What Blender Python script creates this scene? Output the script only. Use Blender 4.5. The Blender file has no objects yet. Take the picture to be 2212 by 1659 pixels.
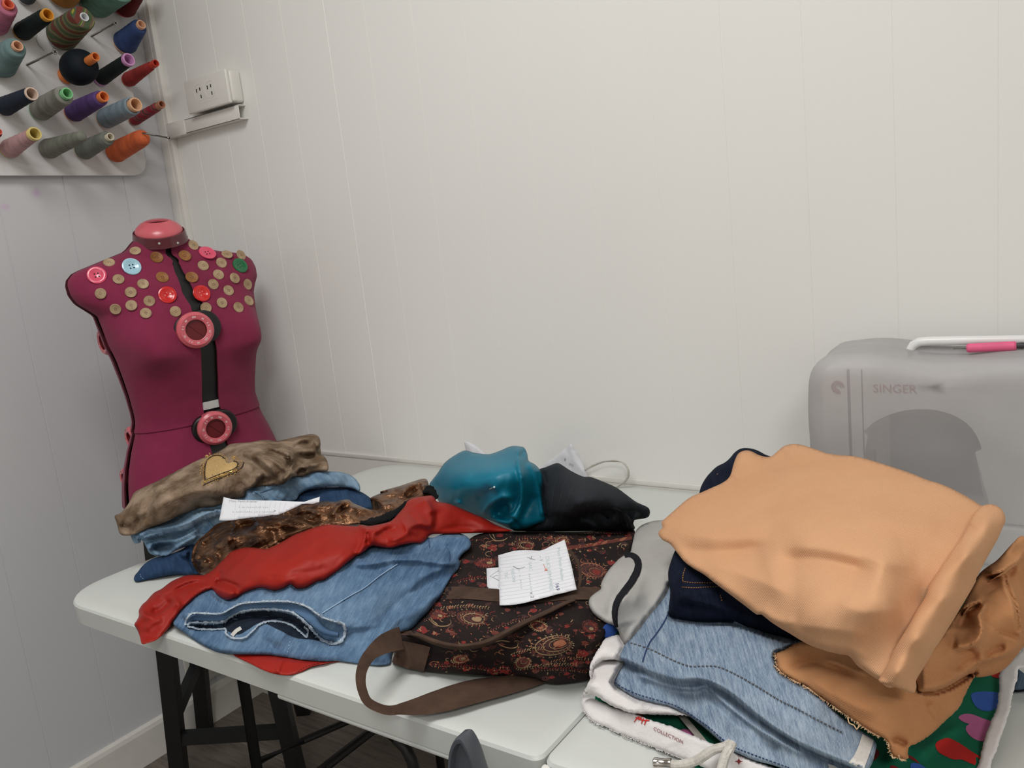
import bpy, bmesh, math, random
import numpy as np
from mathutils import Vector, Matrix, noise
from mathutils.geometry import delaunay_2d_cdt
from mathutils.bvhtree import BVHTree
random.seed(7); rng = np.random.default_rng(7)
scn = bpy.context.scene
COL = scn.collection
PI = math.pi
# ------------------------------------------------------------------ camera
W, H = 2212, 1659
FPX, YAW, PITCH, ROLL = 1757.67, -.6204, .18, -.1082
CAM = np.array([1.9465, -1.3127, 1.2236])
_cy, _sy, _cp, _sp = math.cos(YAW), math.sin(YAW), math.cos(PITCH), math.sin(PITCH)
FW = np.array([_sy*_cp, _cy*_cp, -_sp]); _r = np.array([_cy, -_sy, 0.]); _u = np.cross(_r, FW)
RT = math.cos(ROLL)*_r + math.sin(ROLL)*_u
UP = -math.sin(ROLL)*_r + math.cos(ROLL)*_u
cd = bpy.data.cameras.new('camera'); cam = bpy.data.objects.new('camera', cd); COL.objects.link(cam)
M = Matrix(((RT[0], UP[0], -FW[0], CAM[0]), (RT[1], UP[1], -FW[1], CAM[1]), (RT[2], UP[2], -FW[2], CAM[2]), (0, 0, 0, 1)))
cam.matrix_world = M
cd.sensor_fit = 'HORIZONTAL'; cd.sensor_width = 36; cd.lens = FPX/W*36; cd.clip_start = .02
scn.camera = cam

def rays(p):
    p = np.atleast_2d(np.asarray(p, float))
    return FW + np.outer((p[:, 0]-W/2)/FPX, RT) - np.outer((p[:, 1]-H/2)/FPX, UP)
def un(x, y, ax, v):
    """point on the axis-aligned plane coordinate[ax] = v seen at photo position x, y"""
    d = rays([(x, y)])[0]; return Vector(CAM + (v-CAM[ax])/d[ax]*d)
def dep(P): return float((np.array(P)-CAM) @ FW)

# ------------------------------------------------------------------ materials
def lin(c):
    return tuple(((v/255)/12.92 if v <= 10.3 else ((v/255+.055)/1.055)**2.4) for v in c)
MATS = {}
class N:
    def __init__(s, name):
        s.m = bpy.data.materials.new(name); s.m.use_nodes = True; s.t = s.m.node_tree
        s.b = s.t.nodes['Principled BSDF']; s.tc = None
    def n(s, kind, **kw):
        o = s.t.nodes.new(kind)
        for k, v in kw.items():
            if k in o.inputs: o.inputs[k].default_value = v
            else: setattr(o, k, v)
        return o
    def l(s, a, b): s.t.links.new(a, b)
    def coord(s, scale=(1, 1, 1), rot=(0, 0, 0)):
        if not s.tc: s.tc = s.n('ShaderNodeTexCoord')
        mp = s.n('ShaderNodeMapping'); mp.inputs['Scale'].default_value = scale; mp.inputs['Rotation'].default_value = rot
        s.l(s.tc.outputs['Object'], mp.inputs['Vector']); return mp.outputs[0]
    def uv(s, rot=0, scale=(1, 1, 1)):
        if not s.tc: s.tc = s.n('ShaderNodeTexCoord')
        mp = s.n('ShaderNodeMapping'); mp.inputs['Rotation'].default_value = (0, 0, rot)
        m2 = s.n('ShaderNodeMapping'); m2.inputs['Scale'].default_value = scale
        s.l(s.tc.outputs['UV'], mp.inputs['Vector']); s.l(mp.outputs[0], m2.inputs['Vector']); return m2.outputs[0]
    def noise(s, sc, det=3, rough=.5, vec=None, dist=0):
        o = s.n('ShaderNodeTexNoise'); o.inputs['Scale'].default_value = sc; o.inputs['Detail'].default_value = det
        o.inputs['Roughness'].default_value = rough; o.inputs['Distortion'].default_value = dist
        s.l(vec or s.coord(), o.inputs['Vector']); return o.outputs['Fac']
    def ramp(s, fac, stops):
        o = s.n('ShaderNodeValToRGB'); e = o.color_ramp.elements
        while len(e) < len(stops): e.new(.5)
        for i, (p, c) in enumerate(stops): e[i].position = p; e[i].color = (*c[:3], 1)
        s.l(fac, o.inputs[0]); return o.outputs[0]
    def mix(s, fac, a, b, mode='MIX'):
        o = s.n('ShaderNodeMix', data_type='RGBA', blend_type=mode)
        for v, i in ((fac, 0), (a, 6), (b, 7)):
            if hasattr(v, 'links'): s.l(v, o.inputs[i])
            else: o.inputs[i].default_value = v if i == 0 else (*v[:3], 1)
        return o.outputs[2]
    def math(s, op, a, b=0):
        o = s.n('ShaderNodeMath', operation=op)
        for v, i in ((a, 0), (b, 1)):
            if hasattr(v, 'links'): s.l(v, o.inputs[i])
            else: o.inputs[i].default_value = v
        return o.outputs[0]
    def bump(s, h, strength=.3, dist=.001):
        o = s.n('ShaderNodeBump'); o.inputs['Strength'].default_value = strength; o.inputs['Distance'].default_value = dist
        s.l(h, o.inputs['Height']); s.l(o.outputs[0], s.b.inputs['Normal'])
    def base(s, v):
        if hasattr(v, 'links'): s.l(v, s.b.inputs['Base Color'])
        else: s.b.inputs['Base Color'].default_value = (*v[:3], 1)
def simple(name, rgb, rough=.6, metal=0, spec=.5, noise_amt=.08, nscale=60, bump=0, bscale=200, sheen=0, coat=0):
    if name in MATS: return MATS[name]
    a = N(name); c = lin(rgb)
    f = a.noise(nscale, 4)
    a.base(a.ramp(f, [(.25, [v*(1-noise_amt) for v in c]), (.75, [min(1, v*(1+noise_amt)) for v in c])]))
    a.b.inputs['Roughness'].default_value = rough; a.b.inputs['Metallic'].default_value = metal
    a.b.inputs['Specular IOR Level'].default_value = spec
    a.b.inputs['Sheen Weight'].default_value = sheen; a.b.inputs['Coat Weight'].default_value = coat
    if bump: a.bump(a.noise(bscale, 5), bump)
    MATS[name] = a.m; return a.m
def fabric(name, rgb, rgb2=None, rough=.85, weave=900, rot=.6, sheen=0, mscale=9, bump=.25, fine=0, uvw=0, streak=None, stretch=(1, 1, 1), wr=0, wscale=30, spec=.25, metal=0, contrast=(.35, .65)):
    """woven or knitted cloth: mottled colour, fine rib bump, optional small wrinkles"""
    a = N(name); c = lin(rgb); c2 = lin(rgb2) if rgb2 else [v*.85 for v in c]
    f = a.noise(mscale, 6, .62, a.coord(stretch))
    col = a.ramp(f, [(contrast[0], c2), (contrast[1], c)])
    w = a.n('ShaderNodeTexWave', wave_type='BANDS', bands_direction='X'); w.inputs['Scale'].default_value = (1000/uvw/2 if uvw else weave/6.283)
    w.inputs['Distortion'].default_value = (.6 if uvw else 1.2); w.inputs['Detail'].default_value = 2
    a.l(a.uv(rot) if uvw else a.coord(rot=(0.3, .2, rot)), w.inputs['Vector'])
    if fine:
        col = a.mix(fine, col, a.ramp(w.outputs['Fac'], [(.2, [v*.55 for v in c2]), (.8, [min(1, v*1.35) for v in c])]))
    a.base(col)
    a.b.inputs['Roughness'].default_value = rough; a.b.inputs['Sheen Weight'].default_value = sheen
    a.b.inputs['Specular IOR Level'].default_value = spec; a.b.inputs['Metallic'].default_value = metal
    h = w.outputs['Fac']
    if streak:
        rt_, sx, sc_, am_ = streak
        h = a.math('ADD', a.noise(sc_, 5, .6, a.uv(rt_, (1, sx, 1)), .5), a.math('MULTIPLY', a.noise(sc_*3.1, 4, .6, a.uv(rt_+.25, (1, sx, 1)), .3), .5)); a.bump(h, am_, .006)
    elif wr:
        h2 = a.noise(wscale, 5, .6, a.coord(stretch), .6)
        h = a.math('ADD', a.math('MULTIPLY', h, .05 if uvw else .2), a.math('MULTIPLY', h2, wr))
        a.bump(h, bump, .004)
    else: a.bump(h, bump, .0006)
    MATS[name] = a.m; return a.m
def denim(name, rgb, light, dark, rot=.5, tw=4.2, amt=.30):
    """denim: rot is the direction of the warp streaks across the laid cloth"""
    a = N(name)
    f = a.noise(5, 5, .6); g = a.noise(190, 4, .75, a.uv(rot, (1, .12, 1))); g2 = a.noise(55, 4, .7, a.uv(rot, (1, .5, 1)))
    col = a.ramp(f, [(.34, lin(dark)), (.5, lin(rgb)), (.68, lin(light))])
    w = a.n('ShaderNodeTexWave', wave_type='BANDS', bands_direction='X'); w.inputs['Scale'].default_value = 1000/tw/2
    w.inputs['Distortion'].default_value = 5; w.inputs['Detail'].default_value = 3; w.inputs['Detail Scale'].default_value = 3
    a.l(a.uv(rot), w.inputs['Vector'])
    col = a.mix(.45, col, a.ramp(g2, [(.36, lin(dark)), (.5, lin(rgb)), (.66, lin(light))]))
    col = a.mix(amt, col, a.ramp(g, [(.38, lin(dark)), (.62, [v*1.15 for v in lin(light)])]))
    col = a.mix(amt*.5, col, a.ramp(w.outputs['Fac'], [(.2, lin(dark)), (.8, lin(light))]))
    a.base(col); a.b.inputs['Roughness'].default_value = .95; a.b.inputs['Specular IOR Level'].default_value = .12
    a.bump(a.math('ADD', w.outputs['Fac'], a.math('MULTIPLY', g, 2)), .45, .0008)
    MATS[name] = a.m; return a.m

def wall_mat(name, rgb, stains=()):
    a = N(name); c = lin(rgb)
    f = a.noise(1.3, 3); f2 = a.noise(40, 4)
    col = a.ramp(f, [(.3, [v*.97 for v in c]), (.7, [min(1, v*1.02) for v in c])])
    for (p, r, sc) in stains:
        d = a.n('ShaderNodeVectorMath', operation='DISTANCE'); a.l(a.coord(), d.inputs[0]); d.inputs[1].default_value = p
        k = a.math('ADD', d.outputs['Value'], a.math('MULTIPLY', a.math('SUBTRACT', a.noise(60, 2), .5), r*.8))
        k = a.ramp(k, [(r*.35, (.5, .5, .5)), (r, (0, 0, 0))])
        col = a.mix(k, col, lin(sc))
    a.base(col); a.b.inputs['Roughness'].default_value = .38; a.b.inputs['Specular IOR Level'].default_value = .35
    a.bump(f2, .05, .001)
    return a.m

# ------------------------------------------------------------------ mesh helpers
def link(name, me, mats, parent=None, smooth=True):
    o = bpy.data.objects.new(name, me); COL.objects.link(o)
    for m in (mats if isinstance(mats, (list, tuple)) else [mats]): me.materials.append(m)
    if smooth:
        me.polygons.foreach_set('use_smooth', [True]*len(me.polygons))
    if parent:
        o.parent = parent
        if parent.type == 'EMPTY' or tuple(parent.location) != (0, 0, 0) or True:
            o.matrix_parent_inverse = Matrix.LocRotScale(parent.location, parent.rotation_euler, None).inverted()
    return o
def auto(o, ang=35):
    me = o.data; b = bmesh.new(); b.from_mesh(me)
    for e in b.edges:
        if len(e.link_faces) == 2 and e.calc_face_angle(0) > math.radians(ang): e.smooth = False
    b.to_mesh(me); b.free(); return o
def recenter(o):
    """put a mesh's origin at the middle of its base"""
    me = o.data; n = len(me.vertices); c = np.empty(n*3); me.vertices.foreach_get('co', c); c = c.reshape(-1, 3)
    p = np.array([(c[:, 0].min()+c[:, 0].max())/2, (c[:, 1].min()+c[:, 1].max())/2, c[:, 2].min()])
    me.vertices.foreach_set('co', (c-p).ravel()); o.location = p; me.update()
def tag(o, label=None, cat=None, group=None, kind=None):
    if label: o['label'] = label
    if cat: o['category'] = cat
    if group: o['group'] = group
    if kind: o['kind'] = kind
    return o
def empty(name, loc, label, cat, group=None):
    o = bpy.data.objects.new(name, None); COL.objects.link(o); o.location = loc; o.empty_display_size = .05
    return tag(o, label, cat, group)
def bm_obj(name, bm, mats, parent=None, smooth=True, ang=35):
    bmesh.ops.recalc_face_normals(bm, faces=bm.faces)
    me = bpy.data.meshes.new(name); bm.to_mesh(me); bm.free()
    o = link(name, me, mats, parent, smooth)
    if smooth: auto(o, ang)
    return o
def add_box(bm, lo, hi, bev=0, seg=2, mat=0, rot=None, piv=None):
    lo = Vector(lo); hi = Vector(hi)
    r = bmesh.ops.create_cube(bm, size=1); vs = r['verts']
    bmesh.ops.scale(bm, vec=hi-lo, verts=vs); bmesh.ops.translate(bm, vec=(lo+hi)/2, verts=vs)
    if rot is not None: bmesh.ops.rotate(bm, cent=piv or (lo+hi)/2, matrix=rot, verts=vs)
    fs = {f for v in vs for f in v.link_faces}
    for f in fs: f.material_index = mat
    if bev:
        es = list({e for v in vs for e in v.link_edges})
        r = bmesh.ops.bevel(bm, geom=es, offset=bev, segments=seg, profile=.5, affect='EDGES')
        for f in r['faces']: f.material_index = mat
def add_prism(bm, pts, z0, z1, mat=0, bev=0):
    """polygon of 3-D points (function of offset): extrude list of base points to list of top points"""
    a = [bm.verts.new(p) for p in z0]; b = [bm.verts.new(p) for p in z1]; n = len(a)
    fs = [bm.faces.new(a[::-1]), bm.faces.new(b)]
    for i in range(n): fs.append(bm.faces.new([a[i], a[(i+1) % n], b[(i+1) % n], b[i]]))
    for f in fs: f.material_index = mat
    if bev:
        es = list({e for f in fs[:2] for e in f.edges})
        bmesh.ops.bevel(bm, geom=es, offset=bev, segments=2, profile=.5, affect='EDGES')
def frame_of(d):
    d = d.normalized(); a = Vector((0, 0, 1)) if abs(d.z) < .9 else Vector((1, 0, 0))
    x = d.cross(a).normalized(); return x, x.cross(d).normalized(), d
def add_tube(bm, pts, r, seg=10, mat=0, caps=True, flat=1.0):
    pts = [Vector(p) for p in pts]; n = len(pts); rs = r if isinstance(r, (list, tuple)) else [r]*n
    rings = []; px = None
    for i, p in enumerate(pts):
        d = (pts[min(i+1, n-1)]-pts[max(i-1, 0)])
        if d.length < 1e-9: d = Vector((0, 0, 1))
        x, y, d = frame_of(d)
        if px is not None:
            x = (px - d*px.dot(d)); x = x.normalized() if x.length > 1e-6 else frame_of(d)[0]; y = d.cross(x)
        px = x
        rings.append([bm.verts.new(p+(x*math.cos(2*PI*k/seg)+y*math.sin(2*PI*k/seg)*flat)*rs[i]) for k in range(seg)])
    fs = []
    for a, b in zip(rings, rings[1:]):
        for k in range(seg): fs.append(bm.faces.new([a[k], a[(k+1) % seg], b[(k+1) % seg], b[k]]))
    if caps: fs.append(bm.faces.new(rings[0][::-1])); fs.append(bm.faces.new(rings[-1]))
    for f in fs: f.material_index = mat
def add_lathe(bm, base, axis, prof, seg=28, mat=0, mats=None):
    """prof: list of (distance along axis, radius); closed at ends only where radius is 0"""
    x, y, d = frame_of(Vector(axis)); base = Vector(base); rings = []
    for (h, r) in prof:
        if r < 1e-6: rings.append([bm.verts.new(base+d*h)])
        else: rings.append([bm.verts.new(base+d*h+(x*math.cos(2*PI*k/seg)+y*math.sin(2*PI*k/seg))*r) for k in range(seg)])
    for i, (a, b) in enumerate(zip(rings, rings[1:])):
        m = mats[i] if mats else mat
        for k in range(seg):
            k2 = (k+1) % seg
            if len(a) == 1 and len(b) == 1: continue
            if len(a) == 1: f = bm.faces.new([a[0], b[k2], b[k]])
            elif len(b) == 1: f = bm.faces.new([a[k], a[k2], b[0]])
            else: f = bm.faces.new([a[k], a[k2], b[k2], b[k]])
            f.material_index = m
def smooth_poly(pts, closed=True, step=5, corner=None):
    """centripetal-ish Catmull-Rom through pts, resampled about every `step` px"""
    P = np.array(pts, float); n = len(P); out = []
    rngi = range(n if closed else n-1)
    for i in rngi:
        p1 = P[i]; p2 = P[(i+1) % n]
        p0 = P[(i-1) % n] if closed or i > 0 else p1
        p3 = P[(i+2) % n] if closed or i < n-2 else p2
        L = np.linalg.norm(p2-p1); k = max(1, int(round(L/step)))
        def clampt(t): 
            m = np.linalg.norm(t); return t if m < L*1.1+1e-9 else t*(L*1.1/m)
        t1 = clampt((p2-p0)*.5); t2 = clampt((p3-p1)*.5)
        for j in range(k):
            t = j/k; t_2 = t*t; t_3 = t_2*t
            out.append((2*t_3-3*t_2+1)*p1+(t_3-2*t_2+t)*t1+(-2*t_3+3*t_2)*p2+(t_3-t_2)*t2)
    if not closed: out.append(P[-1])
    return np.array(out)
def inside(p, poly):
    x, y = p[:, 0], p[:, 1]; c = np.zeros(len(p), bool); n = len(poly)
    for i in range(n):
        x1, y1 = poly[i]; x2, y2 = poly[(i+1) % n]
        if y1 == y2: continue
        k = np.nonzero((y1 > y) != (y2 > y))[0]
        if len(k): c[k] ^= x[k] < (x2-x1)*(y[k]-y1)/(y2-y1)+x1
    return c
def seg_dist(p, line, closed=False, full=False):
    """distance to polyline, signed side (+ = right of travel in photo frame) and fraction along"""
    a = line[:-1]; b = line[1:]
    if closed: a = line; b = np.roll(line, -1, 0)
    best = np.full(len(p), 1e9); side = np.zeros(len(p)); fr = np.zeros(len(p))
    L = np.linalg.norm(b-a, axis=1); cum = np.concatenate([[0], np.cumsum(L)]); tot = cum[-1]
    idx = np.zeros(len(p), int)
    for i in range(len(a)):
        ab = b[i]-a[i]; l2 = ab@ab
        if l2 < 1e-12: continue
        ap = p-a[i]; t = np.clip(ap@ab/l2, 0, 1); d = ap-np.outer(t, ab); dd = np.hypot(d[:, 0], d[:, 1]); m = dd < best
        best[m] = dd[m]; side[m] = np.sign(ab[0]*ap[m, 1]-ab[1]*ap[m, 0]); fr[m] = (cum[i]+t[m]*L[i])/tot; idx[m] = i
    return best, side, fr, idx
class TPS:
    def __init__(s, pts):
        P = np.array(pts, float); s.p = P[:, :2]/300; n = len(P)
        K = s.U(np.linalg.norm(s.p[:, None]-s.p[None], axis=2))+np.eye(n)*2e-3
        A = np.zeros((n+3, n+3)); A[:n, :n] = K; A[:n, n] = 1; A[:n, n+1:] = s.p; A[n, :n] = 1; A[n+1:, :n] = s.p.T
        s.w = np.linalg.solve(A, np.concatenate([P[:, 2], [0, 0, 0]])); s.lo = P[:, 2].min(); s.hi = P[:, 2].max()
    def U(s, r): return np.where(r > 1e-9, r*r*np.log(np.maximum(r, 1e-9)), 0)
    def __call__(s, q):
        q = q/300; n = len(s.p); r = np.linalg.norm(q[:, None]-s.p[None], axis=2)
        v = s.U(r)@s.w[:n]+s.w[n]+q@s.w[n+1:]
        return np.clip(v, s.lo-.01, s.hi+.012)
TZ = .74
CL = []          # cloth layers, bottom to top
class Cloth:
    """a laid cloth: traced contour, heights above the floor at known spots (TPS between), creases and a rolled rim"""
    def __init__(s, outline, ctrl, creases=(), rim=(.008, 14), noise=(0, .02), plane=None, margin=.009, smooth=True, step=5, over=True, stretch=(1, 1), edge=4, minz=TZ+.002, fray=0, crumple=(), gain=1.75):
        s.o = smooth_poly(outline, True, edge) if smooth else smooth_lin(outline, edge)
        if fray:
            r = np.random.default_rng(len(s.o)); nrm = np.roll(s.o, -1, 0)-np.roll(s.o, 1, 0); nrm = np.stack([nrm[:, 1], -nrm[:, 0]], 1)
            nrm /= np.linalg.norm(nrm, axis=1)[:, None]+1e-9; s.o = s.o+nrm*(r.random(len(s.o))-.5)[:, None]*fray
        s.t = TPS(ctrl) if plane is None else None; s.plane = plane; s.creases = []
        for c in creases:
            pts, wl, wr, amp = c[:4]; s.creases.append((smooth_poly(pts, False, 8), wl, wr, amp*gain, c[4] if len(c) > 4 else .25))
        for (n_, ang, spr, ln, wd, am, sd) in crumple:   # small wrinkles: short curved ridges and valleys scattered over the cloth
            r = random.Random(sd); lo, hi = s.o.min(0), s.o.max(0); k = 0
            while k < n_:
                p = np.array([r.uniform(lo[0], hi[0]), r.uniform(lo[1], hi[1])])
                if not inside(p[None], s.o)[0]: continue
                k += 1; a = math.radians(ang+r.gauss(0, 1)*spr); L = ln*r.uniform(.5, 1.5); c = r.uniform(-.5, .5)
                pts = [p+L*t*np.array([math.cos(a+c*t), math.sin(a+c*t)]) for t in (-.5, -.2, .1, .5)]
                w_ = wd*r.uniform(.6, 1.5); q = r.choice((.35, 1, 1)); w2 = (w_, w_*q) if r.random() < .5 else (w_*q, w_)
                s.creases.append((smooth_poly(pts, False, 8), w2[0], w2[1], am*r.uniform(.4, 1.2)*(1 if r.random() < .55 else -1), .35))
        s.rim = rim; s.noise = noise; s.margin = margin; s.step = step; s.stretch = stretch; s.minz = minz
        s.bb = (s.o.min(0), s.o.max(0)); s.idx = len(CL)
        if over: CL.append(s)
    def own(s, p, nz_=True, out=None):
        d = rays(p)
        if s.plane is not None: t = (s.plane[1]-CAM[s.plane[0]])/d[:, s.plane[0]]
        else:
            z = np.maximum(s.t(p), s.minz); t = (z-CAM[2])/d[:, 2]
        dd, _, _, _ = seg_dist(p, s.o, True)
        if out is not None: dd = np.where(out, 0, dd)
        k = np.clip(dd/s.rim[1], 0, 1); t = t + s.rim[0]*(1-np.sqrt(1-(1-k)**2))
        for (ln, wl, wr, amp, tap) in s.creases:
            lo = ln.min(0)-3*max(wl, wr); hi = ln.max(0)+3*max(wl, wr)
            m = (p[:, 0] > lo[0]) & (p[:, 0] < hi[0]) & (p[:, 1] > lo[1]) & (p[:, 1] < hi[1])
            if not m.any(): continue
            ds, sd, fr, _ = seg_dist(p[m], ln)
            w = np.where(sd > 0, wr, wl); v = np.exp(-(np.sqrt(ds*ds+.8)/w)**1.35)
            e = np.clip(np.minimum(fr, 1-fr)/max(tap, 1e-3), 0, 1); e = e*e*(3-2*e)
            if tap <= 0: e = 1
            t[m] -= amp*v*e
        if s.noise[0] and nz_:
            P = CAM+d*t[:, None]; a, sc = s.noise
            q = np.stack([P[:, 0]*s.stretch[0], P[:, 1]*s.stretch[1], P[:, 2]], 1)/sc
            nz = np.array([noise.fractal(Vector(v), .9, 2., 3) for v in q]); t -= a*nz*np.clip(dd/10, .15, 1)
        if s.plane is None:
            tm = (s.minz-CAM[2])/d[:, 2]; t = np.minimum(t, np.where(tm > 0, tm, 1e9))
        return t
    def surf(s, p, nz_=True, out=None):
        p = np.atleast_2d(np.asarray(p, float)); t = s.own(p, nz_, out)
        if s.idx < len(CL) and CL[s.idx] is s:
            for V in CL[s.idx+1:]:
                if (V.bb[0]-9 > s.bb[1]).any() or (V.bb[1]+9 < s.bb[0]).any(): continue
                ix = np.where((p[:, 0] > V.bb[0][0]-9) & (p[:, 0] < V.bb[1][0]+9) & (p[:, 1] > V.bb[0][1]-9) & (p[:, 1] < V.bb[1][1]+9))[0]
                if not len(ix): continue
                q = p[ix]; ins = inside(q, V.o); ds = np.zeros(len(q))
                if not ins.all(): ds[~ins] = seg_dist(q[~ins], V.o, True)[0]
                k = ds < 9; ix = ix[k]
                if not len(ix): continue
                o = ds[k] > 0
                t[ix] = np.maximum(t[ix], V.surf(q[k], False, o)+V.margin-ds[k]*.0028)
        return t
    def at(s, p, lift=0.):
        p = np.atleast_2d(np.asarray(p, float)); return CAM+rays(p)*(s.surf(p)-lift)[:, None]
    def build(s, name, mats, parent=None, decals=(), thick=.004, skirt=.03):
        (x0, y0), (x1, y1) = s.bb; st = s.step; g = []
        for j, y in enumerate(np.arange(y0+st*.6, y1, st*.87)):
            for x in np.arange(x0+(st*.5 if j % 2 else 0), x1, st): g.append((x, y))
        g = np.array(g); g = g[inside(g, s.o)]
        if len(g): g = g[seg_dist(g, s.o, True)[0] > st*.55]
        n = len(s.o); allp = np.concatenate([s.o, g]) if len(g) else s.o
        r = delaunay_2d_cdt([Vector(v) for v in allp], [(i, (i+1) % n) for i in range(n)], [], 1, .01)
        V = np.array([tuple(v) for v in r[0]]); F = r[2]
        t = s.surf(V); d = rays(V); P = CAM+d*t[:, None]; m = len(P)
        # underside
        dist, _, _, ii = seg_dist(V, s.o, True)
        e = s.o[(ii+1) % n]-s.o[ii]; area = np.sum(s.o[:, 0]*np.roll(s.o[:, 1], -1)-s.o[:, 1]*np.roll(s.o[:, 0], -1))
        ny = (-e[:, 0] if area > 0 else e[:, 0])/(np.linalg.norm(e, axis=1)+1e-9)   # outward y component (down = +)
        far = np.clip(-ny, 0, 1)*np.exp(-dist/12.)
        dn = d/np.linalg.norm(d, axis=1)[:, None]
        Q = P+dn*thick+dn*(np.exp(-dist/8.)*0)[:, None]
        far = far*np.clip((-ny-.25)/.5, 0, 1)
        drop = np.minimum(skirt*far, np.maximum(P[:, 2]-s.minz, 0)) if s.plane is None else skirt*0*far
        for _ in range(5):
            T = Q.copy(); T[:, 2] -= drop; T[:, :2] += dn[:, :2]*(drop*.25)[:, None]
            dq = T-CAM; zz = dq@FW; pp = np.stack([W/2+FPX*(dq@RT)/zz, H/2-FPX*(dq@UP)/zz], 1)
            bad = (drop > 0) & ~(inside(pp, s.o) | (seg_dist(pp, s.o, True)[0] < 1.))
            if not bad.any(): break
            drop[bad] *= (.5 if _ < 3 else 0)
        Q[:, 2] -= drop; Q[:, :2] += dn[:, :2]*(drop*.25)[:, None]
        if s.plane is None: Q[:, 2] = np.maximum(Q[:, 2], np.minimum(P[:, 2]-.0003, s.minz-.0015))
        co = [tuple(v) for v in P]+[tuple(v) for v in Q]; faces = [tuple(f) for f in F]+[tuple(i+m for i in reversed(f)) for f in F]
        cnt = {}
        for f in F:
            for k in range(len(f)):
                a, b = f[k], f[(k+1) % len(f)]; cnt[(a, b)] = 1
        for (a, b) in list(cnt):
            if (b, a) not in cnt: faces.append((b, a, a+m, b+m))
        mi = [0]*len(faces)
        UVp = [tuple(v) for v in V]*2
        if decals:
            p2, l2, o = [], [], len(co)
            for (poly, lift, mat) in decals:
                v2, f2 = cdt_fill(poly); faces += [tuple(i+o for i in f) for f in f2]; mi += [mat]*len(f2); p2.append(v2); l2.append(np.full(len(v2), lift)); o += len(v2)
            p2 = np.concatenate(p2); l2 = np.concatenate(l2); D2 = CAM+rays(p2)*(s.surf(p2)-l2)[:, None]; co += [tuple(v) for v in D2]; UVp += [tuple(v) for v in p2]
        me = bpy.data.meshes.new(name); me.from_pydata(co, [], faces); me.polygons.foreach_set('material_index', mi); me.update()
        b = bmesh.new(); b.from_mesh(me); base = [f for f in b.faces if f.material_index == 0 or True]; bmesh.ops.recalc_face_normals(b, faces=base); b.to_mesh(me); b.free()
        uvl = me.uv_layers.new(name='cloth_uv'); li = np.empty(len(me.loops), int); me.loops.foreach_get('vertex_index', li)
        uvl.data.foreach_set('uv', (np.array(UVp)[li]/1000).ravel())
        return link(name, me, mats, parent)
def smooth_lin(pts, step):
    P = np.array(pts, float); out = []
    for i in range(len(P)):
        a, b = P[i], P[(i+1) % len(P)]; k = max(1, int(round(np.linalg.norm(b-a)/step)))
        for j in range(k): out.append(a+(b-a)*j/k)
    return np.array(out)
def drape_patch(C, poly, lift, step=9):
    V, F = cdt_fill(poly, step); return [tuple(v) for v in C.at(V, lift)], F
def cdt_fill(poly, step=9):
    poly = np.array(poly, float); n = len(poly); (x0, y0), (x1, y1) = poly.min(0), poly.max(0)
    g = np.array([(x, y) for y in np.arange(y0+step/2, y1, step) for x in np.arange(x0+step/2, x1, step)])
    if len(g): g = g[inside(g, poly)]
    if len(g): g = g[seg_dist(g, poly, True)[0] > step*.4]
    allp = np.concatenate([poly, g]) if len(g) else poly
    r = delaunay_2d_cdt([Vector(v) for v in allp], [(i, (i+1) % n) for i in range(n)], [], 1, .01)
    V = np.array([tuple(v) for v in r[0]])
    return V, [tuple(f) for f in r[2]]
def strip_poly(pts, w, step=6, taper=True):
    """a thin photo-frame polygon along a polyline: w = width or list of widths"""
    L = smooth_poly(pts, False, step); n = len(L); t = np.gradient(L, axis=0); t /= np.linalg.norm(t, axis=1)[:, None]+1e-9
    nn = np.stack([-t[:, 1], t[:, 0]], 1)
    ws = np.interp(np.linspace(0, 1, n), np.linspace(0, 1, len(w)), w) if isinstance(w, (list, tuple)) else np.full(n, float(w))
    return L, nn, ws
def ribbon(C, name, pts, w, mat, parent=None, lift=.001, thick=.0015, seg=6, step=6, round_=.0, fray=0, free=None, mats=None):
    """a band lying on cloth C (or on heights given by `free`), with thickness and a rounded cross-section"""
    L, nn, ws = strip_poly(pts, w, step); n = len(L); K = seg+1; co = []; r = np.random.default_rng(n)
    for k in range(K):
        u = k/seg*2-1
        q = L+nn*(ws*.5*u)[:, None]
        if fray and k in (0, seg): q = q+nn*(r.random(n)-.5)[:, None]*fray
        ts = (C.surf(q) if free is None else free(q))
        ts = ts-lift-thick-round_*math.sqrt(max(0, 1-u*u))
        co.append(CAM+rays(q)*ts[:, None])
    top = np.stack(co, 1); back = []
    for k in range(K):
        u = k/seg*2-1; q = L+nn*(ws*.5*u*.98)[:, None]; ts = (C.surf(q) if free is None else free(q))-lift+.0; back.append(CAM+rays(q)*(ts)[:, None])
    bot = np.stack(back, 1)
    V = np.concatenate([top.reshape(-1, 3), bot.reshape(-1, 3)]); o = n*K; F = []
    for i in range(n-1):
        for k in range(seg):
            a, b, c, d = i*K+k, i*K+k+1, (i+1)*K+k+1, (i+1)*K+k; F += [(a, b, c, d), (a+o, d+o, c+o, b+o)]
        F += [(i*K, (i+1)*K, (i+1)*K+o, i*K+o), (i*K+seg, i*K+seg+o, (i+1)*K+seg+o, (i+1)*K+seg)]
    for i in (0, n-1): F += [(i*K+k, i*K+k+1, i*K+k+1+o, i*K+k+o) for k in range(seg)]
    me = bpy.data.meshes.new(name); me.from_pydata([tuple(v) for v in V], [], F)
    b = bmesh.new(); b.from_mesh(me); bmesh.ops.recalc_face_normals(b, faces=b.faces); b.to_mesh(me); b.free()
    return auto(link(name, me, mats or mat, parent), 60)
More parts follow.
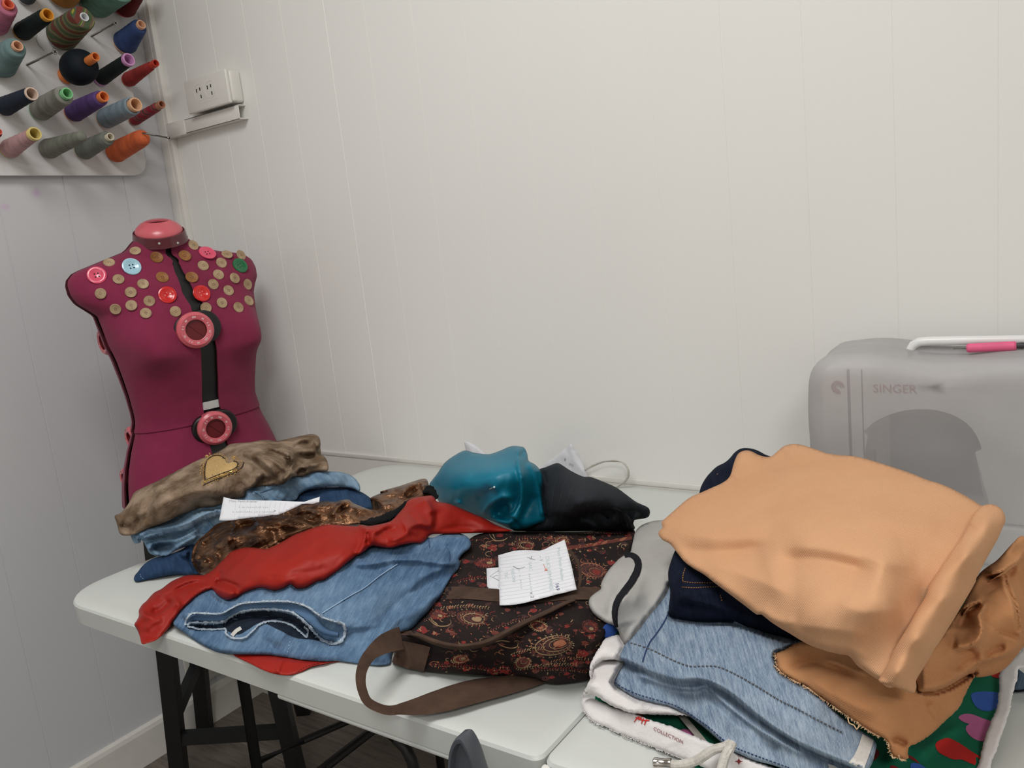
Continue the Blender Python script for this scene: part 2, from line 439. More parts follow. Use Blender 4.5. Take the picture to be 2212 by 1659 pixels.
def seams(C, name, lines, mat, parent, r=.0007, lift=.0006, dash=0, jitter=0, seg=5, gap=.4):
    """sewn threads lying on cloth: continuous or dashed"""
    bm = bmesh.new(); rr = random.Random(3)
    for pts in lines:
        L = smooth_poly(pts, False, 4 if not dash else dash/4)
        P = C.at(L, lift)
        if not dash: add_tube(bm, P, r, seg)
        else:
            k = 4
            for i in range(0, len(P)-k, k):
                a = P[i]; m = P[i+1]; b = P[i+int(k*(1-gap))+0]
                j = np.array([rr.uniform(-1, 1) for _ in range(3)])*jitter
                add_tube(bm, [a, m+j, b], r, seg)
    return bm_obj(name, bm, mat, parent)
def threads(C, name, base_pts, mat, parent, length=10, n=60, r=.0004, outward=(0, 1), curl=5, lift=.001, spread=.5, seed=1):
    """loose frayed threads along an edge"""
    rr = random.Random(seed); L = smooth_poly(base_pts, False, 3); bm = bmesh.new()
    T0 = C.surf(L)
    for _ in range(n):
        i0 = rr.randrange(len(L)); p = L[i0]; a = math.atan2(outward[1], outward[0])+rr.uniform(-spread, spread); l = length*rr.uniform(.4, 1.3)
        pts = [p]
        for k in range(4): a += rr.uniform(-.5, .5)*curl/5; p = p+np.array([math.cos(a), math.sin(a)])*l/4; pts.append(p)
        pp = np.array(pts); t0 = T0[i0]; P = CAM+rays(pp)*(t0-lift-np.array([0, .001, .0015, .001, 0])*rr.uniform(.2, 1.5))[:, None]
        add_tube(bm, P, [r, r, r, r*.8, r*.4], 4)
    return bm_obj(name, bm, mat, parent)
def text_polys(s, size=1.0):
    """outline of lettering as (verts, faces) in a flat frame, from Blender's built-in font"""
    cu = bpy.data.curves.new('lettering', 'FONT'); cu.body = s; cu.size = size; cu.resolution_u = 3
    o = bpy.data.objects.new('lettering', cu); COL.objects.link(o); dg = bpy.context.evaluated_depsgraph_get(); dg.update()
    me = bpy.data.meshes.new_from_object(o.evaluated_get(dg)); v = np.array([tuple(a.co)[:2] for a in me.vertices]); f = [tuple(p.vertices) for p in me.polygons]
    bpy.data.objects.remove(o); bpy.data.curves.remove(cu); bpy.data.meshes.remove(me); return v, f
def text_on(C, name, s, origin, xdir, ydir, size, mat, parent, lift=.0008):
    v, f = text_polys(s, 1.0); q = np.array(origin)+np.outer(v[:, 0]*size, xdir)+np.outer(v[:, 1]*size, ydir)
    P = C.at(q, lift); me = bpy.data.meshes.new(name); me.from_pydata([tuple(a) for a in P], [], f); return link(name, me, mat, parent, False)
def K(ox, oy, s): return lambda pts: [(ox+x/s, oy+y/s) for x, y in pts]
cA = K(240, 920, 3.6867); cB = K(700, 930, 2.765); cC = K(1200, 1059, 2.765); cD = K(1612, 1209, 3.6867); cE = K(1400, 700, 2.724)
cF = K(0, 1059, 2.765); cG = K(120, 450, 3.95); cH = K(200, 840, 3.95); cT = K(900, 940, 3.456); cN = K(1040, 1120, 5.53); cP = K(440, 1040, 7.9)
def _wm(o):
    m = Matrix.LocRotScale(o.location, o.rotation_euler, None)
    return (_wm(o.parent) @ o.matrix_parent_inverse @ m) if o.parent else m
def link(name, me, mats, parent=None, smooth=True):
    o = bpy.data.objects.new(name, me); COL.objects.link(o)
    for m in (mats if isinstance(mats, (list, tuple)) else [mats]): me.materials.append(m)
    if smooth: me.polygons.foreach_set('use_smooth', [True]*len(me.polygons))
    if parent:
        o.parent = parent; o.matrix_parent_inverse = _wm(parent).inverted()
    return o
# ================================================================== room
ROOM_X, ROOM_Y, ROOM_H = 4.2, -3.6, 2.6
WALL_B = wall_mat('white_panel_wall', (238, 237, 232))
WALL_L = wall_mat('white_panel_wall_dimmed', (208, 209, 211), [((0, -.352, 1.431), .013, (205, 160, 205)), ((0, -.425, 1.402), .012, (212, 175, 208))])  # left wall white lowered to carry the light falloff; pink stains on top
groove_m = simple('groove_shadow_gap', (150, 146, 140), .6)
def panelled(name, mat, along, at, facing, z0, z1, joints, groove=.0016, deep=.0022, wide=()):
    """wall of tongue-and-groove panels: real grooves cut in the front face. along: 'x' or 'y'"""
    bm = bmesh.new(); lo, hi = at; xs = [lo]; dz = [0]
    for j in sorted(joints):
        g = groove*(1.8 if j in wide else 1)
        xs += [j-g, j-g*.45, j+g*.45, j+g]; dz += [0, deep, deep, 0]
    xs.append(hi); dz.append(0)
    def P(a, d, z): return (a, d*1.0, z) if along == 'x' else (-d, a, z)
    fr = [[bm.verts.new(P(a, d, z)) for z in (z0, z1)] for a, d in zip(xs, dz)]
    bk = [[bm.verts.new(P(a, .06, z)) for z in (z0, z1)] for a in (lo, hi)]
    for i in range(len(fr)-1):
        bm.faces.new([fr[i][0], fr[i+1][0], fr[i+1][1], fr[i][1]])
    bm.faces.new([bk[0][0], bk[0][1], bk[1][1], bk[1][0]])
    bm.faces.new([v[1] for v in fr]+[bk[1][1], bk[0][1]]); bm.faces.new(([v[0] for v in fr]+[bk[1][0], bk[0][0]])[::-1])
    bm.faces.new([fr[0][0], fr[0][1], bk[0][1], bk[0][0]]); bm.faces.new([fr[-1][1], fr[-1][0], bk[1][0], bk[1][1]])
    o = bm_obj(name, bm, [mat], smooth=False); return tag(o, kind='structure')
bj = [.128+.1228*k for k in range(1, 33)]
bj = [j for j in bj if abs(j-.63) > .03 and abs(j-1.355) > .03 and abs(j-1.852) > .03]
panelled('wall_back', WALL_B, 'x', (-.06, ROOM_X), 1, 0, ROOM_H, [.128, .63, 1.355, 1.852]+bj, groove=.0007, deep=.0006, wide=(.63, 1.355))
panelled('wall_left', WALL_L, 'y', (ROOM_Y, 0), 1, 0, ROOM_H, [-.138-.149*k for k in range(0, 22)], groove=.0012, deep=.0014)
bm = bmesh.new(); add_box(bm, (ROOM_X, ROOM_Y, 0), (ROOM_X+.06, .06, ROOM_H)); tag(bm_obj('wall_right', bm, WALL_B, smooth=False), kind='structure')
bm = bmesh.new(); add_box(bm, (-.06, ROOM_Y-.06, 0), (ROOM_X+.06, ROOM_Y, ROOM_H)); tag(bm_obj('wall_front', bm, WALL_B, smooth=False), kind='structure')
bm = bmesh.new(); add_box(bm, (-.06, ROOM_Y-.06, ROOM_H), (ROOM_X+.06, .06, ROOM_H+.06)); tag(bm_obj('ceiling', bm, WALL_B, smooth=False), kind='structure')
# floor: wood-look tiles
a = N('wood_look_tile'); br = a.n('ShaderNodeTexBrick'); br.offset = .33
br.inputs['Scale'].default_value = 1; br.inputs['Brick Width'].default_value = .9; br.inputs['Row Height'].default_value = .2
br.inputs['Mortar Size'].default_value = .0022; br.inputs['Mortar Smooth'].default_value = .1
br.inputs['Color1'].default_value = (*lin((112, 102, 92)), 1); br.inputs['Color2'].default_value = (*lin((98, 90, 82)), 1); br.inputs['Mortar'].default_value = (*lin((150, 143, 132)), 1)
a.l(a.coord(rot=(0, 0, 0)), br.inputs['Vector'])
g = a.noise(9, 6, .6, a.coord((1, 12, 1)), .4)
a.base(a.mix(.55, br.outputs['Color'], a.ramp(g, [(.3, lin((74, 66, 60))), (.7, lin((134, 124, 112)))]), 'MIX')); a.b.inputs['Roughness'].default_value = .5
bm = bmesh.new(); add_box(bm, (-.06, ROOM_Y-.06, -.05), (ROOM_X+.06, .06, 0)); tag(bm_obj('floor', bm, a.m, smooth=False), kind='structure')
trim_m = simple('white_trim_plastic', (228, 225, 218), .35, noise_amt=.02)
bb_m = simple('white_painted_skirting', (222, 219, 212), .4, noise_amt=.04, nscale=25, bump=.15, bscale=40)
def profile_y(name, prof, y0, y1, mat):
    bm = bmesh.new(); add_prism(bm, None, [(x, y0, z) for x, z in prof], [(x, y1, z) for x, z in prof], bev=.0); return tag(bm_obj(name, bm, mat, smooth=False), kind='structure')
profile_y('baseboard_left', [(0, 0), (.012, 0), (.012, .086), (.009, .096), (.003, .101), (0, .101)], ROOM_Y, 0, bb_m)
bm = bmesh.new(); pr = [(0, 0), (.012, 0), (.012, .086), (.009, .096), (.003, .101), (0, .101)]
add_prism(bm, None, [(.012, -y, z) for y, z in pr], [(ROOM_X, -y, z) for y, z in pr]); tag(bm_obj('baseboard_back', bm, bb_m, smooth=False), kind='structure')
# white ledge strip on the back wall at table height
bm = bmesh.new(); add_box(bm, (.0, -.004, .742), (ROOM_X, 0, .752), .0015); add_box(bm, (.0, -.0025, .60), (ROOM_X, 0, .742), 0); tag(bm_obj('trim_1', bm, trim_m), kind='structure')
# small square patch plates on the left wall under the table
bm = bmesh.new(); add_box(bm, (0, -.225, .12), (.006, -.05, .235), .002); tag(bm_obj('trim_2', bm, bb_m), kind='structure')
# corner cable duct, running down the room corner
bm = bmesh.new(); add_box(bm, (.0, -.016, .101), (.044, 0, ROOM_H), .0015)
add_box(bm, (.0015, -.0178, .101), (.031, -.0155, ROOM_H), .0008); tag(bm_obj('trim_3', bm, trim_m), kind='structure')
# horizontal cable duct with an open end
duct = empty('cable_duct', (.19, -.01, 1.556), 'white plastic cable duct on the back wall under the socket box, its end open', 'cable duct')
bm = bmesh.new(); y1 = -.022; x0, x1, z0, z1 = .044, .331, 1.556, 1.589; w = .0022
add_box(bm, (x0, y1, z0), (x1, y1+w, z1), .0006); add_box(bm, (x0, y1, z0), (x1+.004, 0, z0+w), .0006); add_box(bm, (x0, y1, z1-w), (x1, 0, z1), .0006)
bm_obj('channel', bm, trim_m, duct)
bm = bmesh.new(); add_box(bm, (x0, y1-.0016, z0-.001), (x0+.075, 0, z1+.001), .0008); bm_obj('joint_cover', bm, trim_m, duct)
# double socket in a surface box
sock = empty('wall_socket', (.25, -.02, 1.59), 'white surface mounted double power socket near the room corner', 'power socket')
sx0, sx1, sz0, sz1 = .167, .331, 1.592, 1.668
bm = bmesh.new(); add_box(bm, (sx0+.003, -.031, sz0+.003), (sx1, 0, sz1-.002), .006, 3); bm_obj('back_box', bm, trim_m, sock)
bm = bmesh.new(); add_box(bm, (sx0, -.040, sz0), (sx1-.003, -.031, sz1), .0035, 3); pl = bm_obj('face_plate', bm, trim_m, sock)
hole_m = simple('socket_slot_dark', (20, 18, 18), .8)
bm = bmesh.new()
bm.free()
for cx in (.222, .264):
    for dx, dz, hh in ((-.009, .006, .0042), (.004, .0075, .0035), (.0045, -.009, .0038)):
        bm = bmesh.new(); add_box(bm, (cx+dx-.0016, -.0404, 1.633+dz-hh), (cx+dx+.0016, -.0396, 1.633+dz+hh)); bm_obj('slot', bm, hole_m, pl, False)
bm = bmesh.new()
for cx in (.222, .264):
    for k in range(24):
        t0, t1 = 2*PI*k/24, 2*PI*(k+1)/24
        add_tube(bm, [(cx+.0185*math.cos(t0), -.0402, 1.633+.019*math.sin(t0)), (cx+.0185*math.cos(t1), -.0402, 1.633+.019*math.sin(t1))], .0003, 4)
add_box(bm, (.202, -.0403, 1.6085), (.286, -.0398, 1.6092)); bm_obj('moulding_line', bm, trim_m, pl, False)

# ================================================================== thread board
BX = .02
board_m = simple('white_board_laminate', (216, 214, 212), .45, noise_amt=.015)
bm = bmesh.new(); R_ = .035; zb, ye = 1.4676, -.0814
pts = [(-1.25, zb), (ye-R_, zb)]+[(ye-R_+R_*math.sin(t), zb+R_-R_*math.cos(t)) for t in [PI/2*k/8 for k in range(1, 9)]]+[(ye, 2.25), (-1.25, 2.25)]
add_prism(bm, None, [(.004, y, z) for y, z in pts], [(BX, y, z) for y, z in pts], bev=.002)
bd = bm_obj('thread_rack_board', bm, board_m); recenter(bd); tag(bd, 'white rounded board on the left wall that carries the thread cones', 'thread rack')
steel = simple('zinc_screw_steel', (150, 148, 145), .3, 1, noise_amt=.05)
dark = simple('dark_recess', (18, 16, 16), .9)
def screw(name, p0, p1, label, r=.0022, hr=.0058):
    d = (p1-p0).normalized(); L = (p1-p0).length; bm = bmesh.new()
    pr = [(-.01, r*.8)]; k = 0
    for i in range(int(L*.45/.0012)): pr += [(i*.0012, r*1.12), (i*.0012+.0006, r*.85)]
    pr += [(L*.46, r), (L-.004, r), (L, hr*.9), (L+.0006, hr), (L+.0016, hr*.9), (L+.0018, 0)]
    pr = [(-.011, 0)]+pr
    add_lathe(bm, p0, d, pr, 16)
    x, y, _ = frame_of(d)
    o = bm_obj(name, bm, steel); recenter(o); tag(o, label, 'screw')
    bm = bmesh.new(); c = p0+d*(L+.0019)
    for (u, v) in ((x+y, x-y), (x-y, x+y)):
        u = u.normalized()*hr*.62; v = v.normalized()*hr*.16; q = [c-u-v, c+u-v, c+u+v, c-u+v]
        add_prism(bm, None, q, [a+d*.0002 for a in q])
    bm_obj('cross_recess', bm, dark, o, False)
def axial(base_px, head_px, lmin=.05):
    b = un(*base_px, 0, BX+.002); h = un(*head_px, 1, b.y)
    return b, h
def desat(c, k=.12, m=.85):
    g = sum(c)/3; return [(v*(1-k)+g*k)*m for v in c]
def thread_mat(name, rgb, rgb2=None, band=None):
    a = N(name); c = desat(lin(rgb)); c2 = lin(rgb2) if rgb2 else [v*.72 for v in c]
    w = a.n('ShaderNodeTexWave', wave_type='BANDS', bands_direction='X'); w.inputs['Scale'].default_value = 90; w.inputs['Distortion'].default_value = 1.5; w.inputs['Detail'].default_value = 2
    a.l(a.coord(rot=(0, .5, .3)), w.inputs['Vector'])
    f = a.noise(38, 3, .5, a.coord((2.2, .6, .6), (0, .5, .2)))
    if band is None: col = a.ramp(f, [(.35, c2), (.62, c)])
    else:
        wv = a.n('ShaderNodeTexWave', wave_type='BANDS', bands_direction='X'); wv.inputs['Scale'].default_value = 11; wv.inputs['Distortion'].default_value = 3.2; wv.inputs['Detail Scale'].default_value = 1.2
        a.l(a.coord(rot=(0, .5, .55)), wv.inputs['Vector'])
        st = a.n('ShaderNodeValToRGB'); st.color_ramp.interpolation = 'CONSTANT'; e = st.color_ramp.elements
        while len(e) < len(band): e.new(.5)
        for i, (p, q) in enumerate(band): e[i].position = p; e[i].color = (*lin(q), 1)
        a.l(wv.outputs['Fac'], st.inputs[0]); col = st.outputs[0]
    a.base(col); a.b.inputs['Roughness'].default_value = .7; a.b.inputs['Specular IOR Level'].default_value = .25
    a.bump(a.math('ADD', a.math('MULTIPLY', w.outputs['Fac'], .5), f), .22, .0009); return a.m
def cone(bpx, hpx, rb, rh, rc, tc, cc, what, shape='cone', band=None, tc2=None, core_len=.10, core_base=None, crown=.05):
    """thread cone pushed on a peg: rb, rh, rc are radii in photo px at base, thread top and core top"""
    b, h = axial(bpx, hpx); ax = h-b; L = ax.length; d = ax.normalized()
    Rb = rb*dep(b)/FPX; Rh = rh*dep(h)/FPX; Rc = rc*dep(h)/FPX
    root = empty('thread_cone', b, what, 'thread cone', 'thread cones on the white rack board')
    tm = thread_mat('thread_'+what.split()[0]+str(len(MATS)), tc, tc2, band); MATS[what] = tm
    bm = bmesh.new()
    Lt = L*(1-core_len)
    if shape == 'ball':
        n = 18; pr = [(L*.16, Rc*1.1)]+[(L*(.45-.30*math.cos(PI*k/n)), max(Rc*1.05, Rb*math.sin(PI*k/n)**.72)) for k in range(1, n)]+[(L*.76, Rc*1.05)]
        Lt = L*.76
    elif shape == 'round':
        pr = [(.004, 0), (.004, Rb*.93), (.012, Rb)]+[(Lt*t, Rb+(Rh-Rb)*t) for t in (.2, .4, .6, .8)]+[(Lt-Rh*(1-math.sin(t)), Rh*max(0.001, math.cos(t))**.8) for t in [PI/2*k/8 for k in range(0, 8)]]+[(Lt*1.0, 0)]
    else:
        pr = [(.006, Rb*.55), (.006, Rb*.94), (.012, Rb)]
        for k in range(1, 14):
            t = k/14; pr.append((.012+(Lt-.016)*t, (Rb+(Rh-Rb)*t**.9)*(1+.012*math.sin(k*2.1+rb))))
        pr += [(Lt-.002, Rh*.97), (Lt, Rh*.88), (Lt+.001, Rc*1.0)]
    add_lathe(bm, b, d, pr, 36); th = bm_obj('thread_winding', bm, tm, root)
    if shape != 'round':
        cm = simple('core_'+'_'.join(map(str, cc)), cc, .4, noise_amt=.03)
        bm = bmesh.new(); rb2 = Rb*(core_base or .86); ri = Rc*.72
        pr = [(0, rb2*.8), (0, rb2), (.005, rb2), (.0075, min(rb2*.9, Rb*.8)), (Lt*.3, min(Rc*.8, Rb*.6)), (Lt*.86, min(Rc, Rh)*.8), (Lt*(.985 if core_len < .2 else .9), Rc*(.9 if shape != 'ball' else 1)), (L-.003, Rc), (L, Rc*.94), (L, ri*1.05), (L-.003, ri), (L*.45, ri*1.1), (L*.44, 0)]
        add_lathe(bm, b, d, pr, 30); bm_obj('core', bm, cm, root)
    return root, b, d, L, Rh, Rc
ORG, PCH = (226, 120, 62), (222, 172, 138)
SP = [
 ((-15, 56), (19, 8), 27, 22, 12, (196, 108, 140), (232, 112, 84), 'pink thread cone with coral core at the upper left edge'),
 ((45, 71), (104, 31), 19, 15.5, 13.3, (18, 34, 34), (218, 150, 46), 'near black green thread cone with yellow core, threads trailing below'),
 ((-4, 140), (39, 98), 33, 22, 11.5, (118, 150, 150), PCH, 'grey teal thread cone with orange rimmed hole at the left edge'),
 ((266, 97), (306, 52), 25, 16.5, 10, (52, 78, 132), PCH, 'blue thread cone beside the corner duct'),
 ((216, 171), (279, 128), 15.5, 13.5, 14, (28, 40, 38), (206, 148, 196), 'black green thread spool with a lilac core'),
 ((275, 174), (337, 136), 15.5, 9.5, 8, (182, 48, 42), (196, 62, 44), 'red thread cone with red core, rightmost of the third row'),
 ((6, 232), (69, 202), 20, 14.5, 14.5, (18, 34, 56), (214, 190, 172), 'dark navy thread spool with a printed cream end at the left edge'),
 ((83, 240), (146, 201), 23, 20, 12.5, (158, 154, 146), (132, 198, 140), 'pale grey thread cone with a green core'),
 ((156, 244), (225, 208), 21, 16.5, 11.5, (96, 66, 132), (230, 130, 72), 'purple thread cone with orange core'),
 ((225, 258), (294, 225), 21, 19.5, 15, (152, 176, 188), (226, 178, 138), 'light blue thread cone with a wide peach core'),
 ((287, 262), (350, 225), 11.5, 9.5, 8.5, (122, 58, 62), (176, 118, 92), 'small half used red and brown thread spool by the corner duct'),
 ((-32, 304), (-2, 284), 13, 10, 7, (128, 30, 48), (230, 110, 90), 'crimson thread cone cut by the left edge of the photo'),
 ((17, 324), (76, 288), 20, 14, 14.5, (206, 158, 158), (216, 196, 120), 'pale pink thread cone with a yellow core'),
 ((177, 327), (239, 295), 20, 15.5, 8.5, (130, 134, 124), (214, 204, 180), 'dark sage grey thread cone with a small cream rimmed hole'),
 ((128, -14), (185, -60), 35, 28, 12, (196, 128, 40), (230, 220, 200), 'ochre thread cone cut off by the top of the photo'),
 ((200, 6), (262, -42), 36, 40, 14, (108, 158, 138), (230, 220, 200), 'large mint green thread cone at the top edge'),
 ((264, 18), (312, -40), 25, 17, 10, (116, 26, 26), (200, 60, 50), 'dark red thread cone at the top edge by the duct'),
 ((52, -4), (90, -40), 18, 14, 9, (84, 88, 96), (200, 200, 200), 'slate grey thread cone peeping in at the top edge'),
]
cones = []
for i, s in enumerate(SP):
    kw = {}
    if 'printed cream' in s[7]: kw = dict(core_len=.02)
    if 'lilac' in s[7]: kw = dict(core_len=.08, core_base=1.02)
    if 'with red core' in s[7]: kw = dict(core_len=.16)
    if 'half used' in s[7]: kw = dict(core_len=.14, band=[(0, (148, 44, 58)), (.3, (98, 78, 70)), (.62, (176, 60, 76)), (.9, (92, 70, 64))])
    if 'pale grey' in s[7]: kw = dict(tc2=(118, 120, 108))
    cones.append(cone(*s[:7], s[7], **kw))
cone((128, 81), (183, 36), 32, 25, 9.5, (110, 90, 60), (222, 224, 226), 'big variegated green yellow and red thread cone with white hub', core_len=.03,
     band=[(0, (110, 56, 48)), (.14, (92, 84, 66)), (.3, (66, 100, 56)), (.42, (156, 146, 54)), (.52, (84, 90, 104)), (.66, (140, 104, 66)), (.74, (98, 84, 66)), (.86, (72, 90, 62))])
cone((142, 164), (207, 122), 36, 20, 9.5, (12, 24, 34), (224, 128, 64), 'navy ball of thread on a long orange core', 'ball', core_base=.48)
cone((101, 323), (190, 290), 21, 12, 5, (136, 138, 124), (150, 150, 140), 'sage grey thread wound to a knotted tip without a core', 'round')
cone((246, 331), (322, 290), 22, 18, 5, (236, 104, 36), (226, 88, 32), 'bright orange thread bobbin with a rounded top, nearest the lower board corner', 'round')
s0, s1 = axial((59, 140), (118, 112)); screw('screw_peg', s0, s1, 'bare screw peg with cross head below the variegated cone')
s0, s1 = axial((198, 78), (249, 50)); screw('screw_peg', s0, s1, 'bare screw peg with cross head left of the blue cone')
s0, s1 = axial((246, 331), (322, 290)); q = un(364, 298, 0, s1.x+.045); dd = (q-s1); screw('screw_peg', s1-dd*.15, q, 'screw peg sticking out of the orange bobbin end', r=.0018, hr=.004)
# loose thread tails
tail = simple('loose_thread_grey', (110, 112, 104), .8)
for nm, pl_, lb in (('thread_tail', [(80, 76), (78, 84), (84, 98), (92, 106), (94, 110)], 'loose thread curling below the near black cone'),
                    ('thread_tail', [(78, 0), (85, 28), (100, 62), (115, 104)], 'long thin thread hanging across the cones to a screw')):
    bm = bmesh.new(); add_tube(bm, [un(x, y, 0, BX+(.003 if i_ else .004)+(.07 if 'long' in lb else 0)) for i_, (x, y) in enumerate(pl_)], .0004, 5); o = bm_obj(nm, bm, tail); recenter(o); tag(o, lb, 'thread')

# ================================================================== folding table
TX0, TX1, TXM, TY0, TY1 = .622, 2.452, 1.5373, -.76, -.004
top_m = simple('white_moulded_plastic', (206, 209, 204), .42, noise_amt=.015, nscale=14, bump=.06, bscale=500)
table = empty('folding_table', ((TX0+TX1)/2, (TY0+TY1)/2, 0), 'white plastic folding table against the back wall, piled with clothes', 'table')
def half(x0, x1, rl, rr):
    def arc(cx, cy, r, a0): return [(cx+r*math.cos(a0+PI/2*k/8), cy+r*math.sin(a0+PI/2*k/8)) for k in range(9)]
    pts = arc(x1-rr, TY1-rr, rr, 0)+arc(x0+rl, TY1-rl, rl, PI/2)+arc(x0+rl, TY0+rl, rl, PI)+arc(x1-rr, TY0+rr, rr, 1.5*PI)
    bm = bmesh.new(); c = Vector(((x0+x1)/2, (TY0+TY1)/2, 0))
    def ring(sc, z): return [bm.verts.new((x+(-sc if x > c.x else sc), y+(-sc if y > c.y else sc), z)) for x, y in pts]
    R = [ring(.004, .706), ring(.0015, .7075), ring(0, .735), ring(.0018, .7385), ring(.0055, .74), ring(.022, .7392), ring(.03, .739)]
    n = len(pts)
    for a_, b_ in zip(R, R[1:]):
        for k in range(n): bm.faces.new([a_[k], a_[(k+1) % n], b_[(k+1) % n], b_[k]])
    bm.faces.new(R[-1]); bm.faces.new(R[0][::-1]); return bm_obj('tabletop_half', bm, top_m, table, ang=24)
half(TX0, TXM-.0012, .075, .012); half(TXM+.0012, TX1, .012, .075)
bm = bmesh.new(); add_box(bm, (1.149, TY0+.002, .700), (TXM-.003, TY0+.03, .7065), .002); add_box(bm, (TXM+.003, TY0+.002, .700), (1.93, TY0+.03, .7065), .002); bm_obj('edge_rib', bm, top_m, table)
bm = bmesh.new(); add_box(bm, (TXM+.001, TY0-.003, .708), (TXM+.010, TY0+.004, .734), .002); bm_obj('hinge_catch', bm, trim_m, table)
blk = simple('black_powder_coated_steel', (26, 27, 28), .38, spec=.5, noise_amt=.05)
def yl(pa, pb, y, z): # point at height z on the line through two photo points in the plane y
    A = un(*pa, 1, y); B = un(*pb, 1, y); t = (z-A.z)/(B.z-A.z); return A+(B-A)*t
bm = bmesh.new(); ln = []
t0 = yl((525, 1470), (555, 1659), -.60, .705); t1 = yl((525, 1470), (555, 1659), -.60, .012)
off = Vector((0, .44, 0))
add_tube(bm, [t0, t1], .0105, 14); bm_obj('leg', bm, blk, table)
bm = bmesh.new(); add_tube(bm, [t0+off, t1+off], .0105, 14); bm_obj('leg', bm, blk, table)
bm = bmesh.new(); add_tube(bm, [t0+Vector((0, 0, -.62)), t0+off+Vector((0, 0, -.62))], .008, 10); bm_obj('cross_bar', bm, blk, table)
bm = bmesh.new(); add_tube(bm, [t0+Vector((0, 0, -.02)), t0+off+Vector((0, 0, -.02))], .008, 10); bm_obj('cross_bar', bm, blk, table)
for dx in (1.2,):
    for oy in (0, .44):
        bm = bmesh.new(); add_tube(bm, [t0+Vector((dx, oy, 0)), t1+Vector((dx, oy, 0))], .0105, 14); bm_obj('leg', bm, blk, table)
    bm = bmesh.new(); add_tube(bm, [t0+Vector((dx, 0, -.62)), t0+off+Vector((dx, 0, -.62))], .008, 10); bm_obj('cross_bar', bm, blk, table)
bm = bmesh.new(); add_tube(bm, [un(560, 1644, 1, -.55), un(655, 1600, 1, -.47), un(768, 1551, 1, -.38)], .0065, 10); bm_obj('brace', bm, blk, table)
bm = bmesh.new(); A_ = un(700, 1659, 1, -.52); B_ = un(808, 1575, 1, -.40); add_tube(bm, [A_-(B_-A_)*1.4, A_, B_], .0085, 10); bm_obj('brace', bm, blk, table)
bm = bmesh.new(); pts = [un(835, 1580, 1, -.5), un(858, 1597, 1, -.5), un(876, 1615, 1, -.5), un(889, 1640, 1, -.5), un(896, 1665, 1, -.5), un(902, 1720, 1, -.5)]
add_tube(bm, smooth_poly([tuple(p)[:2] for p in pts], False, .01).shape and pts, .0095, 12); bm_obj('brace', bm, blk, table)

# ================================================================== black stool in the corner
blkw = simple('black_stained_wood', (22, 23, 24), .5, noise_amt=.15, nscale=30)
stool = empty('bar_stool', (.2, -.24, 0), 'tall black wooden stool in the room corner, left of the table legs', 'stool')
def leg4(name, b, t, w=.036, d=.028):
    bm = bmesh.new(); b = Vector(b); t = Vector(t); u = Vector((.82, .56, 0)).normalized()*w/2; v = Vector((-.56, .82, 0))*d/2
    add_prism(bm, None, [b-u-v, b+u-v, b+u+v, b-u+v], [t-u-v, t+u-v, t+u+v, t-u+v], bev=.002); return bm_obj(name, bm, blkw, stool, ang=25)
A0, A1 = tuple(un(391, 1700, 2, 0)), (.345, -.425, .70)
B0, B1 = (.030, -.217, 0), (.20, -.26, .70)
D0, D1 = tuple(un(650, 1705, 2, 0)), (.385, -.25, .70)
S0, S1 = (.215, -.032, 0), (.29, -.15, .70)
for p, q in ((A0, A1), (B0, B1), (D0, D1), (S0, S1)): leg4('leg', p, q)
def rail(a, b, w=.03, t=.02):
    bm = bmesh.new(); a = Vector(a); b = Vector(b); d = (b-a).normalized(); n = d.cross(Vector((0, 0, 1))).normalized()*t/2; z = Vector((0, 0, w/2))
    add_prism(bm, None, [a-n-z, a+n-z, a+n+z, a-n+z], [b-n-z, b+n-z, b+n+z, b-n+z], bev=.0015); return bm_obj('rail', bm, blkw, stool, ang=25)
def lerp(a, b, t): return tuple(a[i]+(b[i]-a[i])*t for i in range(3))
rail(lerp(A0, A1, .21), lerp(D0, D1, .21)); rail(lerp(A0, A1, .29), lerp(B0, B1, .33)); rail(lerp(B0, B1, .5), lerp(S0, S1, .5)); rail(lerp(D0, D1, .3), lerp(S0, S1, .3))
bm = bmesh.new(); q = [A1, D1, S1, B1]; cc = Vector([sum(p[i] for p in q)/4 for i in range(3)])
add_prism(bm, None, [cc+(Vector(p)-cc)*1.12 for p in q], [cc+(Vector(p)-cc)*1.12+Vector((0, 0, .03)) for p in q], bev=.006); bm_obj('seat', bm, blkw, stool)

# ================================================================== grey chair in front of the table
chp = simple('dark_grey_plastic', (78, 82, 88), .35, noise_amt=.03); chd = simple('dark_grey_plastic_face', (62, 65, 71), .4, noise_amt=.03)
CY = -.83
chair = empty('plastic_chair', tuple(un(1010, 1700, 1, CY-.2)[:2])+(0,), 'dark grey moulded chair, only its rounded back top showing at the table edge', 'chair')
oc = smooth_poly([(984, 1900), (978, 1720), (976, 1650), (979, 1615), (986, 1595), (995, 1585), (1004, 1584), (1014, 1597), (1026, 1622), (1038, 1658), (1058, 1720), (1110, 1900)], False, 8)
P = [un(x, y, 1, CY) for x, y in oc]; cx_ = sum((p.x for p in P))/len(P)
def loop(bm, sc, dy): 
    top = max(p.z for p in P); out = []
    for p in P: out.append(bm.verts.new((cx_+(p.x-cx_)*sc, CY+dy, top-(top-p.z)*(1 if p.z < top-.1 else 1)-(1-sc)*.04)))
    return out
bm = bmesh.new(); LL = [loop(bm, .80, .010), loop(bm, .94, .010), loop(bm, 1, .007), loop(bm, 1, -.004), loop(bm, .96, -.007), loop(bm, .86, -.007), loop(bm, .82, -.004), loop(bm, .80, -.001)]
n = len(P)
for a_, b_ in zip(LL, LL[1:]):
    for k in range(n-1): bm.faces.new([a_[k], a_[k+1], b_[k+1], b_[k]])
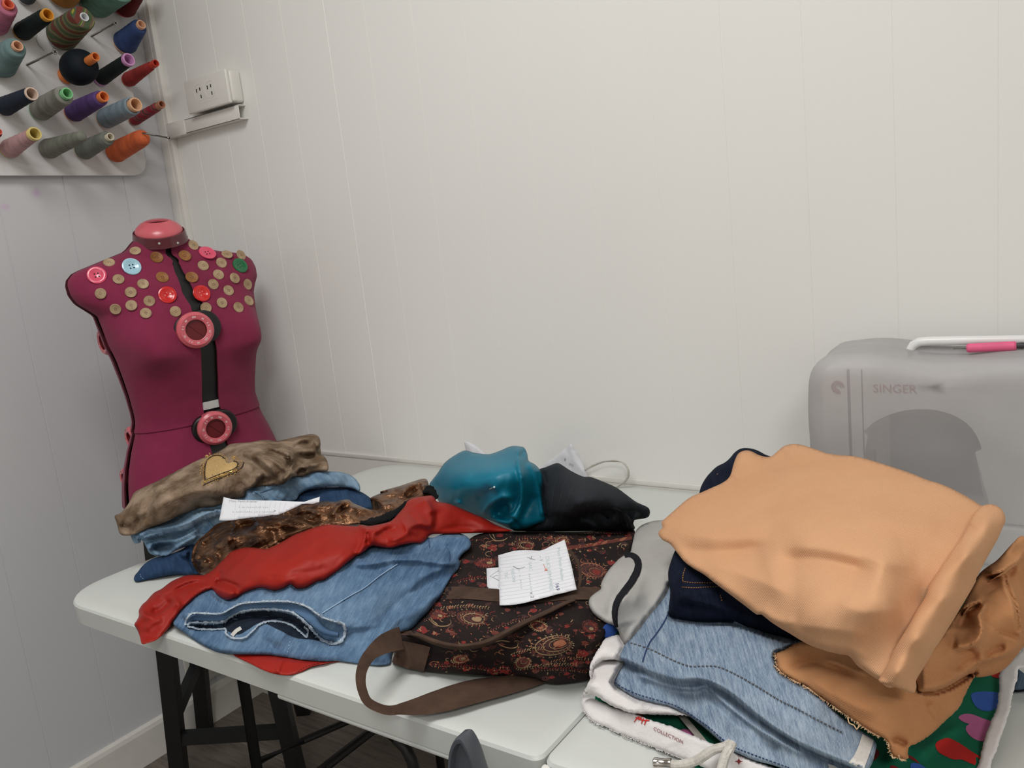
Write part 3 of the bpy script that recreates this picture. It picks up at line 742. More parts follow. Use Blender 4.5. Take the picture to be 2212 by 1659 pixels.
bm.faces.new(LL[0]); bm.faces.new(LL[-1][::-1])
bm_obj('backrest', bm, chp, chair, ang=40)
zb_ = min(p.z for p in P); xs_ = [p.x for p in P]
bm = bmesh.new(); add_box(bm, (min(xs_)-.12, CY-.40, zb_-.012), (max(xs_)+.12, CY+.02, zb_+.014), .012, 3); bm_obj('seat', bm, chp, chair)
for lx in (min(xs_)-.09, max(xs_)+.09):
    for ly in (CY-.36, CY-.03):
        bm = bmesh.new(); add_tube(bm, [(lx, ly, zb_-.01), (lx+(.02 if lx > cx_ else -.02), ly, 0)], .011, 10); bm_obj('leg', bm, blk, chair)

# ================================================================== dress form
FC = np.array([.30, -.27]); CD = np.array([.841, -.54]); CD /= np.linalg.norm(CD); EE = np.array([-CD[1], CD[0]])
DL = math.radians(22); FR = CD*math.cos(DL)+EE*math.sin(DL); SD = EE*math.cos(DL)-CD*math.sin(DL)
silL = [(304, 496), (302, 512), (288, 523), (272, 544), (221, 566), (166, 590), (154, 606), (153, 618), (158, 637), (171, 655), (191, 668), (209, 680), (217, 702), (231, 741), (247, 774), (262, 812), (276, 850), (287, 888), (290, 906), (287, 930), (278, 967), (272, 1005), (270, 1042), (272, 1090), (274, 1200)]
silR = [(400, 496), (402, 515), (424, 531), (462, 541), (525, 547), (545, 560), (553, 577), (555, 597), (549, 615), (545, 632), (547, 678), (548, 728), (548, 779), (547, 822), (548, 850), (556, 872), (566, 895), (581, 922), (597, 955), (612, 1000), (620, 1050), (624, 1200)]
def pj(P):
    d = np.array(P)-CAM; z = d @ FW; return W/2+FPX*(d @ RT)/z, H/2-FPX*(d @ UP)/z
def width_at(z):
    out = []
    for sgn, S in ((-1, silL), (1, silR)):
        xs = [p[0] for p in S]; ys = [p[1] for p in S]; lo, hi = 0., .5
        for _ in range(40):
            t = (lo+hi)/2; x, y = pj((FC[0]+EE[0]*sgn*t, FC[1]+EE[1]*sgn*t, z)); tx = np.interp(y, ys, xs)
            if (x-tx)*sgn < 0: lo = t
            else: hi = t
        out.append(sgn*(lo+hi)/2)
    return out
bz = [(.66, .118), (.70, .12), (.75, .118), (.80, .105), (.85, .09), (.90, .078), (.95, .083), (1.0, .097), (1.05, .108), (1.10, .110), (1.15, .10), (1.20, .082), (1.225, .064), (1.245, .052), (1.27, .042), (1.30, .034), (1.34, .03)]
def body_pt(th, z, off=0.):
    l, r = width_at_c(z); w = (r-l)/2; c = (r+l)/2
    b = np.interp(z, [p[0] for p in bz], [p[1] for p in bz]); b = min(b, w*1.05)
    a_ = math.sqrt(max(w*w-(b*math.sin(DL))**2, .0004))/math.cos(DL)
    ex = 2/2.35; cs, sn = math.cos(th), math.sin(th)
    u = math.copysign(abs(cs)**ex, cs)*(b+off); v = math.copysign(abs(sn)**ex, sn)*(a_+off)
    for sg in (-1, 1):
        dth = (th-sg*.66+PI) % (2*PI)-PI
        dz_ = z-1.062; bump = .036*math.exp(-(dth/.40)**2-(dz_/(.060 if dz_ > 0 else .036))**2)
        u += bump; v += sg*bump*.25
    if math.cos(th) < 0 and z < .86: u -= .03*math.exp(-((z-.74)/.07)**2)*(-math.cos(th))
    p = FC+EE*c+FR*u+SD*v
    return Vector((p[0], p[1], z))
_wc = {}
def width_at_c(z):
    k = round(z, 4)
    if k not in _wc: _wc[k] = width_at(z)
    return _wc[k]
form = empty('dress_form', (FC[0], FC[1], .70), 'burgundy adjustable dress form in the corner, shoulders dotted with sewing buttons', 'dress form')
jersey = fabric('burgundy_jersey', (138, 46, 78), (122, 38, 66), rough=.95, weave=2600, sheen=.1, mscale=6, bump=.15)
edge_m = simple('dark_maroon_plastic_edge', (70, 20, 28), .4)
blackp = simple('black_inner_plastic', (18, 15, 16), .45)
def surf_patch(name, t0f, t1f, z0, z1, mat, off=.0, thick=.004, nt=26, nz=60, parent=form, zcurve=None):
    bm = bmesh.new(); G = []
    for o_ in (off, off-thick):
        rows = []
        for j in range(nz+1):
            z = z0+(z1-z0)*j/nz; row = []
            for i in range(nt+1):
                th = t0f(z)+(t1f(z)-t0f(z))*i/nt; row.append(bm.verts.new(body_pt(th, z, o_)))
            rows.append(row)
        G.append(rows)
    for k in (0, 1):
        for j in range(nz):
            for i in range(nt): bm.faces.new([G[k][j][i], G[k][j][i+1], G[k][j+1][i+1], G[k][j+1][i]])
    for j in range(nz):
        for i in (0, nt): f = bm.faces.new([G[0][j][i], G[0][j+1][i], G[1][j+1][i], G[1][j][i]]); f.material_index = 1
    for i in range(nt):
        for j in (0, nz): f = bm.faces.new([G[0][j][i], G[0][j][i+1], G[1][j][i+1], G[1][j][i]]); f.material_index = 1
    return bm_obj(name, bm, [mat, edge_m], parent, ang=50)
def gap(z):   # half-angle of the front opening
    g = np.interp(z, [.68, .80, .90, 1.0, 1.10, 1.16, 1.25, 1.30], [.040, .038, .036, .034, .030, .026, .012, .010])
    b = np.interp(z, [p[0] for p in bz], [p[1] for p in bz]); l, r = width_at_c(z)
    return min(.5, (g*.5/((r-l)/2))**(2.35/2)*1.0)
GS = .07
ZT, ZW, ZB = 1.298, .9, .732
parts = []
for za, zb, off in ((ZW-.004, ZT, .003), (ZB, ZW, 0.)):
    nz = 70 if zb == ZT else 30
    parts.append(surf_patch('front_panel', gap, lambda z: PI/2-GS, za, zb, jersey, off, nt=34, nz=nz))
    parts.append(surf_patch('front_panel', lambda z: -PI/2+GS, lambda z: -gap(z), za, zb, jersey, off, nt=34, nz=nz))
    parts.append(surf_patch('back_panel', lambda z: PI/2+GS, lambda z: PI-.05, za, zb, jersey, off, nt=22, nz=nz))
    parts.append(surf_patch('back_panel', lambda z: PI+.05, lambda z: 1.5*PI-GS, za, zb, jersey, off, nt=22, nz=nz))
bm = bmesh.new(); rows = []
for j in range(61):
    z = ZB+.004+(ZT-.0-ZB)*j/60; rows.append([bm.verts.new(body_pt(2*PI*i/64, min(z, ZT+.004), -.012)) for i in range(64)])
for r0, r1 in zip(rows, rows[1:]):
    for i in range(64): bm.faces.new([r0[i], r0[(i+1) % 64], r1[(i+1) % 64], r1[i]])
bm.faces.new(rows[0][::-1]); bm.faces.new(rows[-1]); bm_obj('inner_core', bm, blackp, form)
# bottom plate
bm = bmesh.new(); a_ = [bm.verts.new(body_pt(2*PI*i/48, ZB, -.006)) for i in range(48)]; r = bmesh.ops.extrude_face_region(bm, geom=[bm.faces.new(a_)])
bmesh.ops.translate(bm, vec=(0, 0, .01), verts=[v for v in r['geom'] if isinstance(v, bmesh.types.BMVert)]); bm_obj('base_plate', bm, blackp, form)
# front strap under the opening
bm = bmesh.new(); rows = []
for j in range(50):
    z = ZB+.01+(1.30-ZB-.012)*j/49; rows.append([bm.verts.new(body_pt(t*gap(z)*1.25, z, -.0045)) for t in (-1, 0, 1)]+[bm.verts.new(body_pt(t*gap(z)*1.25, z, -.007)) for t in (1, 0, -1)])
for r0, r1 in zip(rows, rows[1:]):
    for i in range(6): bm.faces.new([r0[i], r0[(i+1) % 6], r1[(i+1) % 6], r1[i]])
bm.faces.new(rows[0][::-1]); bm.faces.new(rows[-1]); strap = bm_obj('front_strap', bm, blackp, form)
silver = simple('pale_grey_plastic', (196, 200, 196), .35, noise_amt=.02)
bm = bmesh.new(); rows = []
for z in (.922, .939):
    rows.append([bm.verts.new(body_pt(t*gap(z)*1.05, z, -.0)) for t in (-1, -.4, .4, 1)]+[bm.verts.new(body_pt(t*gap(z)*1.05, z, -.003)) for t in (1, .4, -.4, -1)])
for i in range(8): bm.faces.new([rows[0][i], rows[0][(i+1) % 8], rows[1][(i+1) % 8], rows[1][i]])
bm.faces.new(rows[0][::-1]); bm.faces.new(rows[1]); bm_obj('slider', bm, silver, strap)
# collar and neck cap
NA = Vector((*(CD*math.sin(math.radians(20))), math.cos(math.radians(20)))); _d = rays([(346, 515)])[0]; _n = np.array([*CD, 0]); _t = ((np.array([*FC, 1.3])-CAM)@_n)/(_d@_n); NC = Vector(CAM+_d*_t)+Vector((*CD, 0))*.008
nl, nr = width_at_c(1.30); nc = FC+EE*(nl+nr)/2; nw = .0485
collar_m = simple('smoky_maroon_collar', (92, 34, 44), .3, coat=.3)
pinkp = simple('pink_moulded_plastic', (208, 98, 108), .32, noise_amt=.03, coat=.2)
bm = bmesh.new(); add_lathe(bm, NC-NA*.006, NA, [(0, nw*1.10), (0, nw*1.16), (.005, nw*1.14), (.021, nw*1.09), (.0225, nw*1.05), (.020, nw*1.02), (0, nw*1.04), (0, nw*1.10)], 48)
bmesh.ops.remove_doubles(bm, verts=bm.verts, dist=1e-5); col_o = bm_obj('collar', bm, collar_m, form)
for px_ in ((344, 526), (384, 525)):
    d = Vector(rays([px_])[0]).normalized(); me = col_o.data; h_ = BVHTree.FromPolygons([v.co.copy() for v in me.vertices], [tuple(p.vertices) for p in me.polygons]).ray_cast(Vector(CAM), d)
    if h_[0] is None: continue
    bm = bmesh.new(); n_ = h_[1] if h_[1].dot(d) < 0 else -h_[1]; add_lathe(bm, h_[0], n_, [(0, .0025), (.0012, .0022), (.0018, 0)], 10); bm_obj('rivet', bm, silver, col_o)
bm = bmesh.new(); pr = [(-.012, nw*.93), (0, nw*.99), (.005, nw*1.0), (.011, nw*.95), (.018, nw*.80), (.023, nw*.62), (.0255, nw*.47), (.0258, nw*.43), (.022, nw*.41), (.012, nw*.38), (.011, 0)]
add_lathe(bm, NC+NA*.012, NA, pr, 48, mats=[0]*8+[1]*2)
e3 = Vector((*EE, 0)); f3 = NA.cross(e3).normalized()
for v in bm.verts: # the opening is a slot, flattened front to back
    q = v.co-NC; s_, f_, h_ = q.dot(e3), q.dot(f3), q.dot(NA); rr = math.hypot(s_, f_)
    if rr < nw*.5 and h_ > .018: v.co = NC+e3*s_*1.15+f3*(f_*.5)+NA*h_
bm_obj('neck_cap', bm, [pinkp, edge_m], form)
# size dials
tick = simple('white_dial_marking', (226, 200, 200), .5); dred = simple('deep_red_dial_recess', (104, 24, 30), .35)
trees = []
for o in parts:
    me = o.data; trees.append(BVHTree.FromPolygons([v.co.copy() for v in me.vertices], [tuple(p.vertices) for p in me.polygons]))
def hit_form(px, py):
    o_ = Vector(CAM); d = Vector(rays([(px, py)])[0]).normalized(); best = None
    for t in trees:
        h = t.ray_cast(o_, d)
        if h[0] is not None and (best is None or h[3] < best[3]): best = h
    return best
def dial(P, nrm, R, ears=None, roll=0):
    nrm = Vector(nrm).normalized(); x, y, _ = frame_of(nrm); P = Vector(P)
    if ears:
        bm = bmesh.new()
        for (dx, dy, rr) in ears: add_lathe(bm, P+x*dx+y*dy-nrm*.018, nrm, [(0, 0), (0, rr), (.017, rr), (.0195, rr*.9), (.02, 0)], 28)
        br = bm_obj('dial_bracket', bm, blackp, form)
    bm = bmesh.new(); pr = [(-.012, 0), (-.012, R*.95), (-.004, R*.97), (.003, R), (.008, R*.97), (.0115, R*.86), (.013, R*.82), (.0125, R*.79), (.0125, R*.60), (.0115, R*.56), (.006, R*.545), (.0058, 0)]
    add_lathe(bm, P, nrm, pr, 48, mats=[0]*9+[1]*2); dl = bm_obj('size_dial', bm, [pinkp, dred], form)
    bm = bmesh.new()
    for k in range(10):
        t = 2*PI*k/10+.3+roll; u = x*math.cos(t)+y*math.sin(t); v = nrm.cross(u)
        for j in (-1, 0, 1):
            c = P+u*R*.7+v*R*.07*j+nrm*.0126
            if (k+j) % 4 == 0: continue
            add_prism(bm, None, [c-u*R*.05-v*R*.02, c+u*R*.05-v*R*.02, c+u*R*.05+v*R*.02, c-u*R*.05+v*R*.02], [q_+nrm*.0003 for q_ in (c-u*R*.05-v*R*.02, c+u*R*.05-v*R*.02, c+u*R*.05+v*R*.02, c-u*R*.05+v*R*.02)])
    bm_obj('size_marking', bm, tick, dl, False)
    bm = bmesh.new(); dgl = (x*.7+y*.7).normalized(); sd_ = nrm.cross(dgl); w_ = .0012
    q_ = [P-dgl*R*.52-sd_*w_, P+dgl*R*.52-sd_*w_, P+dgl*R*.52+sd_*w_, P-dgl*R*.52+sd_*w_]; add_prism(bm, None, [a+nrm*.0058 for a in q_], [a+nrm*.0075 for a in q_]); bm_obj('spindle_rib', bm, dred, dl, False)
nd = (FR+CD*.7); nd = nd/np.linalg.norm(nd)
h = hit_form(400, 712); c1 = un(421, 713, 1, -.27); 
def front_pt(px, z_guess, off): # point near the front opening seen at px
    d = rays([px])[0]; Pc = np.array([FC[0], FC[1], z_guess])+np.array([*FR, 0])*off; n3 = np.array([*nd, 0]); t = ((Pc-CAM)@n3)/(d@n3); return CAM+d*t
b1 = float(np.interp(1.10, [p[0] for p in bz], [p[1] for p in bz]))
P1 = front_pt((421, 713), 1.10, b1+.022); P2 = front_pt((463, 924), .86, .101)
dial(P1, (nd[0], nd[1], .05), .0385, [(.008, 0, .034), (-.020, .004, .035), (0, 0, .034)])
dial(P2, (nd[0], nd[1], -.05), .0375, [(.016, 0, .030), (-.020, .004, .031)], .5)
for (px_, py_, R_d, za) in ((236, 736, .030, 1.07), (294, 944, .027, .84), (283, 1032, .026, .755)):
    d = rays([(px_+3, py_)])[0]; n3 = np.array([*CD, 0]); t = ((np.array([*FC, za])-CAM)@n3)/(d@n3); P = CAM+d*t
    nn_ = -EE*.93+CD*.36; dial(P+np.array([*nn_, 0])*.006, (nn_[0], nn_[1], -.04), R_d, None)
# buttons
woodm = fabric('pale_wood_button', (184, 160, 128), (152, 126, 96), rough=.55, weave=900, mscale=55, bump=.1)
woodd = fabric('dark_wood_button', (162, 112, 66), (122, 78, 42), rough=.5, weave=900, mscale=45, bump=.1)
def plast(n, c): return simple(n, c, .22, noise_amt=.02, coat=.4)
BT = [(x, y, 48, 'wood') for x, y in [(682, 368), (458, 468), (537, 608), (746, 648), (387, 728), (642, 718), (800, 792), (648, 830), (513, 858), (770, 897), (1022, 882), (1172, 318), (1258, 493), (1413, 468), (1462, 398), (1578, 402), (1388, 568), (1525, 598), (1343, 650), (1473, 703), (1634, 650), (1645, 790), (1417, 808), (1282, 850), (1557, 847)]]
BT += [(x, y, 54, 'dwood') for x, y in [(862, 422), (1102, 408), (910, 592), (1162, 592)]]
BT += [(352, 575, 80, 'pink'), (1293, 388, 74, 'pink'), (647, 502, 80, 'blue'), (1570, 493, 70, 'green'), (953, 742, 77, 'red'), (1243, 730, 76, 'red')]
BM_ = {'wood': woodm, 'dwood': woodd, 'pink': plast('pink_button_plastic', (226, 82, 112)), 'blue': plast('pale_blue_button_plastic', (166, 206, 222)), 'green': plast('green_button_plastic', (12, 104, 58)), 'red': plast('red_button_plastic', (206, 26, 26))}
HOLE = {'wood': simple('button_hole_brown', (92, 66, 46), .8), 'dwood': simple('button_hole_dark_brown', (70, 44, 26), .8), 'pink': dark, 'blue': dark, 'green': simple('button_hole_green', (30, 70, 50), .8), 'red': simple('button_hole_pink', (214, 120, 120), .8)}
LB = {'wood': None, 'dwood': 'darker rimmed wooden button', 'pink': 'large pink button', 'blue': 'large pale blue button', 'green': 'large glossy green button', 'red': 'large red button'}
rr = random.Random(5)
for (bx, by, br_, kd) in BT:
    px_, py_ = 120+bx/3.95, 450+by/3.95; h = hit_form(px_, py_)
    if h is None: h = hit_form(px_-4 if px_ > 400 else px_+4, py_+3)
    if h is None: continue
    P, nrm, _, dist = h; d0 = Vector(rays([(px_, py_)])[0])
    if nrm.dot(d0) > 0: nrm = -nrm
    view = -d0.normalized(); nrm = (nrm*.75+view*.25).normalized()
    R = br_/3.95*dep(P)/FPX*.97; big = kd not in ('wood', 'dwood'); tk = .0042 if big else .0022
    ti = Vector((rr.uniform(-.1, .1), rr.uniform(-.1, .1), rr.uniform(-.1, .1))); nrm = (nrm+ti).normalized(); P = P+nrm*.0012
    bm = bmesh.new()
    if big: pr = [(0, 0), (0, R*.85), (tk*.4, R), (tk*.8, R*.98), (tk, R*.86), (tk*.92, R*.66), (tk*.55, R*.55), (tk*.5, 0)]
    elif kd == 'dwood': pr = [(0, 0), (0, R*.85), (tk*.7, R), (tk*1.2, R*.93), (tk*1.1, R*.76), (tk*.6, R*.66), (tk*.55, 0)]
    else: pr = [(0, 0), (0, R*.85), (tk*.5, R), (tk, R*.93), (tk*.9, R*.8), (tk*.7, 0)]
    add_lathe(bm, P, nrm, pr, 26)
    x, y, _ = frame_of(nrm); a0 = rr.uniform(0, 1.5); hs = R*(.19 if big else .15); hr = R*(.085 if big else .07)
    zt = pr[-1][0]+.0002
    for k in range(4):
        a = a0+PI/2*k; c = P+(x*math.cos(a)+y*math.sin(a))*hs*1.35+nrm*zt; add_lathe(bm, c, nrm, [(0, hr), (.0003, hr), (.0003, 0)], 8, mats=[1, 1])
    bo = bm_obj('button', bm, [BM_[kd], HOLE[kd]], form, ang=50)
    if LB[kd]: bo['label'] = LB[kd]

# ================================================================== clothes on the table
M_ = MATS
dk = denim('dark_blue_denim', (42, 64, 94), (58, 84, 116), (30, 46, 70), .3, amt=.15)
lt = denim('light_blue_denim', (116, 144, 168), (158, 182, 200), (78, 108, 138), .8, amt=.15)
mid = denim('mid_blue_denim', (82, 110, 142), (128, 156, 180), (48, 74, 108), -.55, amt=.22)
pale = denim('stonewashed_denim', (122, 142, 164), (178, 192, 204), (68, 92, 122), .25, 4.6, amt=.42)
navy = denim('raw_navy_denim', (20, 26, 42), (32, 40, 60), (10, 14, 26), .2, amt=.2)
velvet = fabric('taupe_crushed_velvet', (154, 134, 113), (100, 80, 61), rough=.8, weave=500, mscale=26, bump=.3, wr=1, wscale=60, contrast=(.38, .62))
peach = fabric('peach_ribbed_jersey', (214, 165, 125), (204, 153, 113), rough=.9, uvw=5.2, rot=.55, mscale=4, bump=.3, fine=.07)
peach2 = fabric('peach_jersey_inside', (196, 142, 98), (176, 120, 78), rough=.92, uvw=5.2, rot=1.2, mscale=5, bump=.3, fine=.06)
redm = fabric('red_satin_crepe', (160, 33, 20), (142, 26, 16), rough=.5, uvw=3.5, mscale=5, bump=.4, spec=.25, wr=.35, wscale=12, stretch=(1.6, 1, 1))
tealm = fabric('teal_satin', (0, 120, 146), (0, 106, 132), rough=.42, uvw=3.5, mscale=4, bump=.4, spec=.5, wr=.35, wscale=12, stretch=(1.4, 1, .5))
bronze = fabric('bronze_foil_jersey', (160, 118, 86), (76, 52, 38), rough=.3, mscale=30, metal=.85, streak=(1.92, .12, 60, 1.0), stretch=(1, 2.5, 1), spec=.6)
blackt = fabric('charcoal_suiting', (44, 48, 53), (36, 40, 44), rough=.85, weave=2600, mscale=8, bump=.15)
blk_trim = fabric('black_knit_trim', (14, 14, 16), (8, 8, 10), rough=.95, weave=900, mscale=40, bump=.5, wr=.6, wscale=120)
greyk = fabric('light_grey_knit', (178, 176, 172), (166, 164, 160), rough=.95, uvw=4.5, rot=1.35, mscale=12, bump=.25, fine=.04)
navyk = fabric('navy_knit_band', (16, 18, 28), (8, 9, 16), rough=.95, weave=1200, mscale=60, bump=.6, wr=.6, wscale=160)
fleece = fabric('white_fleece', (232, 228, 226), (222, 217, 215), rough=1, weave=3000, mscale=20, bump=.35, wr=1, wscale=300)
brownw = fabric('brown_ultrasuede', (82, 62, 50), (62, 46, 36), rough=.9, weave=900, mscale=30, bump=.2)
bagm = fabric('dark_corduroy_ground', (34, 23, 21), (24, 16, 16), rough=.92, weave=1600, mscale=18, bump=.35)
paperm = simple('white_note_paper', (228, 229, 233), .7, noise_amt=.01)
rule = simple('pale_ruled_line', (208, 212, 218), .8, noise_amt=0)
inkb = simple('faint_teal_ink', (186, 203, 206), .8, noise_amt=0); inkd = simple('dark_blue_ink', (44, 50, 110), .7, noise_amt=0); inkl = simple('faded_pencil', (176, 180, 184), .8, noise_amt=0); inkg = simple('grey_pencil', (120, 124, 130), .8, noise_amt=0)

def done(o, label, cat, group=None): recenter(o); tag(o, label, cat, group); return o
LAY = {}
# ---- contours and heights, bottom to top --------------------------------
# bag and things around it
LAY['bag'] = Cloth(cB([(880, 640), (960, 610), (1010, 604), (1150, 603), (1300, 603), (1500, 603), (1700, 597), (1800, 588), (1852, 592), (1855, 620), (1830, 720), (1800, 800), (1760, 900), (1740, 1000), (1700, 1100), (1705, 1180), (1680, 1240), (1640, 1330), (1592, 1450), (1578, 1488), (1500, 1503), (1380, 1516), (1300, 1500), (1260, 1480), (1150, 1470), (950, 1462), (800, 1450), (620, 1440), (520, 1420), (430, 1330), (400, 1245), (430, 1170), (520, 1080), (600, 950), (700, 850), (780, 750)]),
    [(1370, 1143, .768), (1340, 1180, .778), (1340, 1270, .79), (1310, 1340, .795), (1315, 1375, .785), (1290, 1430, .768), (1270, 1472, .747), (1190, 1478, .747), (1100, 1462, .747), (930, 1452, .747), (870, 1435, .749), (850, 1400, .76), (860, 1370, .775), (950, 1345, .79), (1100, 1300, .80), (1100, 1230, .793), (1100, 1180, .782), (1100, 1150, .772), (1020, 1152, .768), (1000, 1220, .775), (930, 1300, .775), (1200, 1385, .81), (1000, 1405, .787), (1200, 1300, .807), (1100, 1420, .785), (1200, 1440, .775)],
    [(cB([(420, 1235), (560, 1225), (700, 1275), (850, 1290), (1000, 1255), (1150, 1175), (1300, 1105), (1480, 1015), (1620, 1000)]), 26, 14, .007, .1),
     (cB([(600, 1300), (760, 1340), (900, 1330), (1050, 1290), (1250, 1170), (1450, 1080)]), 22, 26, -.007),
     (cB([(1260, 1475), (1180, 1420), (1000, 1405), (760, 1395)]), 6, 16, -.004), (cB([(1460, 1085), (1540, 1180), (1600, 1320), (1560, 1450)]), 18, 8, .004),
     (cB([(980, 640), (1120, 660), (1300, 720)]), 10, 22, .004), (cB([(900, 1100), (1000, 1140), (1150, 1120)]), 30, 20, .004)], rim=(.006, 10), noise=(.0016, .035), edge=5, gain=2.3, crumple=[(12, -20, 30, 60, 8, .0018, 18)])
# right side: blanket
LAY['blanket'] = Cloth(cC([(310, 850), (340, 800), (380, 790), (700, 850), (1500, 600), (2300, 450)])+[(2150, 1380), (2190, 1450), (2150, 1560), (2110, 1700), (1900, 1720), (1560, 1700), (1480, 1640), (1380, 1588), (1290, 1535), (1300, 1440)],
    [(1310, 1370, .786), (1340, 1345, .79), (1345, 1420, .75), (1280, 1500, .744), (1450, 1350, .75), (2000, 1230, .744), (2150, 1450, .744), (2100, 1700, .7425), (1500, 1640, .7425), (1380, 1560, .7425), (1700, 1500, .743), (1990, 1480, .748), (1900, 1640, .75), (2040, 1600, .745)],
    [([(1985, 1640), (2040, 1590), (2090, 1570)], 20, 6, .004), ([(1905, 1660), (1960, 1610), (2010, 1640)], 10, 20, .004)], rim=(.002, 8), noise=(.001, .05), step=9, minz=TZ+.001)
LAY['fl3'] = Cloth(cC([(160, 1240), (165, 1310), (220, 1375), (300, 1415), (400, 1460), (550, 1520), (700, 1580), (850, 1640), (1000, 1700), (1450, 1720), (1250, 1640), (1120, 1590), (1020, 1545), (900, 1500), (800, 1455), (700, 1413), (560, 1370), (470, 1330), (330, 1290), (230, 1245)]),
    [(1258, 1508, .752), (1262, 1535, .748), (1380, 1590, .747), (1560, 1672, .748), (1340, 1525, .762), (1450, 1568, .766), (1560, 1620, .764), (1600, 1640, .76), (1400, 1560, .762), (1700, 1680, .758)],
    rim=(.004, 9), noise=(.0012, .03), fray=2.2, crumple=[(6, 25, 20, 50, 8, .0016, 23)])
LAY['fl2'] = Cloth(cC([(215, 1040), (250, 1022), (300, 1012), (390, 1010), (450, 1060), (620, 1180), (900, 1380), (780, 1345), (700, 1345), (600, 1340), (520, 1338), (440, 1328), (380, 1306), (320, 1280), (275, 1250), (235, 1228), (195, 1226), (165, 1240), (158, 1225), (180, 1180), (205, 1130), (208, 1080)]),
    [(1275, 1440, .775), (1340, 1425, .775), (1258, 1500, .766), (1272, 1503, .758), (1330, 1530, .764), (1400, 1542, .762), (1500, 1555, .764), (1350, 1480, .782), (1280, 1480, .78), (1450, 1510, .775)],
    [(cC([(235, 1228), (300, 1258), (380, 1300), (480, 1330)]), 26, 3, .006, 0)], rim=(.005, 8), noise=(.001, .03), fray=2.2, crumple=[(4, 20, 30, 50, 9, .002, 22)])
LAY['fl1'] = Cloth(cC([(300, 885), (350, 868), (392, 866), (430, 960), (410, 1020), (350, 1012), (290, 1015), (245, 1035), (222, 1070), (212, 1125), (203, 1110), (205, 1060), (225, 1000), (262, 940)]),
    [(1310, 1380, .790), (1341, 1372, .79), (1276, 1440, .785), (1275, 1465, .772), (1300, 1428, .783), (1345, 1426, .785), (1310, 1400, .795)], rim=(.005, 9), noise=(.0008, .03), fray=1.6)
LAY['flR'] = Cloth(cD([(2020, 900), (2080, 830), (2150, 760), (2240, 680), (2300, 700), (2240, 850), (2175, 862), (2160, 940), (2125, 1060), (2100, 1200), (2040, 1380), (2000, 1500), (1950, 1620), (1930, 1720), (1800, 1720), (1845, 1640), (1885, 1480), (1930, 1330), (1990, 1190), (2008, 1080), (2014, 980)]),
    [(2160, 1450, .758), (2212, 1405, .765), (2185, 1470, .758), (2120, 1640, .748), (2155, 1540, .755), (2140, 1560, .757), (2190, 1450, .762)], rim=(.003, 7), noise=(.0008, .03), fray=2.4)
LAY['black'] = Cloth(cT([(905, 262), (960, 240), (1048, 208), (1090, 226), (1150, 265), (1240, 308), (1300, 312), (1400, 350), (1490, 390), (1560, 440), (1640, 498), (1720, 535), (1741, 560), (1735, 605), (1700, 622), (1625, 635), (1618, 660), (1628, 700), (1560, 712), (1300, 716), (1000, 718), (800, 716), (720, 706), (820, 640), (860, 500), (880, 340)]),
    [(1204, 1000, .862), (1180, 1012, .85), (1259, 1030, .852), (1331, 1053, .833), (1380, 1085, .805), (1403, 1104, .788), (1395, 1120, .772), (1368, 1128, .76), (1366, 1144, .75), (1250, 1147, .752), (1130, 1147, .75), (1175, 1130, .76), (1165, 1060, .815), (1250, 1070, .843), (1310, 1090, .822), (1280, 1110, .81), (1340, 1115, .79), (1220, 1110, .80)],
    [(cT([(1170, 640), (1180, 600), (1260, 560), (1400, 535), (1560, 535), (1680, 520)]), 40, 7, .014, .12), (cT([(1225, 660), (1215, 620), (1260, 580), (1380, 565), (1500, 575)]), 14, 26, -.022),
     (cT([(1530, 700), (1545, 640), (1565, 590), (1560, 560)]), 10, 16, .010), (cT([(960, 660), (1080, 620), (1180, 560), (1300, 500)]), 30, 16, .005), (cT([(1000, 280), (1150, 330), (1300, 400), (1480, 470), (1620, 540)]), 30, 16, .005),
     (cT([(900, 700), (1050, 680), (1200, 690)]), 12, 12, .005), (cT([(1400, 705), (1440, 660), (1500, 620)]), 8, 10, .006)], rim=(.010, 12), noise=(.0016, .03), crumple=[(10, 25, 25, 60, 7, .0025, 11)])
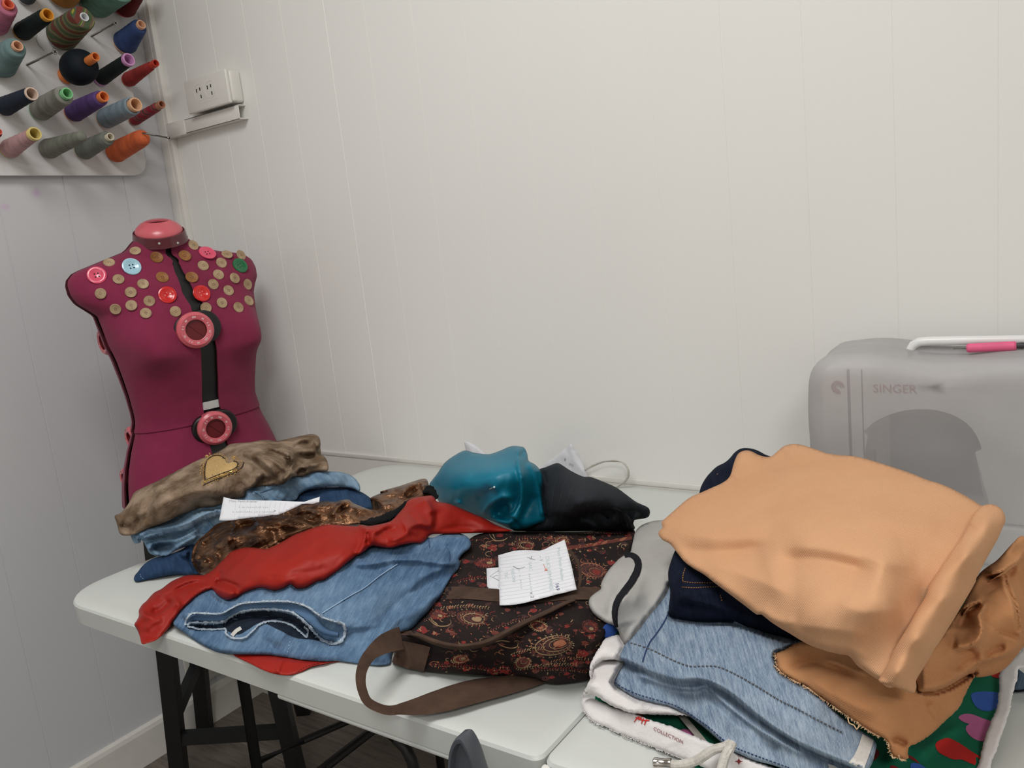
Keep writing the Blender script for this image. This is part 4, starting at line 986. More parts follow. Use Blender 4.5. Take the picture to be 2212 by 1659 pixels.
LAY['teal'] = Cloth(cT([(95, 375), (120, 330), (155, 285), (210, 205), (285, 150), (360, 114), (420, 128), (480, 138), (540, 141), (590, 128), (640, 108), (690, 86), (730, 80), (770, 84), (802, 92), (826, 140), (836, 190), (880, 216), (915, 250), (935, 290), (942, 340), (935, 420), (940, 500), (952, 580), (958, 636), (900, 664), (850, 685), (800, 700), (740, 708), (690, 696), (640, 672), (560, 640), (480, 612), (400, 585), (340, 560), (250, 530), (170, 500), (140, 440)]),
    [(929, 1048, .80), (945, 1000, .835), (982, 983, .85), (1004, 973, .86), (1056, 981, .868), (1085, 971, .876), (1110, 963, .88), (1133, 967, .876), (1142, 995, .865), (1168, 1018, .845), (1172, 1060, .815), (1177, 1124, .768), (1114, 1144, .762), (1070, 1135, .765), (1020, 1112, .775), (950, 1085, .785), (1060, 1070, .83), (1000, 1040, .845), (1060, 1020, .868), (1115, 1020, .865), (1130, 1090, .80), (1090, 1110, .79), (960, 1050, .82)],
    [(cT([(750, 90), (755, 150), (752, 220), (775, 300), (785, 400), (780, 480), (750, 560), (700, 620)]), 30, 4, .013, .05), (cT([(770, 175), (790, 130), (808, 100)]), 5, 8, -.010),
     (cT([(820, 200), (870, 270), (905, 380), (925, 500), (940, 620)]), 14, 4, .007, .1), (cT([(880, 230), (925, 300), (935, 400)]), 8, 3, .005),
     (cT([(480, 610), (530, 540), (590, 490), (650, 466), (705, 472), (722, 505)]), 10, 4, .010, .15), (cT([(724, 505), (700, 560), (700, 610), (710, 640), (660, 648), (560, 628)]), 5, 5, .007, .15),
     (cT([(590, 610), (630, 560), (670, 525), (695, 510)]), 11, 12, -.014), (cT([(560, 610), (620, 590), (670, 610)]), 8, 8, -.006),
     (cT([(520, 640), (600, 655), (690, 660), (760, 600), (790, 520)]), 10, 10, .006), (cT([(790, 660), (800, 580), (850, 500), (860, 420)]), 9, 9, -.006),
     (cT([(300, 520), (312, 500), (320, 490)]), 4, 10, .006), (cT([(430, 470), (500, 450), (560, 400), (580, 385)]), 8, 14, -.004), (cT([(160, 330), (280, 270), (430, 250)]), 30, 30, .003)],
    rim=(.011, 13), noise=(.0016, .05), step=4, crumple=[(8, -60, 20, 70, 8, .004, 3), (8, -60, 40, 34, 5, .0016, 4)])
# left pile
LAY['redbase'] = Cloth([(500, 1400), (504, 1414), (520, 1424), (545, 1436), (565, 1446), (590, 1455), (622, 1459), (650, 1452), (672, 1441), (700, 1434), (735, 1429), (790, 1425), (760, 1395), (600, 1380)],
    [(504, 1414, .7435), (560, 1440, .744), (622, 1459, .7425), (672, 1441, .743), (735, 1429, .743), (600, 1400, .75), (700, 1410, .75)],
    [([(600, 1455), (604, 1438), (615, 1422), (622, 1412)], 9, 4, .004, .1)], rim=(.002, 4), noise=(.0004, .02), step=4, minz=TZ+.001)
LAY['jeans'] = Cloth([(374, 1345), (376, 1330), (392, 1308), (418, 1285), (450, 1255), (600, 1200), (800, 1150)]+cB([(640, 640), (700, 620), (760, 613), (820, 617), (862, 640), (878, 675), (868, 705), (830, 735), (805, 770), (812, 790), (802, 828), (765, 868), (735, 920), (700, 985), (660, 1035), (620, 1085), (575, 1130), (520, 1185), (445, 1220), (420, 1260), (405, 1310), (402, 1360), (392, 1392), (330, 1402), (240, 1395), (150, 1385), (80, 1376)])+[(705, 1429), (660, 1426), (620, 1420), (580, 1415), (540, 1414), (505, 1413), (470, 1409), (440, 1395), (415, 1380), (395, 1365), (380, 1355)],
    [(374, 1345, .757), (400, 1300, .77), (430, 1280, .775), (420, 1375, .748), (470, 1407, .743), (580, 1413, .744), (650, 1423, .744), (780, 1431, .743), (842, 1430, .743), (500, 1330, .778), (600, 1305, .788), (700, 1290, .79), (800, 1250, .795), (850, 1190, .80), (930, 1165, .80), (1000, 1158, .795), (1015, 1180, .788), (985, 1225, .775), (940, 1300, .763), (880, 1370, .750), (640, 1392, .755), (500, 1390, .758), (800, 1340, .775), (740, 1375, .765), (650, 1350, .775)],
    [(cB([(-300, 1290), (-200, 1180), (0, 1090), (200, 950), (330, 870), (440, 800)]), 9, 9, .0035, .05),
     (cB([(150, 800), (280, 800), (420, 775), (540, 775), (660, 790), (760, 800), (808, 770)]), 22, 5, .012, .1), (cB([(240, 770), (380, 740), (560, 730), (680, 700), (760, 690), (850, 650)]), 6, 12, -.005), (cB([(230, 715), (420, 705), (600, 665), (640, 690)]), 8, 10, .004),
     (cB([(720, 950), (620, 1010), (500, 1080), (380, 1190), (290, 1300), (250, 1360)]), 20, 6, .012, .1), (cB([(770, 840), (640, 900), (500, 980), (380, 1090), (300, 1200)]), 12, 20, -.008), (cB([(790, 800), (640, 850), (560, 900), (480, 990)]), 6, 16, .006), (cB([(780, 830), (700, 900), (600, 960), (520, 1030), (470, 1100)]), 5, 10, -.007), (cB([(640, 1000), (500, 1080), (420, 1180)]), 8, 8, -.005),
     (cF([(1110, 790), (1160, 745), (1320, 740), (1450, 680), (1700, 670), (1830, 700), (1930, 770), (2050, 800), (2065, 850)]), 40, 4, .010, .03),
     (cF([(1150, 815), (1330, 810), (1400, 770), (1560, 755), (1750, 790), (1850, 860), (1950, 905), (2030, 910)]), 9, 9, -.017, .06),
     (cF([(1100, 860), (1250, 930), (1500, 985), (1800, 1000)]), 14, 12, .004), (cF([(1310, 940), (1350, 900), (1330, 850)]), 4, 4, -.003), (cF([(1600, 880), (1620, 930), (1660, 970)]), 4, 4, -.003),
     (cF([(2060, 700), (2120, 840), (2250, 830), (2500, 760)]), 18, 24, -.004)], rim=(.009, 12), noise=(.0022, .04), step=4.5, crumple=[(14, -40, 25, 60, 8, .0025, 12), (20, -35, 40, 28, 4, .0012, 13)])
LAY['dkjeans'] = Cloth(cA([(182, 1226), (186, 1195), (215, 1160), (250, 1115), (300, 1075), (360, 1045), (440, 1030), (560, 985), (680, 900), (900, 800), (1200, 650), (1480, 560), (1540, 515), (1620, 495), (1720, 487), (1820, 487), (1900, 492), (1960, 512), (2010, 535), (2060, 570), (2110, 610), (2136, 640), (2120, 662), (2040, 672), (1900, 720), (1400, 900), (1000, 1120), (800, 1180), (690, 1178), (600, 1185), (520, 1182), (430, 1195), (340, 1215), (250, 1232), (200, 1240)]),
    [(290, 1252, .744), (300, 1225, .757), (330, 1208, .768), (380, 1200, .77), (450, 1170, .778), (400, 1240, .747), (470, 1235, .75), (600, 1120, .80), (700, 1070, .81), (700, 1055, .818), (760, 1053, .805), (800, 1080, .785), (820, 1094, .775), (760, 1100, .79), (560, 1190, .775), (420, 1215, .765)],
    [(cA([(560, 1010), (540, 1040), (580, 1070), (660, 1060)]), 8, 14, -.012), (cA([(1480, 570), (1560, 520), (1700, 500), (1900, 500)]), 4, 20, .005, .05), (cA([(2020, 560), (2045, 600), (2035, 660)]), 8, 4, .004, .1), (cA([(230, 1200), (400, 1140), (560, 1120)]), 20, 14, .004)], rim=(.009, 12), noise=(.002, .03), step=4.5, crumple=[(8, -15, 20, 50, 6, .0022, 15)])
LAY['ltjeans'] = Cloth(cA([(158, 860), (165, 900), (188, 938), (235, 928), (236, 905), (262, 930), (285, 975), (302, 1010), (345, 1032), (400, 1036), (450, 1034), (520, 990), (620, 955), (740, 930), (900, 860), (1100, 740), (1300, 650), (1470, 590), (1500, 548), (1560, 512), (1640, 493), (1760, 485), (1860, 490), (1930, 500), (1978, 524), (1984, 490), (1972, 455), (1940, 415), (1890, 385), (1830, 368), (1740, 362), (1600, 360), (1350, 420), (1000, 500), (700, 580), (300, 760)]),
    [(284, 1155, .795), (292, 1173, .785), (330, 1195, .768), (365, 1201, .762), (390, 1185, .77), (440, 1172, .777), (350, 1140, .80), (450, 1110, .82), (560, 1070, .838), (650, 1040, .845), (720, 1018, .845), (765, 1030, .825), (778, 1055, .808), (700, 1060, .818), (600, 1100, .81), (500, 1150, .79)],
    [(cA([(236, 905), (300, 880), (420, 850), (600, 820), (700, 760), (900, 690)]), 18, 3, .010, .02), (cA([(200, 900), (300, 835), (460, 815), (600, 780), (740, 710), (900, 650)]), 14, 3, .008, .02),
     (cA([(250, 940), (330, 900), (420, 880), (560, 850), (720, 760)]), 4, 12, -.008), (cA([(300, 1000), (320, 950), (400, 925), (500, 920), (600, 880), (700, 820)]), 14, 4, .009, .05), (cA([(330, 1000), (360, 960), (430, 950), (520, 950)]), 6, 14, -.014),
     (cA([(470, 1020), (540, 960), (640, 900), (740, 870)]), 10, 5, .007), (cA([(1130, 520), (1180, 540), (1230, 600)]), 4, 10, .005, .05),
     (cA([(1500, 540), (1600, 470), (1750, 430), (1900, 440)]), 22, 30, .005), (cA([(1320, 470), (1420, 520), (1480, 590)]), 20, 20, -.004), (cA([(1300, 520), (1400, 580)]), 14, 14, .004)], rim=(.008, 10), noise=(.002, .025), step=4, gain=2.8, crumple=[(14, -20, 14, 60, 5, .0014, 14)])
LAY['brown'] = Cloth(cA([(28, 716), (40, 760), (55, 800), (62, 845), (85, 870), (128, 876), (180, 866), (240, 840), (320, 805), (400, 778), (460, 755), (540, 715), (600, 692), (660, 668), (720, 650), (800, 645), (860, 630), (900, 612), (940, 588), (1000, 578), (1055, 570), (1068, 545), (1075, 520), (1110, 500), (1150, 490), (1200, 478), (1300, 474), (1370, 466), (1420, 425), (1460, 402), (1520, 404), (1555, 396), (1600, 372), (1660, 362), (1720, 362), (1732, 340), (1728, 300), (1712, 262), (1690, 236), (1652, 226), (1640, 205), (1664, 170), (1668, 140), (1658, 92), (1628, 70), (1590, 65), (1540, 74), (1450, 92), (1380, 108), (1315, 122), (1260, 112), (1200, 112), (1120, 128), (1040, 135), (950, 145), (900, 178), (850, 206), (780, 238), (700, 268), (600, 318), (500, 370), (420, 412), (350, 448), (280, 478), (230, 502), (185, 530), (160, 575), (130, 630), (80, 690)]),
    [(250, 1120, .832), (258, 1150, .812), (280, 1158, .806), (330, 1135, .818), (430, 1098, .828), (480, 1086, .834), (525, 1073, .84), (284, 1075, .855), (335, 1040, .875), (400, 1005, .892), (470, 973, .902), (510, 958, .908), (560, 950, .908), (600, 952, .90), (640, 945, .90), (680, 937, .902), (692, 950, .895), (690, 980, .875), (708, 1005, .862), (640, 1030, .855), (560, 1045, .857), (610, 1047, .855), (450, 1050, .872), (540, 995, .898), (620, 990, .89), (350, 1090, .855), (400, 1070, .86)],
    [(cA([(60, 800), (160, 760), (330, 640), (520, 560), (700, 520), (900, 540), (1050, 520)]), 30, 30, .008), (cA([(290, 780), (280, 680), (310, 600), (380, 520)]), 10, 10, -.006), (cA([(160, 870), (200, 790), (230, 700)]), 8, 9, -.006),
     (cA([(60, 780), (130, 810), (190, 800)]), 8, 8, -.006), (cA([(640, 670), (720, 610), (850, 600), (930, 570)]), 8, 10, -.004), (cA([(1075, 520), (1160, 440), (1190, 380), (1180, 350)]), 10, 6, .008),
     (cA([(950, 240), (1060, 210), (1200, 270), (1300, 360), (1340, 400)]), 10, 10, .007), (cA([(1000, 230), (1130, 290), (1230, 370), (1300, 410)]), 8, 8, -.006), (cA([(1100, 210), (1260, 260), (1360, 330), (1430, 400)]), 9, 5, .008),
     (cA([(1230, 170), (1340, 200), (1430, 250), (1445, 300), (1420, 370), (1370, 430)]), 12, 4, .012, .05), (cA([(1450, 255), (1470, 310), (1440, 380)]), 6, 12, -.010),
     (cA([(1315, 122), (1360, 165), (1400, 220), (1440, 250)]), 10, 5, .007), (cA([(1420, 230), (1520, 200), (1600, 205), (1650, 180)]), 8, 6, .006), (cA([(1380, 140), (1450, 150), (1500, 110), (1560, 90), (1630, 110)]), 6, 8, .006),
     (cA([(1450, 240), (1560, 240), (1640, 222)]), 6, 9, -.008), (cA([(1440, 200), (1480, 150), (1540, 140), (1600, 150)]), 5, 5, -.006), (cA([(1600, 120), (1640, 140), (1640, 180)]), 5, 5, .005),
     (cA([(1370, 460), (1440, 380), (1520, 330), (1620, 310), (1700, 290)]), 8, 6, .006), (cA([(1470, 395), (1500, 355), (1545, 350), (1560, 375)]), 4, 4, -.010), (cA([(1520, 350), (1555, 345), (1556, 385)]), 5, 4, .006),
     (cA([(1190, 480), (1180, 440), (1230, 430), (1370, 440)]), 6, 9, -.009), (cA([(1240, 470), (1300, 440), (1400, 430)]), 5, 5, .005), (cA([(1100, 540), (1120, 500), (1200, 440)]), 5, 6, -.006)],
    rim=(.010, 12), noise=(.0035, .025), step=3.8, gain=3.0, crumple=[(22, -25, 45, 46, 6, .0022, 7), (40, -20, 60, 24, 4, .0010, 8)])
LAY['bronze'] = Cloth(cA([(643, 1050), (650, 995), (672, 940), (700, 905), (760, 858), (830, 790), (900, 760), (960, 745), (1100, 720), (1250, 700), (1400, 660), (1520, 622), (1620, 605), (1700, 598), (1780, 604), (1840, 590), (1890, 586), (1925, 612), (1990, 640), (2060, 664), (2130, 664), (2140, 630), (2100, 600), (2062, 578), (2120, 546), (2200, 520)])+cB([(335, 365), (400, 345), (455, 330), (520, 308), (585, 288), (612, 290), (622, 312), (628, 330), (645, 345), (668, 368), (680, 398), (670, 412), (640, 415), (560, 420), (490, 440), (440, 500), (400, 540), (330, 565), (262, 570), (215, 560), (100, 575), (0, 590), (-80, 620)])+cA([(1600, 880), (1350, 980), (1200, 1030), (1000, 1080), (830, 1170), (745, 1186), (700, 1172), (668, 1125), (650, 1090)]),
    [(418, 1200, .762), (424, 1170, .78), (445, 1150, .797), (480, 1125, .812), (560, 1113, .825), (640, 1090, .832), (700, 1083, .835), (755, 1080, .835), (790, 1098, .82), (840, 1060, .825), (915, 1036, .83), (925, 1050, .826), (944, 1075, .812), (860, 1110, .815), (780, 1130, .815), (700, 1140, .815), (600, 1175, .80), (520, 1200, .788), (440, 1238, .752), (480, 1210, .775), (560, 1150, .818), (650, 1120, .826)],
    [(cA([(660, 1090), (680, 1000), (730, 920), (800, 870), (930, 800), (960, 760)]), 6, 24, .009, .05), (cA([(1000, 770), (960, 850), (880, 930), (780, 990)]), 10, 8, .010), (cA([(940, 880), (1000, 820), (1040, 790), (1180, 780)]), 12, 16, -.018), (cA([(720, 960), (760, 920), (820, 880)]), 6, 10, -.008),
     (cA([(860, 990), (960, 900), (1080, 880), (1200, 900), (1300, 880)]), 8, 6, .009), (cA([(1080, 880), (1110, 830), (1180, 800), (1320, 810), (1400, 830)]), 7, 6, .009), (cA([(860, 1020), (1000, 950), (1100, 930), (1280, 920)]), 8, 5, .007),
     (cA([(1100, 740), (1300, 770), (1450, 800), (1560, 820)]), 6, 8, .007), (cA([(1120, 760), (1320, 800), (1440, 820), (1540, 835)]), 5, 5, -.007), (cA([(1200, 730), (1380, 745), (1520, 770), (1620, 800)]), 5, 5, .005), (cA([(1350, 700), (1480, 720), (1600, 760), (1680, 770)]), 5, 5, -.006),
     (cA([(1440, 660), (1580, 680), (1720, 720)]), 6, 6, .006), (cA([(1740, 730), (1800, 660), (1850, 610), (1890, 600)]), 6, 6, .008), (cA([(1780, 720), (1840, 650), (1880, 640), (1900, 670)]), 5, 6, -.008), (cA([(1600, 640), (1720, 640), (1800, 620)]), 5, 6, .005),
     (cA([(700, 1150), (720, 1090), (800, 1030), (880, 1060)]), 8, 8, .008), (cA([(690, 1060), (760, 1050), (840, 1090)]), 5, 5, -.006), (cA([(1300, 960), (1360, 900), (1440, 860), (1560, 820), (1680, 790)]), 5, 5, .006),
     (cB([(470, 400), (480, 360), (520, 330), (570, 320)]), 5, 6, .007), (cB([(500, 410), (510, 370), (560, 350)]), 4, 5, -.006), (cB([(330, 460), (400, 440), (450, 400)]), 6, 6, .006), (cB([(100, 440), (200, 470), (330, 470)]), 6, 6, .006), (cB([(0, 500), (120, 500), (200, 520)]), 5, 5, .005), (cB([(560, 300), (590, 330), (600, 380)]), 5, 4, .006)],
    rim=(.008, 9), noise=(.004, .014), step=3.6, stretch=(.8, 1.2), gain=2.2, crumple=[(55, -18, 12, 80, 3.6, .0035, 9), (50, -20, 20, 44, 2.6, .0022, 10)])
LAY['red'] = Cloth([(307, 1391), (302, 1375), (297, 1362), (290, 1349), (295, 1341), (300, 1330), (300, 1318), (308, 1305)]+cA([(275, 1400), (340, 1330), (400, 1298), (450, 1260), (500, 1228), (600, 1190), (690, 1186), (740, 1186), (790, 1160), (830, 1130), (870, 1085), (910, 1050), (950, 1005), (1000, 985), (1060, 970), (1110, 968), (1180, 976), (1240, 978), (1300, 955), (1350, 930), (1450, 872), (1520, 845), (1600, 815), (1700, 787), (1760, 785), (1850, 792), (1960, 798)])+cB([(215, 562), (262, 570), (330, 560), (400, 540), (440, 500), (480, 455), (500, 420), (545, 400), (600, 392), (640, 388), (662, 402), (672, 422), (750, 438), (830, 470), (900, 500), (960, 525), (1020, 560), (1075, 582), (1122, 598), (1080, 606), (1000, 610), (900, 612), (800, 616), (700, 618), (640, 622), (610, 650), (580, 672), (530, 672), (470, 682), (400, 700), (330, 694), (290, 688), (262, 702), (240, 722), (200, 745), (150, 780), (100, 822), (50, 860), (0, 892)])+cA([(1640, 1240), (1570, 1280), (1520, 1296), (1470, 1292), (1430, 1262), (1380, 1290), (1300, 1312), (1200, 1290), (1120, 1306), (1050, 1335), (1000, 1368), (960, 1382), (920, 1387), (875, 1368), (840, 1340), (815, 1310), (800, 1300), (740, 1320), (680, 1355), (620, 1410), (560, 1465), (510, 1530), (480, 1570)])+[(368, 1352), (355, 1368), (345, 1377), (335, 1384), (320, 1389)],
    [(307, 1391, .733), (290, 1349, .753), (330, 1290, .765), (345, 1379, .742), (365, 1356, .75), (400, 1250, .775), (450, 1222, .783), (400, 1310, .768), (450, 1265, .775), (460, 1275, .773), (500, 1293, .775), (500, 1210, .80), (540, 1184, .812), (600, 1172, .82), (700, 1133, .836), (780, 1136, .836), (560, 1278, .785), (650, 1268, .795), (700, 1250, .80), (640, 1220, .822), (560, 1240, .808), (740, 1195, .825), (800, 1160, .832), (850, 1112, .836), (880, 1082, .838), (930, 1075, .835), (1000, 1110, .80), (1105, 1146, .772), (1000, 1150, .782), (930, 1155, .80), (880, 1175, .815), (800, 1182, .815)],
    [(cA([(860, 1140), (900, 1200), (1000, 1260), (1200, 1280), (1400, 1230), (1560, 1150)]), 60, 30, .006), (cA([(800, 1270), (880, 1240), (960, 1260), (1040, 1300)]), 5, 7, -.008), (cA([(810, 1290), (870, 1300), (950, 1330), (1010, 1330)]), 8, 12, .009), (cA([(830, 1270), (860, 1230), (865, 1180), (890, 1150)]), 5, 5, -.006),
     (cA([(230, 1480), (300, 1520), (400, 1500), (480, 1440), (560, 1390)]), 6, 12, .010, .1), (cA([(300, 1480), (380, 1475), (440, 1430), (500, 1380)]), 10, 10, -.012), (cA([(300, 1400), (420, 1330), (600, 1240), (760, 1210)]), 10, 6, .006), (cA([(480, 1330), (620, 1260), (760, 1240)]), 5, 5, -.005), (cA([(560, 1380), (700, 1290), (790, 1260)]), 6, 6, .004),
     (cA([(260, 1640), (330, 1570), (420, 1540)]), 8, 8, .004), (cA([(2030, 810), (2020, 880), (2000, 960), (1960, 1030)]), 24, 4, .009, .05), (cA([(2040, 830), (2050, 900), (2030, 960)]), 4, 10, -.008),
     (cB([(270, 620), (320, 600), (400, 545), (450, 500)]), 8, 6, .006), (cB([(480, 600), (560, 560), (640, 570), (650, 500), (620, 440), (600, 400)]), 20, 5, .010, .05), (cB([(640, 600), (660, 540), (640, 480)]), 4, 10, -.008),
     (cB([(370, 660), (450, 640), (520, 600), (560, 640)]), 6, 8, .006), (cB([(300, 640), (360, 600), (440, 580)]), 8, 8, -.004), (cB([(660, 440), (760, 480), (900, 540), (1040, 590)]), 14, 20, .005), (cB([(640, 610), (800, 580), (950, 590)]), 8, 8, -.004), (cB([(500, 480), (540, 520), (580, 560)]), 5, 6, -.004)],
    rim=(.010, 12), noise=(.0018, .035), step=4, crumple=[(12, -28, 14, 80, 7, .0030, 5), (12, -30, 20, 44, 4, .0016, 6)])
LAY['note1'] = Cloth([(483, 1073.5), (500, 1078), (520, 1080), (560, 1081), (600, 1081.5), (630, 1083), (657, 1084), (675, 1078), (691, 1073), (689.5, 1085), (682, 1086.5), (675, 1089), (664, 1088), (652, 1089), (640, 1095), (625, 1102), (612, 1108), (597, 1113), (588, 1112.5), (570, 1115.5), (541, 1118), (520, 1121), (500, 1124), (487, 1124.8), (473.5, 1124)],
    [(483, 1073.5, .860), (474, 1124, .835), (600, 1081, .862), (597, 1113, .845), (656, 1084, .862), (690, 1075, .868), (688, 1086, .862), (541, 1118, .84), (530, 1095, .852)], rim=(.0003, 3), noise=(.0, .03), smooth=False, margin=.002, step=6)
# bag extras
LAY['note2s'] = Cloth(cN([(60, 597), (130, 590), (225, 582), (225, 857), (70, 848)]), [(1052, 1228, .790), (1080, 1226, .797), (1054, 1274, .792), (1080, 1275, .797)], rim=(.0003, 3), smooth=False, margin=.001, step=8)
LAY['note2'] = Cloth(cN([(200, 440), (330, 402), (390, 386), (450, 380), (530, 377), (610, 380), (690, 385), (750, 370), (800, 345), (850, 318), (920, 286), (993, 252), (1015, 330), (1040, 420), (1075, 560), (1105, 700), (1137, 848), (1050, 870), (1000, 885), (900, 906), (800, 935), (720, 955), (650, 972), (570, 995), (500, 1012), (420, 1026), (350, 1034), (280, 1038), (217, 1038), (212, 800), (206, 600)]),
    [(1076, 1200, .797), (1120, 1188, .812), (1165, 1190, .808), (1190, 1180, .815), (1220, 1166, .822), (1079, 1307, .806), (1130, 1303, .812), (1185, 1290, .817), (1245, 1274, .816), (1150, 1245, .818), (1232, 1220, .820)], rim=(.0003, 3), noise=(0, 1), smooth=False, margin=.002, step=8)
LAY['grey'] = Cloth(cC([(700, 185), (640, 178), (590, 182), (545, 195), (505, 215), (478, 245), (466, 290), (455, 340), (445, 372), (405, 392), (380, 410), (350, 440), (315, 480), (290, 520), (272, 560), (270, 590), (240, 612), (212, 635), (200, 660), (202, 692), (225, 735), (260, 765), (310, 795), (345, 805), (372, 835), (385, 870), (405, 905), (425, 920), (470, 880), (560, 780), (700, 640), (760, 500), (800, 350), (780, 240)]),
    [(1425, 1125, .775), (1395, 1133, .77), (1372, 1150, .775), (1362, 1190, .79), (1340, 1205, .80), (1300, 1262, .815), (1273, 1300, .818), (1285, 1332, .807), (1325, 1352, .80), (1345, 1385, .785), (1375, 1370, .79), (1340, 1280, .818), (1380, 1260, .815), (1400, 1200, .805), (1440, 1160, .80), (1450, 1240, .82), (1400, 1320, .80)],
    [(cC([(380, 830), (360, 760), (375, 690), (430, 610), (490, 520), (500, 440), (460, 390)]), 7, 22, .009, .05), (cC([(270, 600), (330, 560), (400, 480), (430, 420)]), 18, 16, .003), (cC([(340, 800), (335, 700), (360, 620), (430, 540)]), 14, 4, -.005), (cC([(520, 230), (540, 400), (500, 600), (440, 760)]), 20, 20, .003), (cC([(480, 260), (600, 200)]), 6, 14, .003)],
    rim=(.009, 11), noise=(.0015, .04), crumple=[(6, -60, 30, 50, 9, .0018, 16)])
LAY['pale'] = Cloth(cC([(690, 560), (672, 600), (640, 650), (600, 702), (550, 762), (500, 828), (450, 890), (420, 915), (398, 955), (385, 988), (386, 1008), (402, 1020), (404, 1045), (388, 1065), (370, 1100), (350, 1140), (352, 1160), (375, 1178), (425, 1210), (480, 1240), (540, 1258), (610, 1275), (680, 1290), (740, 1318), (790, 1345), (850, 1388), (900, 1428), (960, 1480), (1010, 1525), (1060, 1558), (1130, 1590), (1200, 1618), (1290, 1640), (1370, 1668), (1500, 1720)])+cD([(900, 1760), (985, 1655), (1010, 1600), (1035, 1500), (1036, 1470), (1000, 1420)])+cC([(1700, 1350), (1560, 1200), (1500, 1000), (1400, 850), (1000, 650)]),
    [(1445, 1280, .812), (1400, 1340, .797), (1355, 1390, .785), (1341, 1418, .782), (1345, 1435, .775), (1330, 1478, .765), (1400, 1514, .765), (1500, 1557, .765), (1580, 1620, .765), (1690, 1660, .765), (1800, 1655, .77), (1870, 1640, .775), (1885, 1600, .78), (1500, 1410, .81), (1450, 1440, .80), (1650, 1450, .82), (1750, 1530, .81), (1600, 1340, .83), (1700, 1570, .79), (1600, 1520, .79), (1500, 1490, .785)],
    [(cC([(392, 1000), (500, 1045), (600, 1100), (720, 1130), (850, 1125), (950, 1150), (1080, 1230), (1250, 1370), (1450, 1500), (1650, 1590), (1900, 1680)]), 30, 6, .011, .0), (cC([(400, 1030), (520, 1080), (640, 1125), (760, 1155), (880, 1155), (1000, 1210), (1150, 1330), (1350, 1470), (1560, 1580), (1800, 1680)]), 6, 10, -.010, .0),
     (cC([(470, 1090), (600, 1150), (700, 1175), (850, 1190), (900, 1170), (1000, 1260), (1150, 1380), (1300, 1480), (1500, 1590)]), 16, 6, .007, .05), (cC([(500, 1120), (700, 1190), (820, 1200), (900, 1190), (1000, 1290), (1150, 1410), (1350, 1540)]), 6, 14, -.007, .05),
     (cC([(860, 1230), (1000, 1320), (1100, 1410), (1280, 1470), (1400, 1560)]), 12, 16, .006), (cC([(520, 880), (700, 1000), (900, 1000)]), 40, 40, .003)], rim=(.007, 9), noise=(.002, .04), step=3.6, crumple=[(12, 35, 25, 50, 7, .0016, 17)])
LAY['navy'] = Cloth(cE([(120, 1520), (118, 1460), (130, 1410), (155, 1340), (220, 1200), (280, 1080), (300, 1000), (312, 955), (340, 905), (375, 865), (405, 838), (450, 815), (480, 790), (510, 755), (545, 733), (590, 730), (640, 742), (690, 768), (760, 800), (900, 1000), (1100, 1300), (1300, 1500)])+cC([(1500, 800), (1480, 900), (1400, 885), (1290, 860), (1200, 832), (1100, 800), (1000, 788), (900, 788), (800, 780), (740, 770), (700, 762), (678, 740), (675, 700), (682, 650), (684, 600), (676, 560), (672, 500)]),
    [(1447, 1240, .848), (1443, 1290, .83), (1446, 1325, .812), (1460, 1335, .806), (1500, 1342, .808), (1560, 1345, .812), (1640, 1365, .82), (1720, 1380, .825), (1460, 1200, .856), (1510, 1060, .868), (1530, 1030, .875), (1555, 1000, .882), (1590, 970, .89), (1615, 968, .893), (1655, 985, .89), (1700, 1200, .86), (1600, 1290, .845), (1500, 1290, .84), (1540, 1320, .83)],
    [(cC([(760, 470), (740, 560), (770, 620), (1000, 600)]), 6, 10, .003), (cC([(700, 640), (800, 655), (950, 700), (1150, 760), (1300, 820)]), 12, 4, .006), (cC([(720, 680), (850, 685), (1000, 720)]), 4, 10, -.006), (cE([(400, 900), (470, 830), (520, 770)]), 6, 10, .003)],
    rim=(.010, 12), noise=(.0015, .03), step=5)
LAY['pflap'] = Cloth(cD([(232, 745), (300, 715), (380, 672), (430, 655), (520, 650), (800, 600), (1300, 800), (1700, 700), (1830, 900), (1800, 960), (1770, 1020), (1735, 1090), (1700, 1170), (1640, 1235), (1570, 1300), (1500, 1368), (1430, 1420), (1360, 1462), (1300, 1490), (1286, 1530), (1292, 1578), (1262, 1590), (1220, 1582), (1172, 1568), (1150, 1530), (1132, 1480), (1118, 1440), (1060, 1405), (1000, 1372), (930, 1330), (860, 1285), (800, 1240), (740, 1195), (660, 1140), (600, 1100), (540, 1058), (480, 1010), (400, 975), (350, 945), (300, 915), (262, 880), (242, 830)]),
    [(1675, 1411, .828), (1715, 1395, .838), (1740, 1388, .842), (1680, 1440, .822), (1720, 1470, .818), (1780, 1508, .813), (1850, 1560, .803), (1915, 1600, .795), (1925, 1630, .782), (1962, 1636, .782), (1962, 1610, .79), (2020, 1580, .79), (2070, 1530, .795), (2105, 1460, .805), (1900, 1500, .83), (1850, 1450, .842), (1980, 1520, .82), (1780, 1440, .835), (2000, 1450, .84)],
    [(cD([(300, 860), (430, 840), (560, 820), (680, 850), (820, 900), (960, 920)]), 26, 8, -.009), (cD([(560, 810), (700, 830), (860, 890), (980, 915)]), 12, 4, .006), (cD([(420, 900), (600, 1010), (800, 1130), (1060, 1250)]), 20, 26, .004), (cD([(1290, 1490), (1200, 1440), (1150, 1450)]), 5, 8, -.006), (cD([(1540, 1290), (1480, 1200), (1440, 1130)]), 8, 14, .004)],
    rim=(.007, 9), noise=(.0016, .04), fray=1.6, crumple=[(7, 30, 30, 60, 9, .002, 19)])
